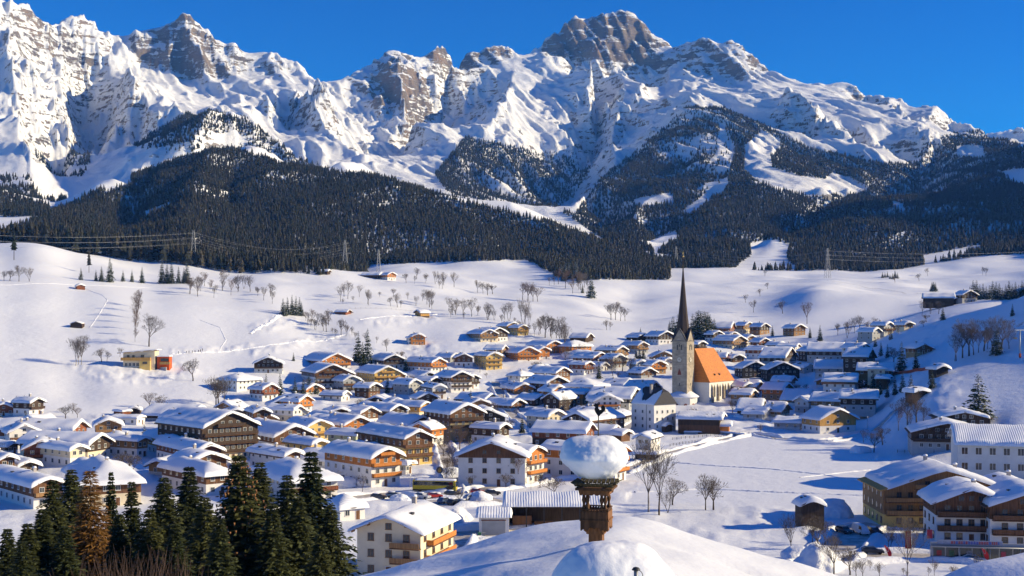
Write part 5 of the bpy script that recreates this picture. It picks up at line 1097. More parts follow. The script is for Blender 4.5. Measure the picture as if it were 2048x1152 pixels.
    am = arch_mesh(2.4, 2.6, CHWHITE, pmat('red_door_paint', (0.28, 0.07, 0.045), .7, .15), False)
    for k in range(6):
        q = R(-72+36*k-36); X, Y = tx+7.35*math.sin(q), ty-7.35*math.cos(q); link('arch_door', am, po, (X, Y, -2.6), (0, 0, q))
church()
def rectory():
    """tall white house with a steep dark roof, part of its snow slid off"""
    d = 505.0; p = at_d(1330, d); s = d/F; root = empty('rectory', p, R(38), 'tall white rectory with steep dark roof half clear of snow', 'house')
    W2, L_, he = 6.4, 13.5, 11.6; zr = 45-(775-650)*s-p.z
    mb = MB(); mb.box(-W2, W2, 0, L_, -2, he); g = [(-W2, he), (W2, he), (W2*.28, zr-1.9), (-W2*.28, zr-1.9)]
    mb.add([(x, 0, z) for x, z in g]+[(x, L_, z) for x, z in g], [(0, 1, 2, 3), (7, 6, 5, 4), (1, 5, 6, 2), (4, 0, 3, 7), (3, 2, 6, 7)]); mb.build('wall', PAL['white'], root)
    o = .5; zh = zr-1.9; tpx = (W2+o)*(1-(zh-he+.4)/(zr-he+.4)); ze = he-.4
    V = [(-W2-o, -.5, ze), (W2+o, -.5, ze), (tpx, -.5, zh), (-tpx, -.5, zh), (0, 2.0, zr), (-W2-o, L_+.5, ze), (W2+o, L_+.5, ze), (tpx, L_+.5, zh), (-tpx, L_+.5, zh), (0, L_-2.0, zr)]
    mb = MB(); mb.add(V, [(1, 6, 7, 9, 4, 2), (0, 3, 4, 9, 8, 5), (2, 4, 3), (7, 8, 9), (0, 5, 6, 1), (0, 1, 2, 3), (5, 8, 7, 6)]); mb.build('roof', SLATE, root)
    # snow still lying on the left slope: a thick ragged sheet
    mb = MB(); nx, ny = 12, 14; rnd = random.Random(3); vs_ = []
    sl = Vector((W2+o, 0, zr-ze)).normalized(); nn = Vector((-sl.z, 0, sl.x))
    for j in range(ny+1):
        y = -.4+(L_+.6)*j/ny; top_ = .50+.32*math.sin(y*.55+1)+.08*math.sin(y*2.1)
        for i in range(nx+1):
            f = i/nx*max(.15, min(.97, top_)); b_ = Vector((-W2-o, y, ze+.02))+sl*(f*Vector((W2+o, 0, zr-ze)).length); e = min(i, nx-i, j*1.0, (ny-j)*1.0); vs_.append(tuple(b_+nn*(-.02 if e == 0 else .32+.08*math.sin(i+j*1.7))))
    mb.add(vs_, [(j*(nx+1)+i, j*(nx+1)+i+1, (j+1)*(nx+1)+i+1, (j+1)*(nx+1)+i) for j in range(ny) for i in range(nx)], 0, True); mb.build('roof_snow', SNOW, root)
    mb = MB(); mb.box(-2.6, -1.7, 5.4, 6.4, zr-6, zr+1.2); co = mb.build('chimney', BRICK, root); mb = MB(); mb.box(-2.75, -1.55, 5.25, 6.55, zr+1.2, zr+1.4); mb.build('chimney_cap', SLATE, co)
    for f_, z in enumerate((2.2, 5.2, 8.2)):
        for i in range(4):
            if not (f_ == 0 and i in (1, 2)): link('window', WIN['w'], root, (-4.6+i*3.05, -.05, z), None, (.8, 1, 1.0))
        for i in range(3): link('window', WIN['w'], root, (-W2-.05, 2.4+i*4.3, z), (0, 0, R(-90)), (.85, 1, 1))
    for i in range(3): link('window', WIN['w'], root, (-2.4+i*2.4, -.05, 12.0), None, (.7, 1, .9))
    for i in range(2): link('window', WIN['w'], root, (-1.0+i*2.0, -.05, 14.6), None, (.6, 1, .8))
    mb = MB(); mb.box(-1.9, 1.9, -2.2, 0, -1, 2.6); po = mb.build('porch', PAL['brown'], root); link('porch_snow', snow_mesh(2.3, -2.7, .0, 2.6, .5, .5, 4, None, SNOW), po); mb = MB(); mb.tube((-W2-.1, 4.4, 0), (-W2-.1, 4.4, he), .08, .08, 5); mb.build('downpipe', DARKMETAL, root)
rectory()
def modern_house():
    p = at(283, 737, 0, 400); d = p.y; s = d/F; root = empty('modern_house', p, R(4), 'modern yellow and white house with sloping flat roof above the meadow road', 'house')
    x0, x1 = -36*s, 26*s; h0, h1 = 31*s, 36*s; dep = 11.0
    mb = MB(); mb.prism([(x0, -3), (x1, -3), (x1, h1), (x0, h0)], 0, dep); mb.build('wall', PAL['cream'], root)
    mb = MB(); mb.box(-3*s, 18*s, -1.6, .05, -3, 22*s); mb.build('bay', PAL['yellow'], root)
    mb = MB(); mb.box(x0-1.0, 18.5*s, -1.9, .06, 16*s, 22*s); mb.build('balcony', PAL['honey'], root)
    tp = (h1-h0)/(x1-x0); mb = MB(); mb.prism([(x0-3.0, h0-3*tp), (x1+1.5, h1+1.5*tp), (x1+1.5, h1+1.5*tp+.35), (x0-3.0, h0-3*tp+.35)], -1.6, dep+.8); mb.build('roof', PAL['tan'], root)
    so = link('roof_snow', snow_mesh((x1-x0+4.5)/2, -1.5, dep+.7, 0, .0001, .45, 8, None, SNOW), root, ((x0+x1)/2-.75, 0, (h0+h1)/2+.32), (0, -math.atan(tp), 0))
    for x, z, w_ in ((-26*s, 24.5*s, 1.2), (-16*s, 24.5*s, 1.2), (2*s, 25*s, 1.6)): link('window', WIN['b'], root, (x, -.04, z), None, (w_, 1, 1.0))
    for k in range(4): link('window', WIN['w'], root, ((-30+k*7.5)*s, -.04, 8*s), None, (1.5, 1, 1.5))
    link('window', WIN['b'], root, (8*s, -1.64, 11.5*s), None, (2.3, 1, .9))
    mb = MB(); mb.box(30*s, 54*s, 1.0, 8.5, -3, 25*s); mb.build('red_annexe', PAL['rust'], root); mb = MB(); mb.box(36*s, 55.5*s, -.4, 1.1, 8*s, 13*s); mb.build('balcony', PAL['honey'], root); mb = MB(); mb.box(37*s, 52*s, .93, 1.05, 14*s, 20*s); mb.build('window_band', GLASS, root)
    link('annexe_snow', snow_mesh(13*s, 0.6, 9, 25*s-.05, .0001, .4, 9, None, SNOW), root, (42*s, 0, 0)); mb = MB(); mb.box(26*s, 30*s, 1.2, 6, -3, 20*s); mb.build('link_block', PAL['black'], root)
    g = MB(); g.box(0, 0.5, 0, 9, -2.5, 2.2); g.box(0, 7, 8.6, 9, -2.5, 2.2); tag(g.build('retaining_wall', PAL['grey'], None, loc=tuple(at(332, 742, 0, 400)), rot=(0, 0, R(60))), 'grey concrete retaining wall below the red annexe of the modern house', 'wall')
modern_house()
# ================================================================= FOREGROUND ROOF, BELL TURRET
OAK = pmat('weathered_carved_wood', (0.24, 0.105, 0.040), 0.75, 0.3, 5, (3, 3, .6), 0.3); OAKD = pmat('dark_carved_wood', (0.13, 0.062, 0.028), 0.8, 0.3, 5, (3, 3, .6), 0.3)
SNOWN = snow_mat('near_snow', scale=6.0, bump=0.5, dist=0.07)
RZ = R(-9.8); RO = Vector((3.35, 38.2, 0))
def near_roof():
    root = empty('near_house', (RO.x, RO.y, 30.5), RZ, 'house right below the viewpoint, its roof one smooth rounded mass of snow', 'house')
    W2 = 9.6; tp = math.tan(R(17.5)); zr = 38.32-30.5; y0, y1 = -25.0, 0.0
    mb = MB(); mb.box(-W2+1.3, W2-1.3, y0+1, -1.4, -12, zr-tp*(W2-1.3)-.2); g = [(-W2+1.3, zr-tp*(W2-1.3)-.2), (W2-1.3, zr-tp*(W2-1.3)-.2), (0, zr-.25)]
    mb.add([(x, y0+1, z) for x, z in g]+[(x, -1.4, z) for x, z in g], [(0, 1, 2), (5, 4, 3), (1, 4, 5, 2), (3, 0, 2, 5)]); mb.build('wall', PAL['brown'], root)
    mb = MB(); k = [(-W2, zr-tp*W2-.3), (0, zr-.3), (W2, zr-tp*W2-.3), (W2, zr-tp*W2), (0, zr), (-W2, zr-tp*W2)]; mb.prism(k, y0, y1); mb.build('roof', PAL['brown'], root)
    nx, ny = 130, 100; xs = np.sin(np.linspace(-np.pi/2, np.pi/2, nx+1)*.97)/math.sin(np.pi/2*.97)*(W2+.25); ys = y0+(y1+.3-y0)*np.sin(np.linspace(0, np.pi/2, ny+1)); X, Y = np.meshgrid(xs, ys)
    e = np.minimum(np.minimum(W2+.25-np.abs(X), y1+.3-Y), 5); pr = np.sqrt(np.clip(1-(1-np.clip(e/1.3, 0, 1))**2, 0, 1))
    Z = zr-tp*(np.sqrt(X*X+2.6)-1.0)+.95*pr+fbm(X, Y*.7, 3.2, 3, 4)*.16+fbm(X*.35, Y, 1.1, 3, 14)*.035*np.where(X < 0, 1.6, .6)
    Z += -.30*np.exp(-((Y+3.6+.16*X)/.45)**2)*smooth01(X, .2, 5)            # dip shaped to suggest the thin diagonal shadow on the sunny side
    Z += .16*np.exp(-((Y+5.0+.35*X)/.8)**2)*smooth01(-X, 1.5, 4)+.14*np.exp(-((Y+8.5+.5*X)/.9)**2)*smooth01(-X, 1, 3)
    mb = MB(); mb.add(np.stack([X, Y, Z], -1).reshape(-1, 3).tolist(), [(j*(nx+1)+i, j*(nx+1)+i+1, (j+1)*(nx+1)+i+1, (j+1)*(nx+1)+i) for j in range(ny) for i in range(nx)], 0, True); mb.build('roof_snow', SNOWN, root)
    return root, lambda x, y: 30.5+zr-tp*(math.sqrt(x*x+2.6)-1.0)+.95
NR_, nz_ = near_roof()
def blob(name, mat, r, seed, flat=-0.45, lobes=(), sub=5, amp=.07, taper=0.0, parent=None, loc=(0, 0, 0)):
    bm = bmesh.new(); bmesh.ops.create_icosphere(bm, subdivisions=sub, radius=1.0); co = np.array([v.co[:] for v in bm.verts]); n = co.copy()
    def f3(l, o, q): return (fbm(n[:, 0]+5, n[:, 1]+3, l, o, q)+fbm(n[:, 1]+7, n[:, 2]+1, l, o, q+1)+fbm(n[:, 2]+2, n[:, 0]+9, l, o, q+2))/1.7
    rad = 1+amp*1.5*f3(.9, 2, seed)+amp*.4*f3(.28, 3, seed+7)
    for (dx, dy, dz), w_, h_ in lobes: rad += h_*np.exp(-((n-np.array(Vector((dx, dy, dz)).normalized()))**2).sum(1)/w_)
    P_ = n*rad[:, None]; P_[:, 2] = np.where(P_[:, 2] < flat, flat+(P_[:, 2]-flat)*.22, P_[:, 2]); P_[:, :2] *= (1-taper*np.clip(-P_[:, 2]+.1, 0, 1))[:, None]; P_ = P_*np.array(r)
    for v, c in zip(bm.verts, P_): v.co = c
    for f in bm.faces: f.smooth = True
    me_ = bpy.data.meshes.new(name); bm.to_mesh(me_); bm.free(); me_.materials.append(mat); return link(name, me_, parent, loc)
def turret():
    d = 32.0; s = d/F; x = (1193-U0)*s; base = Vector((x, d, 45-(1082-VH)*s-.25)); root = empty('bell_turret', base, R(-14), 'carved wooden bell turret with an enormous snow cap on the near roof', 'bell turret')
    def Z(v): return 45-(v-VH)*s-base.z
    mb = MB(); mb.box(-.18, .18, -.18, .18, -.6, Z(1020)); mb.build('post', OAK, root)
    for q in range(4):          # scalloped brackets under the box
        Q = Matrix.Rotation(R(90)*q, 4, 'Z'); mb = MB(); mb.prism([(-.20, Z(1066)), (.20, Z(1066)), (.24, Z(1062)), (.30, Z(1059)), (.32, Z(1053)), (-.32, Z(1053)), (-.30, Z(1059)), (-.24, Z(1062))], -.235, -.20, 0, Q); mb.build('bracket', OAK, root)
    hw = .345; zb0, zb1 = Z(1058), Z(1020)
    for q in range(4):          # side boards with wavy lower edge
        Q = Matrix.Rotation(R(90)*q, 4, 'Z'); low = []
        for i in range(17):
            t = i/16; low.append((-hw+2*hw*t, zb0+.05*abs(math.sin(t*math.pi*4))+(.05 if .3 < t < .7 else 0)))
        zw = zb0+.55*(zb1-zb0); mb = MB(); mb.prism(low+[(hw, zw), (hw-.02, zw+.02), (hw, zb1), (-hw, zb1), (-hw+.02, zw+.02), (-hw, zw)], -hw-.025, -hw+.012, 0, Q); mb.box(-hw-.02, hw+.02, -hw-.045, -hw-.02, zw-.02, zw+.02, 0, Q); sb = mb.build('side_board', OAKD if q in (0, 3) else OAK, root)  # shade put into the colour: boards facing away from the sun are darker
        mb = MB()               # row of little cut-out slats above the boards
        for i in range(9): X = -hw+.05+(2*hw-.1)*i/8; mb.box(X-.022, X+.022, -hw-.02, -hw+.005, zb1-.005, zb1+.06, 0, Q)
        mb.box(-hw, hw, -hw-.03, -hw+.02, zb1+.055, zb1+.08, 0, Q); mb.build('slat_rail', OAKD, sb)
    mb = MB(); mb.box(-hw+.013, hw-.013, -hw+.013, hw-.013, zb1-.16, zb1-.02); mb.build('floor_board', OAKD, root)
    zp0, zp1 = zb1, Z(984)
    prof = [(.045, 0), (.07, .04), (.075, .10), (.05, .16), (.038, .22), (.055, .28), (.075, .34), (.06, .42), (.04, .47), (.06, .52), (.06, .56)]
    sc = (zp1-zp0)/.56; mbp = MB(); mbp.lathe([(r*.78, z*sc) for r, z in prof], 10); pm = mbp.mesh('turned_post', OAKD)
    for X in (-1, 1):
        for Y in (-1, 1): link('turned_post', pm, root, (X*(hw-.06), Y*(hw-.06), zp0))
    for X in (-1, 1): link('turned_post', pm, root, (X*(hw-.155), -hw+.05, zp0))
    for q in range(4):          # frieze with hanging scallops
        Q = Matrix.Rotation(R(90)*q, 4, 'Z'); zt0, zt1 = Z(985), Z(976); low = []
        for i in range(25): t = i/24; low.append((-hw-.04+2*(hw+.04)*t, zt0-.035*abs(math.cos(t*math.pi*5))))
        mb = MB(); mb.prism(low+[(hw+.08, zt1), (-hw-.08, zt1)], -hw-.03, -hw+.02, 0, Q); mb.build('frieze', OAK, root)
    n = 22; zr0 = Z(977)        # shingled eaves, shingle by shingle
    mb = MB(); mb.box(-hw-.14, hw+.14, -hw-.14, hw+.14, zr0, zr0+.06); rf = mb.build('roof', OAKD, root)
    shm = MB(); shm.box(-.05, .05, -.22, .03, -.012, .012); shm = shm.mesh('shingle', [pmat('mossy_shingle', (.10, .085, .045), .9, .4, 9)])
    for q in range(4):
        for i in range(9):
            o = link('shingle', shm, rf); o.matrix_local = Matrix.Rotation(R(90)*q, 4, 'Z') @ Matrix.Translation((-.46+.115*i, -.40, zr0+.11)) @ Matrix.Rotation(R(-24+random.uniform(-3, 3)), 4, 'X')
    cz = Z(921); blob('snow_cap', SNOWN, (.93, .88, .68), 11, -.66, (((-.75, -.2, .75), .13, .16), ((.5, -.3, .8), .5, .06), ((.9, -.2, .0), .5, .05), ((-.9, -.4, -.5), .25, -.16), ((-.2, -.9, -.15), .06, .05), ((.3, -.85, -.1), .05, -.05)), 6, .10, .42, root, (-.03, 0, cz))
    mb = MB(); mb.tube((.05, 0, cz), (.05, 0, Z(828)), .022, .016, 6); pole = mb.build('finial_pole', DARKMETAL, root)
    # weathercock cut from sheet metal, looking left
    def px(u, v): return ((u-1185)*s*1.02+.05, Z(v))
    out = [(1183, 830), (1179, 824), (1177, 818), (1179, 814), (1176, 812), (1174, 810), (1178, 809), (1178, 806), (1181, 808), (1183, 806), (1185, 809), (1187, 808), (1185, 812), (1185, 817), (1188, 820), (1191, 819), (1190, 814), (1192, 811), (1195, 810), (1198, 813), (1199, 818), (1197, 822), (1195, 824), (1192, 827), (1189, 829), (1187, 832)]
    poly = [px(u, v) for u, v in out]; mb = MB(); mb.prism(poly[::-1] if sum((poly[i][0]*poly[(i+1) % len(poly)][1]-poly[(i+1) % len(poly)][0]*poly[i][1]) for i in range(len(poly))) < 0 else poly, -.012, .012); mb.build('weathercock', pmat('blackened_sheet', (.012, .012, .013), .6, .2), pole)
    return root
turret()
def near_mounds():
    d = 26.6; s = d/F; p = Vector(((1222-U0)*s, d, 45-(1152-VH)*s)); root = empty('snowed_chimney', (p.x, p.y, p.z-.9), 0, 'chimney swallowed by a round snow mound below the bell turret', 'chimney')
    mb = MB(); mb.box(-.45, .45, -.4, .4, -.8, 1.0); mb.build('stack', BRICK, root)
    blob('snow_mound', SNOWN, (1.36, 1.25, 1.25), 23, -.6, (((-.7, -.4, .6), .3, .05), ((.2, -.8, .5), .15, -.05), ((.6, -.2, .75), .4, .04)), 6, .08, 0.0, root, (.06, 0, .42))
    d = 24.6; s = d/F; root = empty('vent_pipe', ((1272-U0)*s, d, 45-(1175-VH)*s), 0, 'slim metal vent pipe with a dark cowl poking from the mound', 'pipe')
    mb = MB(); mb.tube((0, 0, -.6), (0, 0, .36), .045, .045, 12); mb.build('pipe', METAL, root); mb = MB(); mb.lathe([(.085, .355), (.085, .37), (.06, .405), (.01, .42)], 14); mb.build('cowl', DARKMETAL, root)
    mb = MB()
    for i in range(8):
        a, b_ = R(90)*i/8, R(90)*(i+1)/8; mb.tube((.02+.12*math.sin(a), 0, .22+.14*math.cos(a)), (.02+.12*math.sin(b_), 0, .22+.14*math.cos(b_)), .008, .008, 5, caps=False)
    mb.tube((.14, 0, .22), (.14, 0, -.3), .008, .008, 5); mb.build('cable', DARKMETAL, root)
    # neighbouring roof in the bottom right corner
    root = empty('near_house', (16.2, 33.0, 30), R(6), 'neighbouring house in the right corner showing only its shaded snow roof', 'house')
    W2 = 7.5; tp = math.tan(R(17)); zr = 8.95; mb = MB(); mb.box(-W2+1, W2-1, -16, -1, -10, zr-tp*(W2-1)-.3); mb.build('wall', PAL['brown'], root); mb = MB(); mb.prism([(-W2, zr-tp*W2-.3), (0, zr-.3), (W2, zr-tp*W2-.3), (W2, zr-tp*W2), (0, zr), (-W2, zr-tp*W2)], -17, 0); mb.build('roof', PAL['brown'], root)
    link('roof_snow', snow_mesh(W2, -17, 0, zr-tp*W2, tp, .75, 77, None, SNOWN, 50, 60), root)
    mb = MB(); mb.box(-.5, .5, -.35, .35, -1, .62); pz = Vector((13.05-.45, 30.2, 37.75)); ch = mb.build('roof_box', PAL['dark'], None); ch.location = pz; tag(ch, 'dark chimney box with a snow-dusted lid at the right corner', 'chimney'); mb = MB(); mb.box(-.62, .62, -.45, .45, .62, .68); mb.box(-.6, .6, -.43, .43, .68, .78, 1); mb.build('lid', [DARKMETAL, SNOWN], ch)
near_mounds()
# near spruces, bottom left -------------------------------------------------
NEAR_SP = [spruce_mesh(200+k, 26.0, 5.6+.5*k, 78, 12, 18, 1.3, FIRN, .02, .40) for k in range(3)]; NEAR_TR = trunk_mesh(25.5, .34)
LARCHM = spruce_mesh(222, 26.0, 5.0, 70, 10, 17, 1.6, LARCH, .05, .34, True)
def cones_mesh():
    rnd = random.Random(5); mb = MB()
    for k in range(240):
        t = rnd.uniform(.52, .97); z = 26*t; r = 5.6*(1-t)**.78*rnd.uniform(.6, 1.0); a = rnd.random()*6.28; p = Vector((r*math.cos(a), r*math.sin(a), z-.35*r)); mb.tube(p, p-Vector((0, 0, rnd.uniform(.2, .34))), .06, .03, 5)
    return mb.mesh('cones', pmat('spruce_cones', (.34, .16, .06), .8, .2))
CONES = cones_mesh()
def near_spruce(u, v, d, k, label, larch=False, cones=False, wide=1.0):
    wide *= 1.6
    x = (u-U0)/F*d; g = ground(x, d)-.3; Ht = 45-(v-VH)/F*d-g; s = Ht/26.0
    o = empty('larch_tree' if larch else 'spruce_tree', (x, d, g), rt.random()*6, label, 'tree', None); link('trunk', NEAR_TR, o, scale=(s, s, s)); link('crown', LARCHM if larch else NEAR_SP[k], o, scale=(s*wide, s*wide, s))
    if cones: link('cones', CONES, o, scale=(s*wide, s*wide, s))
near_spruce(478, 900, 122, 0, 'tallest foreground spruce, hung with clusters of golden cones', cones=True, wide=1.15)
near_spruce(622, 893, 138, 1, 'slender dark spruce left of the large cream house, second tallest'); near_spruce(575, 940, 128, 2, 'spruce between the cone-laden one and the slender dark one')
near_spruce(378, 924, 142, 1, 'dark spruce just left of the cone-laden tallest one'); near_spruce(328, 945, 134, 2, 'dark spruce standing right of the thin-topped one')
near_spruce(264, 955, 140, 0, 'thin-topped spruce with a snowy gap beside the larch', wide=.7); near_spruce(143, 930, 150, 2, 'dark spruce left of the golden-brown larch'); near_spruce(106, 952, 138, 1, 'leftmost tall dark foreground spruce'); near_spruce(55, 1040, 118, 0, 'low dark spruce top in the bottom left corner', wide=1.2)
near_spruce(180, 930, 126, 0, 'golden-brown bare larch among the dark foreground spruces', larch=True); near_spruce(222, 935, 145, 1, 'spindly spruce leader right of the larch', wide=.45)
near_spruce(662, 1000, 126, 2, 'young spruce leaning out beside the cream house stairs', wide=.9); near_spruce(520, 915, 146, 2, 'spruce half hidden behind the cone-laden one'); near_spruce(300, 1010, 118, 1, 'shorter spruce in front of the dark foreground group'); near_spruce(20, 1080, 112, 2, 'cropped spruce at the left border')
for u, v, d, k, lab in ((410, 985, 116, 2, 'dark spruce filling the gap left of the cone-laden one'), (545, 1000, 117, 0, 'lower spruce in front of the slender dark one'), (598, 985, 120, 1, 'low spruce right of the gap behind the cone-laden one'), (85, 1010, 120, 2, 'dark lower spruce before the leftmost tall one'), (238, 1020, 119, 1, 'dark low spruce at the foot of the larch'), (440, 1030, 108, 0, 'broad low spruce under the cone-laden one'), (640, 1060, 112, 1, 'small dark spruce under the slender one'), (15, 1050, 108, 1, 'dark spruce crown at the left border above the cropped one'), (45, 1075, 104, 2, 'squat dark spruce in the left corner'), (350, 1040, 110, 0, 'broad dark spruce behind the reddish thicket'), (130, 1045, 112, 0, 'broad dark spruce left of the reddish thicket')):
    near_spruce(u, v, d, k, lab)
for u, v, d, h in ((215, 1135, 98, 4.2), (250, 1120, 100, 4.5), (290, 1118, 98, 4.5), (330, 1128, 99, 4.4), (185, 1145, 96, 4), (360, 1140, 97, 4)):
    x = (u-U0)/F*d; z = 45-(v+60-VH)/F*d
    o = tag(link('bare_shrub', shrub_mesh(300+u, 60, h, 5.0, TWIG2), None, (x, d, ground(x, d)-.2), None, (1, 1, (45-(v+14-VH)/F*d-ground(x, d))/h)), 'reddish leafless thicket at the foot of the dark foreground spruces', 'shrub', 'reddish shrubs below the spruces')
# ================================================================= ROADS, VEHICLES, STREET FURNITURE
def road_mat():
    m, nt, N, L, b = nodemat('packed_snow_road'); b.inputs['Roughness'].default_value = .7
    tc = N.new('ShaderNodeTexCoord'); n1 = N.new('ShaderNodeTexNoise'); n1.inputs['Scale'].default_value = .35; n1.inputs['Detail'].default_value = 8; n1.inputs['Roughness'].default_value = .65; L.new(tc.outputs['Object'], n1.inputs['Vector'])
    rp = N.new('ShaderNodeValToRGB'); e = rp.color_ramp.elements; e[0].position = .35; e[0].color = (.30, .25, .20, 1); e[1].position = .68; e[1].color = (.70, .67, .63, 1); L.new(n1.outputs['Fac'], rp.inputs['Fac']); L.new(rp.outputs[0], b.inputs['Base Color'])
    bp = N.new('ShaderNodeBump'); bp.inputs['Strength'].default_value = .5; bp.inputs['Distance'].default_value = .1; L.new(n1.outputs['Fac'], bp.inputs['Height']); L.new(bp.outputs[0], b.inputs['Normal']); return m
ROADM = road_mat()
def resample(pts, step):
    out = [Vector(pts[0])]
    for a, b_ in zip(pts[:-1], pts[1:]):
        a = Vector(a); b_ = Vector(b_); n = max(1, int((b_-a).length/step))
        out += [a+(b_-a)*(i+1)/n for i in range(n)]
    return out
def smooth_line(P_, it=6):
    for _ in range(it): P_ = [P_[0]]+[(P_[i-1]+P_[i]*2+P_[i+1])/4 for i in range(1, len(P_)-1)]+[P_[-1]]
    return P_
RSNOW = snow_mat('rough_snow', scale=5.0, bump=0.9, dist=0.3)
for ri, (pts, w) in enumerate(ROADS):
    P_ = smooth_line(resample([(x, d, 0) for x, d in pts], 2.0)); mb = MB(); vs_ = []; rnd = random.Random(ri); n = len(P_)
    T_ = [(P_[min(i+1, n-1)]-P_[max(i-1, 0)]).normalized() for i in range(n)]; S_ = [Vector((t.y, -t.x, 0)) for t in T_]
    for p, s_ in zip(P_, S_):
        for k in range(5):
            q = p+s_*(w*(k/4-.5)*rnd.uniform(.94, 1.06)); vs_.append((q.x, q.y, ground(q.x, q.y)+.05+.004*ri))
    mb.add(vs_, [(i*5+k, i*5+k+1, i*5+k+6, i*5+k+5) for i in range(n-1) for k in range(4)], 0, True); tag(mb.build('road', ROADM), kind='structure')
    # ploughed snow banks on both sides
    for sd_ in (-1, 1):
        mb = MB(); vs_ = []; m_ = 7
        for i, (p, s_) in enumerate(zip(P_, S_)):
            hgt = (.55+.5*math.sin(i*.37+ri+sd_)*math.sin(i*.11+2)+rnd.uniform(-.18, .3))*(1.0 if 1 < i < n-2 else 0)
            for k in range(m_):
                f = k/(m_-1); q = p+s_*(sd_*(w*.5-.2+f*(2.3+.5*math.sin(i*.5)))); vs_.append((q.x, q.y, ground(q.x, q.y)-.1+max(0, hgt+.35)*math.sin(f*math.pi)**.8+rnd.uniform(-.1, .14)*(0 < k < m_-1)))
        fs = [(i*m_+k, i*m_+k+1, (i+1)*m_+k+1, (i+1)*m_+k) for i in range(n-1) for k in range(m_-1)]; mb.add(vs_, fs if sd_ > 0 else [f[::-1] for f in fs], 0, True); tag(mb.build('snow_bank', RSNOW), 'ploughed lumpy snow bank along the road', 'snow', None, 'stuff')
def heap(u, v, wpx, hpx, label, seed, amp=.16):
    p = at(u, v); s = p.y/F; r = wpx*s/2; o = blob('snow_heap', RSNOW, (r, r*.8, hpx*s*1.05), seed, -.1, (), 5, amp); o.location = p; return tag(o, label, 'snow heap')
heap(1668, 1032, 70, 34, 'shovelled snow heap behind the dark tower hut', 3, .2); heap(1640, 1138, 100, 42, 'big lumpy snow heap beside the lower road', 4, .22); heap(1590, 1120, 70, 26, 'lower lump of snow left of the big lumpy heap', 14, .22)
heap(905, 1040, 90, 26, 'broad churned snow heap between parked cars and timber shed', 5, .2); heap(870, 1034, 50, 20, 'churned snow heap at the corner of the cream house roof', 6, .2); heap(740, 968, 60, 18, 'churned snow heap in front of the orange-balconied chalet', 7, .2)
heap(690, 970, 50, 16, 'snow heap at the foot of the orange-balconied side wall', 8, .2); heap(800, 1000, 40, 12, 'low snow heap beside the parked dark cars', 15, .2); heap(1720, 905, 40, 14, 'snow heap at the corner of the snowfield', 9, .2); heap(1160, 715, 70, 16, 'shovelled snow mound in the middle of the gardens', 16, .2)
heap(900, 952, 60, 16, 'snow pile behind the yellow coach', 18, .2); heap(960, 1000, 50, 16, 'snow pile beside the red hatchback', 19, .2)

RUBBER = pmat('tyre_rubber', (.02, .02, .02), .9, .1); CARGLASS = pmat('car_glass', (.02, .025, .03), .05, .1, spec=.8); LAMP = pmat('lamp_lens', (.75, .74, .70), .2, .05)
def wheel_meshes(r=.32, w=.22):
    mb = MB(); Q = Matrix.Rotation(R(90), 4, 'X'); mb.lathe([(r*.6, -w/2), (r*.95, -w/2), (r, -w*.3), (r, w*.3), (r*.95, w/2), (r*.6, w/2)], 14, 0, True, Q); t = mb.mesh('tyre', RUBBER); mb = MB(); mb.lathe([(r*.6, -w*.4), (r*.6, w*.42), (r*.2, w*.46)], 10, 0, False, Q); return t, mb.mesh('rim', METAL)
TYRE, RIM = wheel_meshes()
def car_meshes(col, L_=4.2, kind='hatch'):
    """body, cabin glass, snow lid: nose towards +x"""
    m = pmat('car_paint_'+col[0], col[1], .3, .05, spec=.5); hl = L_/2; w = .86
    prof = dict(hatch=[(-hl, .35), (hl, .32), (hl+.03, .62), (hl-.15, .80), (.95, .95), (.35, 1.42), (-1.35, 1.46), (-hl+.1, 1.05), (-hl-.02, .7)], van=[(-hl, .4), (hl, .36), (hl+.04, .85), (hl-.3, 1.15), (hl-.95, 1.95), (-hl+.1, 2.02), (-hl-.02, 1.9)])[kind]
    def shell(pr, ww, taper, mi):
        mb = MB(); zmid = 1.0; vs_ = []
        for s_ in (-1, 1):
            for x, z in pr: vs_.append((x, s_*(ww-(max(0, z-.85)*taper)), z))
        n = len(pr); mb.add(vs_, [tuple(range(n)), tuple(range(2*n-1, n-1, -1))]+[(i, i+n, (i+1) % n+n, (i+1) % n) for i in range(n)], mi); return mb
    b_ = shell(prof, w, .22, 0).mesh('body', m)
    zt = max(z for x, z in prof); g = MB()
    if kind == 'hatch': gp = [(.86, .96), (.32, 1.36), (-1.28, 1.40), (-hl+.24, 1.03)]
    else: gp = [(hl-.42, 1.2), (hl-.97, 1.82), (hl-2.0, 1.84), (hl-2.0, 1.2)]
    vs_ = []
    for s_ in (-1, 1): vs_ += [(x, s_*(w+.012-(max(0, z-.85)*.22)), z) for x, z in gp]
    g.add(vs_, [(0, 1, 2, 3), (7, 6, 5, 4), (0, 4, 5, 1), (3, 2, 6, 7)]); g = g.mesh('windows', CARGLASS)
    sn = MB(); x0, x1 = (-1.3, .3) if kind == 'hatch' else (-hl+.15, hl-1.0); sn.lathe([(1, -.02), (1.02, .06), (.8, .12), (.1, .14)], 14, 0, True, Matrix.Translation(((x0+x1)/2, 0, zt-.02)), (x1-x0)/2, .70); sn = sn.mesh('roof_snow', SNOW)
    ml = MB(); ml.lathe([(.12, -.02), (.12, .03)], 10, 0, False, Matrix.Rotation(R(90), 4, 'Y')); return b_, g, sn, ml.mesh('headlight', LAMP), L_, kind
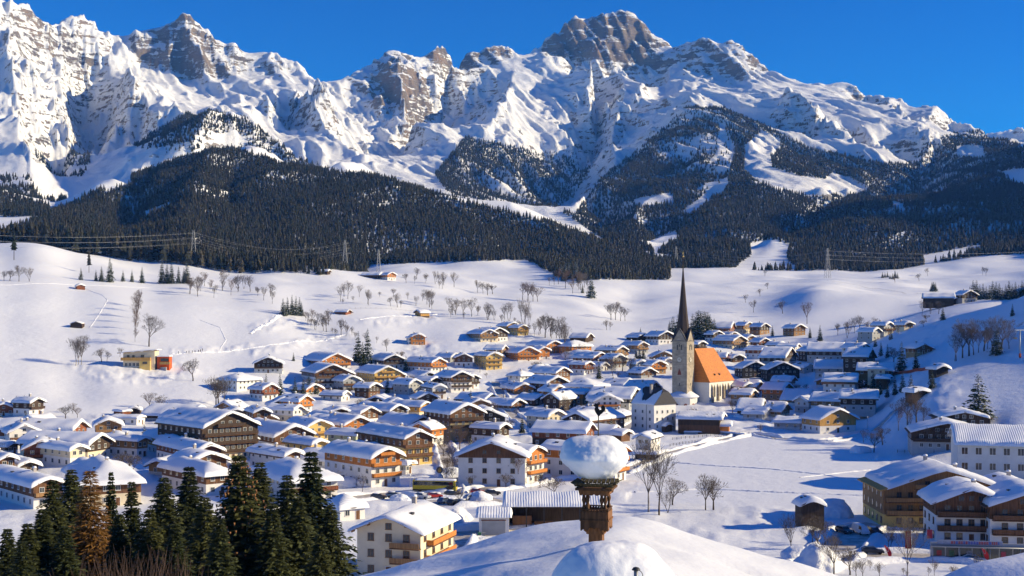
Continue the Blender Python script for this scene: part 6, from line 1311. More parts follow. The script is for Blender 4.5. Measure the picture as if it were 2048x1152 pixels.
CARS = {k: car_meshes(c, l, kd) for k, c, l, kd in (('dark', ('dark', (.03, .035, .045)), 4.3, 'hatch'), ('blue', ('blue', (.05, .09, .18)), 4.4, 'hatch'), ('red', ('red', (.38, .03, .02)), 4.0, 'hatch'), ('silver', ('silver', (.42, .43, .45)), 4.3, 'hatch'), ('white', ('white', (.72, .72, .72)), 4.3, 'hatch'), ('van', ('white_van', (.66, .67, .68)), 5.2, 'van'), ('vang', ('grey_van', (.30, .31, .33)), 5.0, 'van'))}
def car(u, v, rot, k, label, snow=True):
    p = at(u, v); b_, g, sn, hl_, L_, kd = CARS[k]; root = empty('parked_car' if kd == 'hatch' else 'parked_van', p+Vector((0, 0, .04)), R(rot), label, 'car' if kd == 'hatch' else 'van'); link('body', b_, root); link('windows', g, root)
    if snow: link('roof_snow', sn, root)
    for sx in (-1, 1):
        for sy in (-1, 1):
            wo = link('tyre', TYRE, root, (sx*L_*.31, sy*.78, .32)); link('rim', RIM, wo)
    for sy in (-1, 1): link('headlight', hl_, root, (L_/2+.0, sy*.6, .66))
car(757, 998, 10, 'dark', 'dark snow-topped car left of the cream house ridge'); car(788, 995, 12, 'blue', 'dark blue car next to the snow heap by the cream house ridge'); car(845, 997, -30, 'silver', 'silver car just above the cream house ridge'); car(869, 996, 20, 'red', 'dark red car parked below the yellow coach'); car(889, 1006, 60, 'blue', 'blue car in the back row between red and dark cars'); car(907, 1009, 65, 'dark', 'dark car in the parking row before the churned heap'); car(928, 1010, 62, 'dark', 'dark car at the end of the parking row near the shed'); car(905, 992, 15, 'dark', 'dark car half buried under the roadside trees'); car(943, 1000, 40, 'silver', 'silver snow-covered car beside the shed roof'); car(955, 988, 5, 'red', 'bright red hatchback under a snow lid by the roadside trees'); car(985, 990, 5, 'dark', 'dark car behind the garage roof', True)
car(1721, 1068, -80, 'van', 'white delivery van parked beside the yellow hotel'); car(1748, 1068, -75, 'dark', 'dark estate car right of the white delivery van'); car(1688, 1066, -70, 'dark', 'dark car left of the white delivery van', False); car(1905, 1120, -15, 'vang', 'silver van with long bonnet in front of the shop', False); car(1947, 1124, -10, 'white', 'white car beside the right-hand red feather flag', False); car(1745, 1108, -8, 'dark', 'black jeep beside the blue snow bank', False)
def coach():
    p = at(870, 984); root = empty('coach', p+Vector((0, 0, .05)), R(-8), 'yellow and black coach waiting on the village road', 'bus'); L_ = 11.8; Y = pmat('coach_yellow', (.62, .46, .01), .35, .05, spec=.5); K = pmat('coach_black', (.02, .02, .02), .3, .05, spec=.5)
    mb = MB(); pr = [(-5.9, .45), (5.85, .40), (5.95, 1.3), (5.7, 2.9), (5.35, 3.3), (-5.8, 3.3), (-5.95, 2.9)]; mb.prism(pr, -1.25, 1.25); mb.build('body', Y, root)
    mb = MB(); mb.box(-5.7, 5.2, -1.275, -1.24, 1.85, 2.95); mb.box(-5.7, 5.2, 1.24, 1.275, 1.85, 2.95); mb.build('window_band', CARGLASS, root)
    mb = MB(); mb.add([(1.5, -1.28, .5), (4.6, -1.28, .5), (5.6, -1.28, 1.8), (3.6, -1.28, 1.8)], [(0, 1, 2, 3)]); mb.box(-5.9, 3.2, -1.275, -1.245, .45, .85); mb.build('side_stripe', K, root)
    mb = MB(); mb.add([(5.97, -1.1, 1.5), (5.97, 1.1, 1.5), (5.74, 1.05, 2.85), (5.74, -1.05, 2.85)], [(0, 1, 2, 3)]); mb.build('windscreen', CARGLASS, root)
    for x in (-3.9, 3.4):
        for y in (-1.05, 1.05): wo = link('tyre', TYRE, root, (x, y, .48), None, (1.5, 1.4, 1.5)); link('rim', RIM, wo)
    link('roof_snow', snow_mesh(1.2, -5.7, 5.3, 3.28, .01, .22, 3, None, SNOW), root, (0, 0, 0), (0, 0, R(90))); link('headlight', CARS['dark'][3], root, (5.93, -.9, .9)); link('headlight', CARS['dark'][3], root, (5.93, .9, .9))
coach()
def round_sign():
    p = at(879, 972); s = p.y/F; root = empty('round_sign', p, R(-10), 'round dark sign with a golden emblem on a white pole behind the coach', 'sign'); zc = (972-940)*s; mb = MB(); mb.tube((-.75, 0, 0), (-.75, 0, zc+.9), .07, .07, 8); mb.build('pole', FRAME, root)
    Q = Matrix.Translation((0.05, 0, zc)) @ Matrix.Rotation(R(90), 4, 'X') ; mb = MB(); mb.lathe([(1.05, -.08), (1.05, .08)], 24, 0, False, Q); bd = mb.build('board', pmat('navy_sign', (.02, .025, .06), .5, .05), root)
    gold = pmat('sign_gold', (.62, .36, .06), .5, .1); mb = MB(); Q2 = Matrix.Translation((.05, -.10, zc))
    for k in range(28):
        a = 2*math.pi*k/28; mb.box(-.09, .09, -.01, .01, .92, 1.02, 1, Q2 @ Matrix.Rotation(a, 4, 'Y'))
    for x, h0, h1 in ((-.38, -.55, .3), (-.12, -.7, .62), (.14, -.62, .7), (.38, -.4, .4)): mb.box(x-.1, x+.1, -.01, .01, h0, h1, 0, Q2)
    mb.box(-.5, .5, -.012, .012, -.12, .12, 0, Q2); mb.build('emblem', [gold, FRAME], bd)
round_sign()
def timber_shed():
    d = 266.0; s = d/F; p = at_d(1108, d); root = empty('timber_shed', p, 0, 'long open timber shed with ribbed snow roof and stacked planks', 'shed'); x0, x1 = -10.6, 10.2; ze = 5.2; dep = 9.0
    for i in range(6): mb = MB(); x = x0+.6+(x1-x0-1.2)*i/5; mb.box(x-.14, x+.14, .1, .38, -.5, ze); mb.build('post', DARKMETAL, root)
    mb = MB(); mb.box(x0, x1, dep-.2, dep, -.5, ze); mb.box(x0, x0+.2, 0, dep, -.5, ze); mb.build('wall', PAL['dark'], root)
    tp = math.tan(R(20)); mb = MB(); mb.add([(x0-.6, -.9, ze), (x1+.6, -.9, ze), (x1+.6, dep/2, ze+tp*5.4), (x0-.6, dep/2, ze+tp*5.4), (x0-.6, dep+.9, ze), (x1+.6, dep+.9, ze)], [(0, 1, 2, 3), (3, 2, 5, 4), (0, 4, 5, 1), (0, 3, 4), (1, 5, 2)]); mb.build('roof', PAL['dark'], root)
    link('roof_snow', snow_mesh(dep/2+.9, -(x1+.6), -(x0-.6), ze+.02, tp, .75, 44, None, SNOWR, 16, 40), root, (0, dep/2, 0), (0, 0, R(90)))
    plank = MB(); plank.box(-2.1, 2.1, -.12, .12, -.07, .07); plank = plank.mesh('plank', pmat('sawn_planks', (.42, .20, .08), .8, .3, 2, (.5, 4, 4)))
    for px_, nrow in ((-7.0, 13), (-2.2, 7)):
        pile = tag(empty('plank_pile', (p.x+px_, p.y+1.6, p.z)), 'tall pile of sawn planks beside the garage wall' if nrow > 9 else 'lower pile of sawn planks in the middle of the open shed', 'plank pile')
        for r_ in range(nrow):
            for c_ in range(4): link('plank', plank, pile, (random.uniform(-.08, .08), .2+c_*.27, .15+r_*.2), (0, 0, random.uniform(-.01, .01)))
    # the garage at its left end
    q = at_d(986, 258); gr = empty('garage', q, 0, 'white garage with grey roller door at the end of the timber shed', 'garage'); mb = MB(); mb.box(-3.0, 3.4, 0, 8, -.5, 4.0); mb.build('wall', PAL['white'], gr); mb = MB(); mb.box(-2.35, 2.65, -.06, .02, -.2, 3.2); mb.build('roller_door', PAL['grey'], gr); mb = MB(); mb.box(-2.5, 2.8, -.1, .02, 3.2, 3.4); mb.build('door_beam', PAL['red'], gr); mb = MB(); mb.box(-3.6, 4.0, -.8, 8.6, 4.0, 4.2); mb.build('roof', PAL['brown'], gr); link('roof_snow', snow_mesh(4.7, -4.0, 3.6, 4.15, .16, .7, 45, None, SNOWR, 14, 16), gr, (0, 3.9, 0), (0, 0, R(90)))
    for k, (u, c, lab) in enumerate(((972, (.05, .2, .08), 'green wheelie bin beside the roller door'), (980, (.25, .26, .27), 'grey wheelie bin beside the green one'))):
        b_ = at_d(u-13, 255.5); mb = MB(); mb.add([(-.28, -.3, 0), (.28, -.3, 0), (.28, .3, 0), (-.28, .3, 0), (-.36, -.4, 1.0), (.36, -.4, 1.0), (.36, .4, 1.0), (-.36, .4, 1.0)], [(0, 1, 5, 4), (1, 2, 6, 5), (2, 3, 7, 6), (3, 0, 4, 7), (4, 5, 6, 7)]); bo = mb.build('wheelie_bin', pmat('bin_%d' % k, c, .6, .1), None, loc=b_); tag(bo, lab, 'bin'); mb = MB(); mb.box(-.4, .4, -.44, .44, 1.0, 1.08); mb.build('lid', pmat('bin_%d' % k, c), bo)
timber_shed()
def flag(u, v, hpx, label):
    p = at(u, v); s = p.y/F; h = hpx*s; root = empty('feather_flag', p, 0, label, 'flag'); mb = MB(); mb.tube((0, 0, -.2), (-.55*h*.6, 0, h), .035, .02, 6); mb.build('pole', METAL, root)
    red = pmat('flag_red', (.60, .02, .03), .7, .1); n = 8; V = []
    for i in range(n+1):
        t = i/n; x = -.33*h*t; w = .30*h*math.sin(math.pi*min(1, t*.9+.08))**.6; V += [(x, 0, h*(.18+.82*t)), (x+w, .04*math.sin(t*9), h*(.18+.80*t))]
    mb = MB(); mb.add(V, [(2*i, 2*i+1, 2*i+3, 2*i+2) for i in range(n)]); mb.add([(x, y+.02, z) for x, y, z in V], [(2*i+2, 2*i+3, 2*i+1, 2*i) for i in range(n)]); cl = mb.build('flag_cloth', red, root)
    mb = MB(); 
    for k in range(16):
        a = 2*math.pi*k/16; Q = Matrix.Translation((-.12*h, -.06, h*.74)) @ Matrix.Rotation(R(-18), 4, 'Y') @ Matrix.Diagonal((.7, 1, 1.5, 1)) @ Matrix.Rotation(a, 4, 'Y'); mb.box(-.035*h, .035*h, -.005, .005, .10*h, .125*h, 0, Q)
    mb.build('flag_ring', FRAME, cl)
flag(1778, 1120, 30, 'red feather flag with white ring in front of the birch'); flag(1972, 1126, 32, 'red feather flag with white ring before the shop windows')
def banner():
    p = at(1818, 1112); s = p.y/F; root = empty('banner', p, 0, 'tall red vertical banner with pale lettering on a white pole', 'banner'); h = 52*s; mb = MB(); mb.tube((.45, 0, 0), (.45, 0, h), .05, .04, 6); mb.build('pole', FRAME, root); mb = MB(); mb.box(-.75, .4, -.01, .01, h*.28, h*.97); cl = mb.build('cloth', pmat('banner_red', (.30, .012, .018), .7, .15), root); mb = MB()
    for k in range(7): z = h*(.36+.075*k); mb.box(-.38, .05, -.03, -.011, z, z+.05*h); mb.box(-.25, -.1, -.032, -.010, z+.012*h, z+.038*h, 1)
    mb.build('lettering', [pmat('banner_pale', (.45, .25, .24), .7, .1), pmat('banner_red', (.30, .012, .018))], cl)
banner()
def shop_front():
    """glazed ground floor of the sports shop, a part of that house"""
    d = 229.0; p = at_d(1945, d); M = Matrix.Translation(SHOP.location).inverted() if False else (Matrix.Translation(SHOP.location) @ Matrix.Rotation(SHOP.rotation_euler.z, 4, 'Z')).inverted() @ (Matrix.Translation(p) @ Matrix.Rotation(R(-8), 4, 'Z'))
    mb = MB(); mb.box(-7.6, 10.5, .3, .6, -.4, 3.6); front = mb.build('shop_front', PAL['grey'], SHOP); front.matrix_local = M
    for k in range(7): mb = MB(); x = -7.2+2.45*k; mb.box(x, x+2.2, .2, .32, .2, 2.7); mb.build('shop_window', GLASS, front)
    for k, (x, c) in enumerate(((-6.5, (.35, .05, .05)), (-4.2, (.05, .12, .06)), (-1.0, (.3, .3, .32)), (1.6, (.08, .2, .1)), (5.2, (.4, .06, .1)))): mb = MB(); mb.box(x, x+.9, .14, .19, 1.1, 2.1); mb.build('poster', pmat('poster_%d' % k, c, .6, .3, 3), front)
    mb = MB(); mb.box(-7.6, 10.5, -.9, .3, 2.85, 3.0); mb.tube((-7.6, -.9, 3.0), (10.5, -.9, 3.0), .07, .07, 6); mb.build('canopy', METAL, front); rnd = random.Random(2); x = -3.9; mb = MB(); mb.box(-6.4, 5.5, .1, .25, 3.25, 4.05, 0)
    while x < 5.0: w = rnd.uniform(.22, .4); mb.box(x, x+w, .05, .101, 3.38, 3.92, rnd.choice((1, 1, 2))); x += w+.12
    mb.build('sign_band', [pmat('sign_pale', (.34, .36, .44), .6, .1), pmat('sign_red', (.42, .10, .12), .6, .1), pmat('sign_blue', (.12, .14, .40), .6, .1)], front); mb = MB(); mb.box(-8.3, -7.3, .02, .12, 4.3, 6.0); mb.build('red_plate', pmat('plate_red', (.26, .02, .05), .6, .1), front)
    for x in (-7.4, -2.5, 3, 8.5): mb = MB(); mb.tube((x, -.85, -.3), (x, -.85, 2.9), .06, .06, 6); mb.build('canopy_post', METAL, front)
shop_front()
def track(pts, w, label, seed, amp=.22):
    """trodden trail: broken, lumpy snow along a line"""
    P_ = smooth_line(resample([at(u, v) for u, v in pts], .9), 3); rnd = random.Random(seed); mb = MB(); n = len(P_); vs_ = []; m_ = 5
    for i, p in enumerate(P_):
        t = (P_[min(i+1, n-1)]-P_[max(i-1, 0)]).normalized(); s_ = Vector((t.y, -t.x, 0))
        for k in range(m_): q = p+s_*(w*(k/(m_-1)-.5)); vs_.append((q.x, q.y, ground(q.x, q.y)+(-.05 if k in (0, m_-1) else .03+rnd.uniform(0, amp))))
    mb.add(vs_, [(i*m_+k, i*m_+k+1, (i+1)*m_+k+1, (i+1)*m_+k) for i in range(n-1) for k in range(m_-1)], 0, False); tag(mb.build('trail', RSNOW), kind='structure')
track([(1345, 925), (1430, 932), (1540, 938), (1650, 950), (1750, 968)], .9, '', 1); track([(1270, 985), (1400, 978), (1560, 985), (1730, 992)], 1.6, '', 2, .3); track([(1600, 955), (1690, 945), (1740, 940)], .8, '', 3); track([(340, 708), (420, 704), (520, 694), (600, 682), (690, 668)], 2.2, '', 4, .5); track([(440, 700), (452, 680), (440, 655), (400, 640)], .9, '', 5); track([(180, 655), (190, 640), (200, 625), (215, 600), (160, 570)], .9, '', 6); track([(500, 668), (540, 645), (590, 622)], 3.0, '', 7, .9); track([(0, 570), (120, 568), (300, 575), (450, 590)], 1.2, '', 8); track([(720, 640), (800, 632), (880, 628), (960, 632)], 2.0, '', 9, .5)
def lamp_post(u, v, hpx, label):
    p = at(u, v); s = p.y/F; h = hpx*s; root = empty('street_lamp', p, 0, label, 'street lamp'); mb = MB(); mb.tube((0, 0, -.2), (0, 0, h), .07, .05, 7); mb.build('post', METAL, root); mb = MB(); mb.lathe([(.1, h), (.22, h+.1), (.24, h+.4), (.08, h+.5)], 10); mb.build('lamp_head', LAMP, root); mb = MB(); mb.lathe([(.26, h+.48), (.24, h+.62), (.05, h+.7)], 10); mb.build('snow_cap', SNOW, root)
lamp_post(1062, 980, 24, 'street lamp with snow cap in front of the white hotel'); lamp_post(945, 972, 22, 'street lamp between the roadside trees'); lamp_post(1735, 862, 26, 'street lamp beside the honey-wood gable house'); lamp_post(820, 975, 22, 'street lamp at the back end of the coach')
def fence(pts, label, h=1.0, step=2.5, rails=2, mat=None, cat='fence', sink=.2, snow=False):
    P_ = [at(u, v) for u, v in pts]; root = empty('fence', P_[0], 0, label, cat); o0 = P_[0]; P_ = resample(P_, step); mat = mat or PAL['dark']; pm = MB(); pm.box(-.06, .06, -.06, .06, -sink, h); pm = pm.mesh('post', mat)
    Q = [Vector((p.x, p.y, ground(p.x, p.y)))-o0 for p in P_]
    for q in Q: link('post', pm, root, q)
    for k in range(rails):
        mb = MB(); z = h*(.45+.4*k)
        for a, b_ in zip(Q[:-1], Q[1:]): mb.tube(a+Vector((0, 0, z)), b_+Vector((0, 0, z)), .04, .04, 4, caps=False)
        mb.build('rail', mat, root)
    return root
fence([(1340, 893), (1480, 869)], 'low wooden fence between the path and the snowfield'); fence([(1345, 880), (1470, 868)], 'garden fence below the long dark barn'); fence([(1795, 905), (1900, 900)], 'wooden fence in the blue shade before the broad dark house'); fence([(1655, 562), (1720, 572), (1800, 585), (1880, 600)], 'row of fence posts along the far road over the mound', 1.3, 8, 1); fence([(860, 622), (700, 618)], 'thin pasture fence beside the tiny red shelter', 1.2, 5, 1)
def safety_net():
    P_ = [at(1785, 752), at(1870, 738)]; root = empty('safety_net', P_[0], 0, 'orange-red safety net strung along the ski slope foot', 'net'); V = []; n = 24; d = P_[1]-P_[0]
    for i in range(n+1): q = P_[0]+d*i/n; z = ground(q.x, q.y)-P_[0].z; V += [(d.x*i/n, d.y*i/n, z), (d.x*i/n, d.y*i/n, z+1.5)]
    mb = MB(); mb.add(V, [(2*i, 2*i+2, 2*i+3, 2*i+1) for i in range(n)]); mb.build('net', pmat('net_orange', (.50, .10, .05), .8, .4, 3), root)
    for i in range(0, n+1, 3): mb = MB(); x, y, z = V[2*i]; mb.tube((x, y, z-.3), (x, y, z+1.8), .04, .04, 5); mb.build('pole', DARKMETAL, root)
safety_net()
def snow_wall(pts, label, h=1.1):
    P_ = [at(u, v) for u, v in pts]; o0 = P_[0]; root = empty('garden_wall', o0, 0, label, 'wall'); a, b_ = Vector((0, 0, 0)), P_[-1]-o0; L_ = b_.length; ang = math.atan2(b_.y, b_.x); mb = MB(); mb.box(0, L_, -.2, .2, -.5, h); mb.build('wall', PAL['grey'], root, rot=(0, 0, ang)); link('wall_snow', snow_mesh(.32, 0, L_, h-.02, .02, .4, 6, None, SNOW), root, None, (0, 0, ang-R(90)))
snow_wall([(1368, 868), (1440, 868)], 'snow-capped garden wall in front of the orange lean-to'); snow_wall([(1440, 868), (1490, 874)], 'snow-capped wall continuing toward the snowfield corner')
def carport():
    p = at(1288, 922); root = empty('carport', p, R(-20), 'flat snow-topped carport in front of the white cottage', 'carport')
    for x in (-4, 4):
        for y in (0, 4): mb = MB(); mb.box(x-.1, x+.1, y-.1, y+.1, -.3, 2.3); mb.build('post', PAL['pale'], root)
    mb = MB(); mb.box(-4.5, 4.5, -.5, 4.5, 2.3, 2.5); mb.build('roof', PAL['dark'], root); link('roof_snow', snow_mesh(4.6, -.6, 4.6, 2.48, .001, .6, 61, None, SNOW), root); mb = MB(); mb.box(-4, 4, 4.0, 4.2, -.3, 2.3); mb.build('wall', PAL['dark'], root)
carport()
def hedge(u0, u1, v, h, label, mat):
    p0, p1 = at(u0, v), at(u1, v); rnd = random.Random(8); mb = MB(); n = 700; d = p1-p0
    for i in range(n):
        t = rnd.random(); q = d*t+Vector((rnd.gauss(0, .5), rnd.gauss(0, .6), 0)); q.z = ground(p0.x+q.x, p0.y+q.y)-p0.z; e = q+Vector((rnd.uniform(-.4, .4), rnd.uniform(-.4, .4), h*rnd.uniform(.5, 1))); mb.tube(q, e, .05, .02, 3, caps=False); f_ = q.lerp(e, .6); mb.tube(f_, f_+Vector((rnd.uniform(-.6, .6), rnd.uniform(-.6, .6), .4)), .03, .015, 3, caps=False)
    tag(mb.build('hedge', mat, None, loc=p0), label, 'hedge')
hedge(640, 738, 782, 2.6, 'clipped brown hedge below the brown and white chalet', pmat('hedge_brown', (.20, .13, .045), .9, .3, 2)); hedge(1500, 1600, 775, 1.6, 'dark garden hedge below the broad black chalet', TWIG)
def pylon(u, v, hpx, d, label):
    x = (u-U0)/F*d; z0 = ground(x, d); H_ = 45+(VH-(v-hpx))/F*d-z0; root = empty('power_pylon', (x, d, z0-.3), R(15), label, 'pylon'); mb = MB(); w0, w1 = H_*.085, H_*.018; n = 9
    def c(k, t): w = w0+(w1-w0)*min(1, t*1.25); return Vector((w*(1, -1, -1, 1)[k], w*(1, 1, -1, -1)[k], H_*t))
    for k in range(4):
        mb.tube(c(k, 0), c(k, 1), .22, .14, 4, caps=False)
        for i in range(n): a, b_ = i/n, (i+1)/n; mb.tube(c(k, a), c((k+1) % 4, b_), .1, .1, 3, caps=False); mb.tube(c((k+1) % 4, a), c(k, b_), .1, .1, 3, caps=False)
    mb.build('lattice', METAL, root); mb = MB(); arms = []
    for t, w in ((.62, .15), (.76, .13), (.90, .10)):
        for s_ in (-1, 1): mb.tube((0, 0, H_*t), (s_*H_*w, 0, H_*(t+.012)), .16, .08, 4); mb.tube((0, 0, H_*(t+.045)), (s_*H_*w, 0, H_*(t+.012)), .12, .06, 4); arms.append(root.matrix_basis @ Vector((s_*H_*w, 0, H_*t-.6)) if False else (Matrix.Translation((x, d, z0-.3)) @ Matrix.Rotation(R(15), 4, 'Z')) @ Vector((s_*H_*w, 0, H_*(t+.01))))
    mb.build('cross_arm', METAL, root); return arms
A1 = pylon(387, 525, 66, 1232, 'lattice power pylon at the wood edge on the left meadow'); A2 = pylon(690, 545, 66, 1500, 'lattice power pylon in front of the dark wooded hill'); A3 = pylon(757, 556, 58, 1420, 'slim lattice pylon behind the lone orange farmhouse'); A4 = pylon(1655, 560, 64, 1640, 'lattice power pylon beyond the sunlit mound'); A5 = pylon(1352, 545, 52, 1950, 'faint lattice pylon before the shaded forest gully')
def wires(A_, B_, label, sag=10, grp=''):
    for a, b_ in zip(A_, B_):
        mb = MB(); prev = a; n = 20
        for i in range(1, n+1): t = i/n; q = a.lerp(b_, t)-Vector((0, 0, sag*4*t*(1-t))); mb.tube(prev-a, q-a, .05, .05, 3, caps=False); prev = q
        tag(mb.build('power_cable', pmat('aluminium_cable', (.5, .5, .52), .4, .1, metallic=.5), None, loc=a), label, 'cable', grp)
wires([Vector((-560, 1010, p.z-8)) for p in A1], A1, 'thin power cable sagging in front of the wood edge to the left meadow pylon', 8, 'cables left of the meadow pylon'); wires(A1, A2, 'thin power cable running from the meadow pylon past the wooded hill', 12, 'cables between the left pylons'); wires(A5, A4, 'thin power cable crossing the dark valley to the pylon beyond the mound', 12, 'cables over the dark valley'); wires(A4, [Vector((1050, 1900, p.z+40)) for p in A4], 'thin power cable rising from the mound pylon to the right forest', 14, 'cables right of the mound pylon')
def ski_lift():
    p = at(2040, 716, 0, 300); s = p.y/F; root = empty('lift_pylon', p, R(20), 'chairlift pylon with sheave beam on the shaded slope', 'lift pylon'); h = 56*s; mb = MB(); mb.tube((0, 0, -.5), (0, 0, h), .3, .2, 8); mb.build('mast', METAL, root); mb = MB(); mb.box(-2.6, 2.6, -.15, .15, h-.2, h+.15); mb.build('crossbeam', METAL, root); mb = MB(); mb.box(-.35, .35, -.35, .35, .2, 2.0); mb.build('base_pad', pmat('red_pad', (.35, .05, .03), .8, .1), root)
    ch = empty('lift_chair', p+Vector((-2.2, -1.0, h-4.2)), R(20), 'empty lift chair hanging beside the pylon', 'lift chair'); mb = MB(); mb.tube((0, 0, 1.0), (0, 0, 4.1), .05, .05, 6); mb.build('hanger', METAL, ch); mb = MB(); mb.box(-1.0, 1.0, -.3, .3, .3, .4); mb.box(-1.0, 1.0, .25, .35, .4, 1.05); mb.build('seat', DARKMETAL, ch)
ski_lift()
def person_mesh(k):
    rnd = random.Random(k); mb = MB(); cols = [(.02, .02, .03), (.03, .03, .06), (.05, .02, .02)]
    sw = rnd.uniform(.1, .22)
    for s_ in (-1, 1): mb.tube((s_*.1, s_*sw, 0), (s_*.09, s_*sw*.3, .45), .07, .085, 6); mb.tube((s_*.09, s_*sw*.3, .45), (s_*.08, 0, .86), .085, .11, 6)
    mb.lathe([(.12, .80), (.19, .92), (.17, 1.1), (.21, 1.35), (.19, 1.45), (.07, 1.52), (.065, 1.56), (.10, 1.62), (.105, 1.70), (.08, 1.77), (.02, 1.8)], 10)
    for s_ in (-1, 1): mb.tube((s_*.22, 0, 1.42), (s_*.29, -s_*.1, 1.12), .065, .05, 6); mb.tube((s_*.29, -s_*.1, 1.12), (s_*.27, -.22, .92), .05, .035, 6)
    return mb.mesh('person', pmat('winter_clothes_%d' % k, cols[k % 3], .9, .2))
PM = [person_mesh(k) for k in range(3)]
for i, (u, v) in enumerate(((357, 708), (373, 707), (378, 706.5), (385, 706), (390, 705.5), (397, 705), (401, 704), (405, 702))):
    p = at(u, v); tag(link('person', PM[i % 3], None, p, (0, 0, R(80+i*17))), 'walker in dark winter clothes in the file on the snowy meadow road', 'person', 'walkers filing along the meadow road')
# ================================================================= SINGLE TREES
def sp(lst, label, group, **kw):
    for u, v, h in lst: spruce_at(u, v, h, label, group, **kw)
def br(lst, label, group, **kw):
    for u, v, h in lst: bare_at(u, v, h, label, group, **kw)
def row(u0, u1, v0, v1, h0, h1, n, label, group, seed, jit=6, **kw):
    rnd = random.Random(seed)
    n = max(4, int(n*.8))
    for i in range(n):
        t = rnd.random() if i % 2 else (i+rnd.uniform(.1, .9))/n; bare_at(u0+(u1-u0)*t, v0+(v1-v0)*t+rnd.uniform(-jit, jit)*1.4, rnd.uniform(h0*.5, h1*.95), label, group, **{'wide': .75, **kw})
sp([(162, 560, 26)], 'single small spruce at the left end of the meadow tree row', None, dmin=700); sp([(220, 564, 52)], 'broad spruce, largest in the meadow tree row above the red hut', None, dmin=700)
sp([(192, 562, 24), (203, 563, 32), (246, 563, 24), (264, 564, 26), (284, 566, 34)], 'small dark spruce in the row above the red hut', 'spruces of the meadow row', dmin=700); sp([(324, 567, 50), (334, 567, 42), (343, 567, 44), (357, 567, 36), (374, 567, 46), (368, 567, 34)], 'dark spruce in the tight clump at the right end of the meadow row', 'spruces of the meadow clump', dmin=700)
sp([(566, 629, 34), (575, 630, 38), (584, 630, 42), (592, 631, 40), (599, 631, 38), (570, 632, 30), (603, 632, 30)], 'spruce in the small square plantation on the left slope', 'spruces of the square plantation', dmin=600)
sp([(735, 728, 74)], 'tallest spruce of the pair above the orange timber chalet', None); sp([(716, 724, 64)], 'dark spruce left of the tallest one above the orange timber chalet', None); sp([(725, 730, 48)], 'shorter spruce wedged between the tall pair', None); sp([(587, 722, 18)], 'tiny lone spruce between two upper chalets', None)
sp([(520, 790, 36), (532, 792, 46), (560, 795, 50), (590, 793, 40), (606, 790, 34), (618, 788, 44), (632, 788, 40)], 'garden spruce in the row below the dark gabled chalet', 'garden spruces below the chalets'); sp([(775, 786, 36)], 'dark garden spruce in front of the bright yellow chalet', None); sp([(792, 784, 28), (745, 780, 26)], 'low garden spruce beside the bright yellow chalet', 'low spruces by the yellow chalet'); sp([(812, 742, 32)], 'spruce between the yellow and the orange-brown chalet', None)
sp([(1198, 757, 34)], 'lone dark spruce in the village centre gardens', None); sp([(1272, 718, 22), (1279, 718, 26), (1287, 718, 26)], 'spruce in the trio beside the twin-gabled house', 'spruce trio by the twin-gabled house'); sp([(1281, 670, 16)], 'young spruce on the meadow edge beside the low dark shed', None); sp([(1339, 668, 28)], 'pointed spruce left of the church wood', None)
sp([(1346, 676, 46), (1357, 678, 52), (1386, 676, 50), (1394, 678, 58), (1403, 678, 58), (1412, 678, 56), (1420, 677, 50), (1428, 678, 42), (1398, 672, 54), (1408, 670, 50), (1416, 671, 48)], 'dark spruce in the wood behind the church spire', 'spruces of the church wood', dmin=850, wide=1.6)
sp([(1112, 552, 26), (1122, 554, 30), (1132, 556, 32), (1143, 556, 34), (1152, 556, 34), (1162, 557, 32), (1170, 560, 30), (1138, 548, 30), (1150, 550, 30), (1127, 562, 28), (1157, 565, 28)], 'dark spruce in the copse on the far meadow', 'spruces of the far copse', dmin=1100, wide=1.3); sp([(1182, 596, 52)], 'tall dark spruce standing free beside the far copse', None, dmin=900); sp([(1165, 586, 20)], 'short spruce between the copse and the free-standing one', None, dmin=900)
sp([(1640, 682, 34), (1620, 676, 24), (1545, 672, 22)], 'small dark spruce among the houses under the mound', 'spruces under the mound'); sp([(1803, 742, 62)], 'tall dark spruce in the shade beside the beige cube house', None); sp([(1832, 738, 40), (1762, 712, 30), (1710, 735, 34), (1745, 725, 30), (1775, 715, 28), (1690, 700, 22)], 'shaded spruce among the houses at the hill foot', 'spruces at the hill foot'); sp([(1722, 778, 46), (1735, 775, 50), (1747, 782, 44), (1760, 790, 36), (1775, 795, 34), (1790, 790, 40), (1805, 785, 44), (1822, 800, 56)], 'dark spruce in the clump right of the apartment house', 'spruces by the apartment house')
sp([(1957, 842, 98)], 'big solitary spruce on the sunlit right slope', None, dmin=300, wide=1.9); sp([(1993, 710, 62)], 'dark spruce among bare trees on the shaded slope', None, dmin=300, wide=1.1); sp([(2025, 632, 26)], 'lone spruce high on the shaded slope', None, dmin=300); sp([(335, 832, 30)], 'spruce in front of the low barn behind the timber hotel', None); sp([(890, 1108, 48)], 'bushy spruce at the right corner of the large cream house', None, wide=1.6)
rnd = random.Random(5)
sp([(1850+rnd.uniform(0, 22), 583, 20) for k in range(5)]+[(1940+6.5*k, 600-rnd.uniform(0, 4), rnd.uniform(26, 40)) for k in range(18)], 'dark spruce in the far tree line behind the blue slope', 'spruces of the far tree line', dmin=900, wide=1.3); sp([(1765+5*k, 557+rnd.uniform(-3, 3), rnd.uniform(10, 18)) for k in range(7)], 'small spruce in the strip between the far sunny fields', 'spruces between the far fields', dmin=1200, wide=1.3)
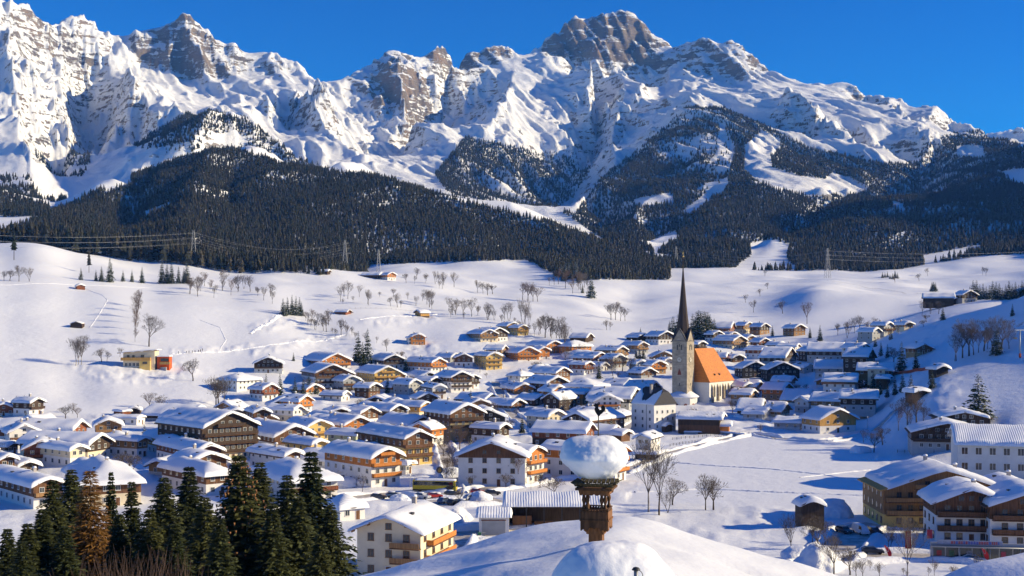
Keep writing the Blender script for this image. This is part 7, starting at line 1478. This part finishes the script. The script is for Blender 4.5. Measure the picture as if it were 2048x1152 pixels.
# leafless trees
br([(8, 562, 22), (20, 562, 24), (38, 563, 34), (58, 563, 30)], 'small bare tree in the sparse row at the left meadow edge', 'bare trees at the left meadow edge', dmin=700); br([(298, 693, 70)], 'large spreading bare tree on the open left meadow', None, wide=1.25)
br([(276, 625, 44), (274, 637, 46), (272, 648, 46), (270, 660, 46), (272, 672, 42), (277, 615, 38), (270, 684, 30)], 'slender reddish bare tree in the file running up the left meadow', 'reddish trees up the left meadow', kind=RUST, wide=.6); br([(152, 731, 58), (163, 730, 62), (157, 729, 50)], 'pale bare birch in the group left of the modern yellow house', 'birches by the modern house', kind=BIRCH); br([(203, 724, 30), (214, 724, 24), (240, 714, 20)], 'thin sapling between the birches and the modern yellow house', 'saplings by the modern house')
br([(386, 762, 48)], 'bare tree standing before the white hipped villa', None); br([(432, 815, 62), (442, 817, 70), (437, 812, 56)], 'bare multi-stemmed tree above the big timber hotel', 'bare trees above the hotel')
row(378, 470, 580, 590, 32, 50, 18, 'brown alder in the thicket on the left meadow crest', 'alders of the left thicket', 1, 8, dmin=700, kind=RUST+BARE[:2]); row(470, 545, 575, 600, 24, 46, 14, 'grey alder in the thinning end of the thicket', 'alders at the thicket end', 2, 6, dmin=700); row(610, 700, 640, 680, 22, 40, 20, 'bare sapling along the ditch above the village', 'saplings along the ditch', 3, 8, dmin=550, kind=BARE+RUST); row(690, 780, 672, 700, 20, 34, 8, 'bare bush between the tall spruces and the glazed orange house', 'bushes right of the tall spruces', 4, 5)
row(675, 870, 597, 610, 24, 42, 26, 'bare alder in the row below the lone orange farmhouse', 'alders below the lone farmhouse', 5, 8, dmin=750); row(805, 912, 560, 578, 20, 34, 14, 'bare tree right of the lone orange farmhouse', 'bare trees right of the farmhouse', 6, 5, dmin=900); row(895, 1035, 628, 648, 24, 44, 24, 'bare alder in the row above the cream chalet', 'alders above the cream chalet', 7, 6, dmin=750); row(1035, 1135, 650, 690, 34, 58, 24, 'grey alder in the dense row beside the honey-coloured chalets', 'alders beside the honey chalets', 8, 8, dmin=700)
br([(955, 585, 26), (966, 587, 24), (975, 590, 26), (985, 588, 20)], 'small round bare tree on the bright far meadow', 'round trees on the far meadow', dmin=900); br([(1045, 600, 38), (1056, 602, 40), (1066, 603, 36), (1075, 603, 32)], 'bushy brown tree in the clump left of the far copse', 'brown clump left of the far copse', kind=RUST, dmin=900); row(1095, 1180, 572, 585, 30, 50, 14, 'brown bare tree at the foot of the far copse', 'bare trees at the copse foot', 9, 6, dmin=1000, kind=RUST+BARE[:2])
br([(1222, 640, 36), (1231, 640, 38), (1241, 642, 34), (1250, 642, 28)], 'bare tree in the small group on the slope left of the spire', 'bare group left of the spire', dmin=800); br([(1213, 660, 22), (1220, 660, 18)], 'small bare bush below the group left of the spire', 'bushes left of the spire'); br([(1507, 625, 26), (1491, 605, 18), (1520, 592, 16), (1535, 578, 14), (1565, 627, 28), (1530, 552, 14)], 'little bare tree dotting the gully beside the mound', 'little trees of the gully', dmin=850); br([(1614, 648, 46)], 'tall narrow bare tree at the foot of the mound', None, wide=.8, kind=RUST)
row(1670, 1790, 672, 668, 22, 40, 16, 'bare tree in the belt between mound and blue slope', 'bare belt under the mound', 10, 6, kind=BARE+RUST); row(1840, 1885, 632, 622, 20, 38, 7, 'bare tree by the roadside beyond the blue slope', 'roadside trees beyond the slope', 11, 5, dmin=750); br([(1912, 722, 60), (1925, 716, 72), (1938, 712, 78), (1947, 710, 64), (1957, 705, 50), (1968, 702, 50), (1975, 698, 44)], 'reddish bare tree in the shaded slope grove', 'trees of the shaded grove', dmin=350, kind=RUST+BARE); br([(1985, 705, 76), (2003, 700, 72), (2018, 698, 44)], 'wide bare tree beside the dark shaded spruce', 'wide trees by the shaded spruce', dmin=350, wide=1.2); br([(1905, 600, 14), (1855, 552, 18), (1838, 562, 16), (1790, 565, 14), (1965, 550, 18), (1972, 552, 18)], 'small bare tree on the far right meadows', 'bare trees of the far right meadows', dmin=1000)
br([(1297, 1024, 150)], 'tall thin larch-like bare tree right of the bell turret', None, kind=BIRCH[:1], wide=.8); br([(1318, 1030, 150)], 'second thin bare tree at the lower edge of the snowfield', None, kind=BARE[1:2], wide=.8); br([(1411, 1020, 74)], 'small round-headed bare tree on the snowfield edge', None, kind=BARE[:1]); br([(1427, 1020, 70)], 'slightly shorter twin of the round-headed tree on the snowfield', None, kind=BARE[2:3]); br([(1345, 1010, 60), (1335, 1025, 50)], 'twiggy bush between the thin bare trees', 'bushes at the snowfield edge')
br([(1815, 1165, 140)], 'white-stemmed birch in front of the red banner', None, kind=BIRCH[:1], wide=.8); br([(1582, 1110, 90)], 'slim bare tree left of the dark tower hut', None, wide=.7); br([(1637, 1100, 70), (1625, 1085, 60), (1668, 1150, 90), (1700, 1150, 60), (1650, 1090, 50)], 'bare bushy tree below the dark tower hut', 'bare trees below the tower hut'); row(1700, 1980, 1150, 1150, 22, 48, 14, 'brown twiggy bush along the lower road', 'bushes along the lower road', 12, 6, kind=RUST+BARE); row(1770, 1860, 1095, 1085, 40, 70, 5, 'bare tree in front of the yellow hotel wing', 'bare trees before the yellow hotel', 13, 6)
br([(790, 1120, 90)], 'bare tree shading the cream house gable', None); br([(1748, 905, 46), (1765, 890, 40), (1727, 885, 30), (1868, 905, 60), (1853, 900, 50)], 'bare tree in the shaded garden before the dark houses', 'bare trees before the dark houses'); row(1795, 1850, 858, 850, 50, 80, 8, 'bare tree in the thicket right of the lumpy-roofed chalet', 'thicket by the lumpy roof', 14, 6, kind=BARE+RUST); br([(1131, 850, 62)], 'white birch before the cream-gabled house', None, kind=BIRCH, wide=.7); br([(922, 878, 60)], 'bare birch before the olive-brown guest house', None, kind=BIRCH, wide=.8); br([(905, 965, 34), (942, 978, 30), (1012, 978, 34), (725, 985, 40), (1080, 975, 30)], 'pollarded roadside tree carrying snow balls', 'pollarded roadside trees')
br([(805, 735, 20), (1130, 720, 26), (1160, 710, 24), (1230, 745, 32), (1245, 742, 34), (1260, 745, 30), (1215, 740, 28), (1225, 752, 26)], 'brown garden tree in the clump below the twin-gabled house', 'garden trees below the twin-gabled house', kind=RUST+BARE, wide=1.3)
rnd = random.Random(77); occ = [(o.location.x, o.location.y, o['label']) for o in COL.objects if o.parent is None and o.get('category') in ('house', 'hotel', 'barn', 'shop')]
cnt = 0
def trim_label(l):
    l = ' '.join(l.replace(',', '').split()[:8])
    while l.split()[-1] in ('with', 'and', 'the', 'of', 'over', 'behind', 'in', 'a', 'by', 'under', 'left', 'right', 'between', 'below', 'above', 'beside', 'before', 'its', 'to', 'from', 'on', 'next', 'front', 'whose', 'at', 'among', 'beneath', 'large', 'red-brown', 'long', 'wide', 'bright', 'broad', 'small', 'white', 'dark', 'black', 'brown', 'orange', 'tall'): l = l.rsplit(' ', 1)[0]
    return l
while cnt < 130:
    d = rnd.uniform(300, 820); u = rnd.uniform(-20, 1900); x = (u-U0)/F*d
    if u > 1240 and d < 480: continue
    if u < 560 and d > 600 or d > 700 and u < 760: continue
    dm_, nb = min(((x-a)**2+(d+6-b_)**2, l) for a, b_, l in occ)
    if dm_ < 90: continue
    nb = trim_label(nb)
    v = VH-(ground(x, d)-CZ)/d*F; hm = rnd.uniform(3.5, 8.5)
    if rnd.random() < .28: p = Vector((x, d, ground(x, d)-.1)); put_tree('spruce_tree', SP_MID[rnd.randrange(3)], p, hm*1.1, 'small garden spruce beside the '+nb, 'tree', 'spruces beside the '+nb, rt, wide=1.2)
    else:
        lib = rnd.choice((BARE, BARE, RUST)); tm, cm = lib[rnd.randrange(len(lib))]; put_tree('garden_tree', (cm, tm), Vector((x, d, ground(x, d)-.1)), hm, 'leafless garden tree beside the '+nb, 'tree', 'garden trees beside the '+nb, rt, wide=1.25)
    cnt += 1
# ================================================================= HAZE
def haze():
    mb = MB(); mb.box(-13500, 26000, -60, 10200, float(TZ.min())-1.5, float(TZ.max())+60)
    m = bpy.data.materials.new('haze_air'); m.use_nodes = True; N = m.node_tree.nodes; N.remove(N['Principled BSDF'])
    v = N.new('ShaderNodeVolumePrincipled'); v.inputs['Color'].default_value = (0.12, 0.38, 1.0, 1); v.inputs['Density'].default_value = 3.0e-5; v.inputs['Absorption Color'].default_value = (1, 1, 1, 1)
    m.node_tree.links.new(v.outputs[0], N['Material Output'].inputs['Volume'])
    o = mb.build('haze', m); tag(o, kind='stuff'); return o
haze()
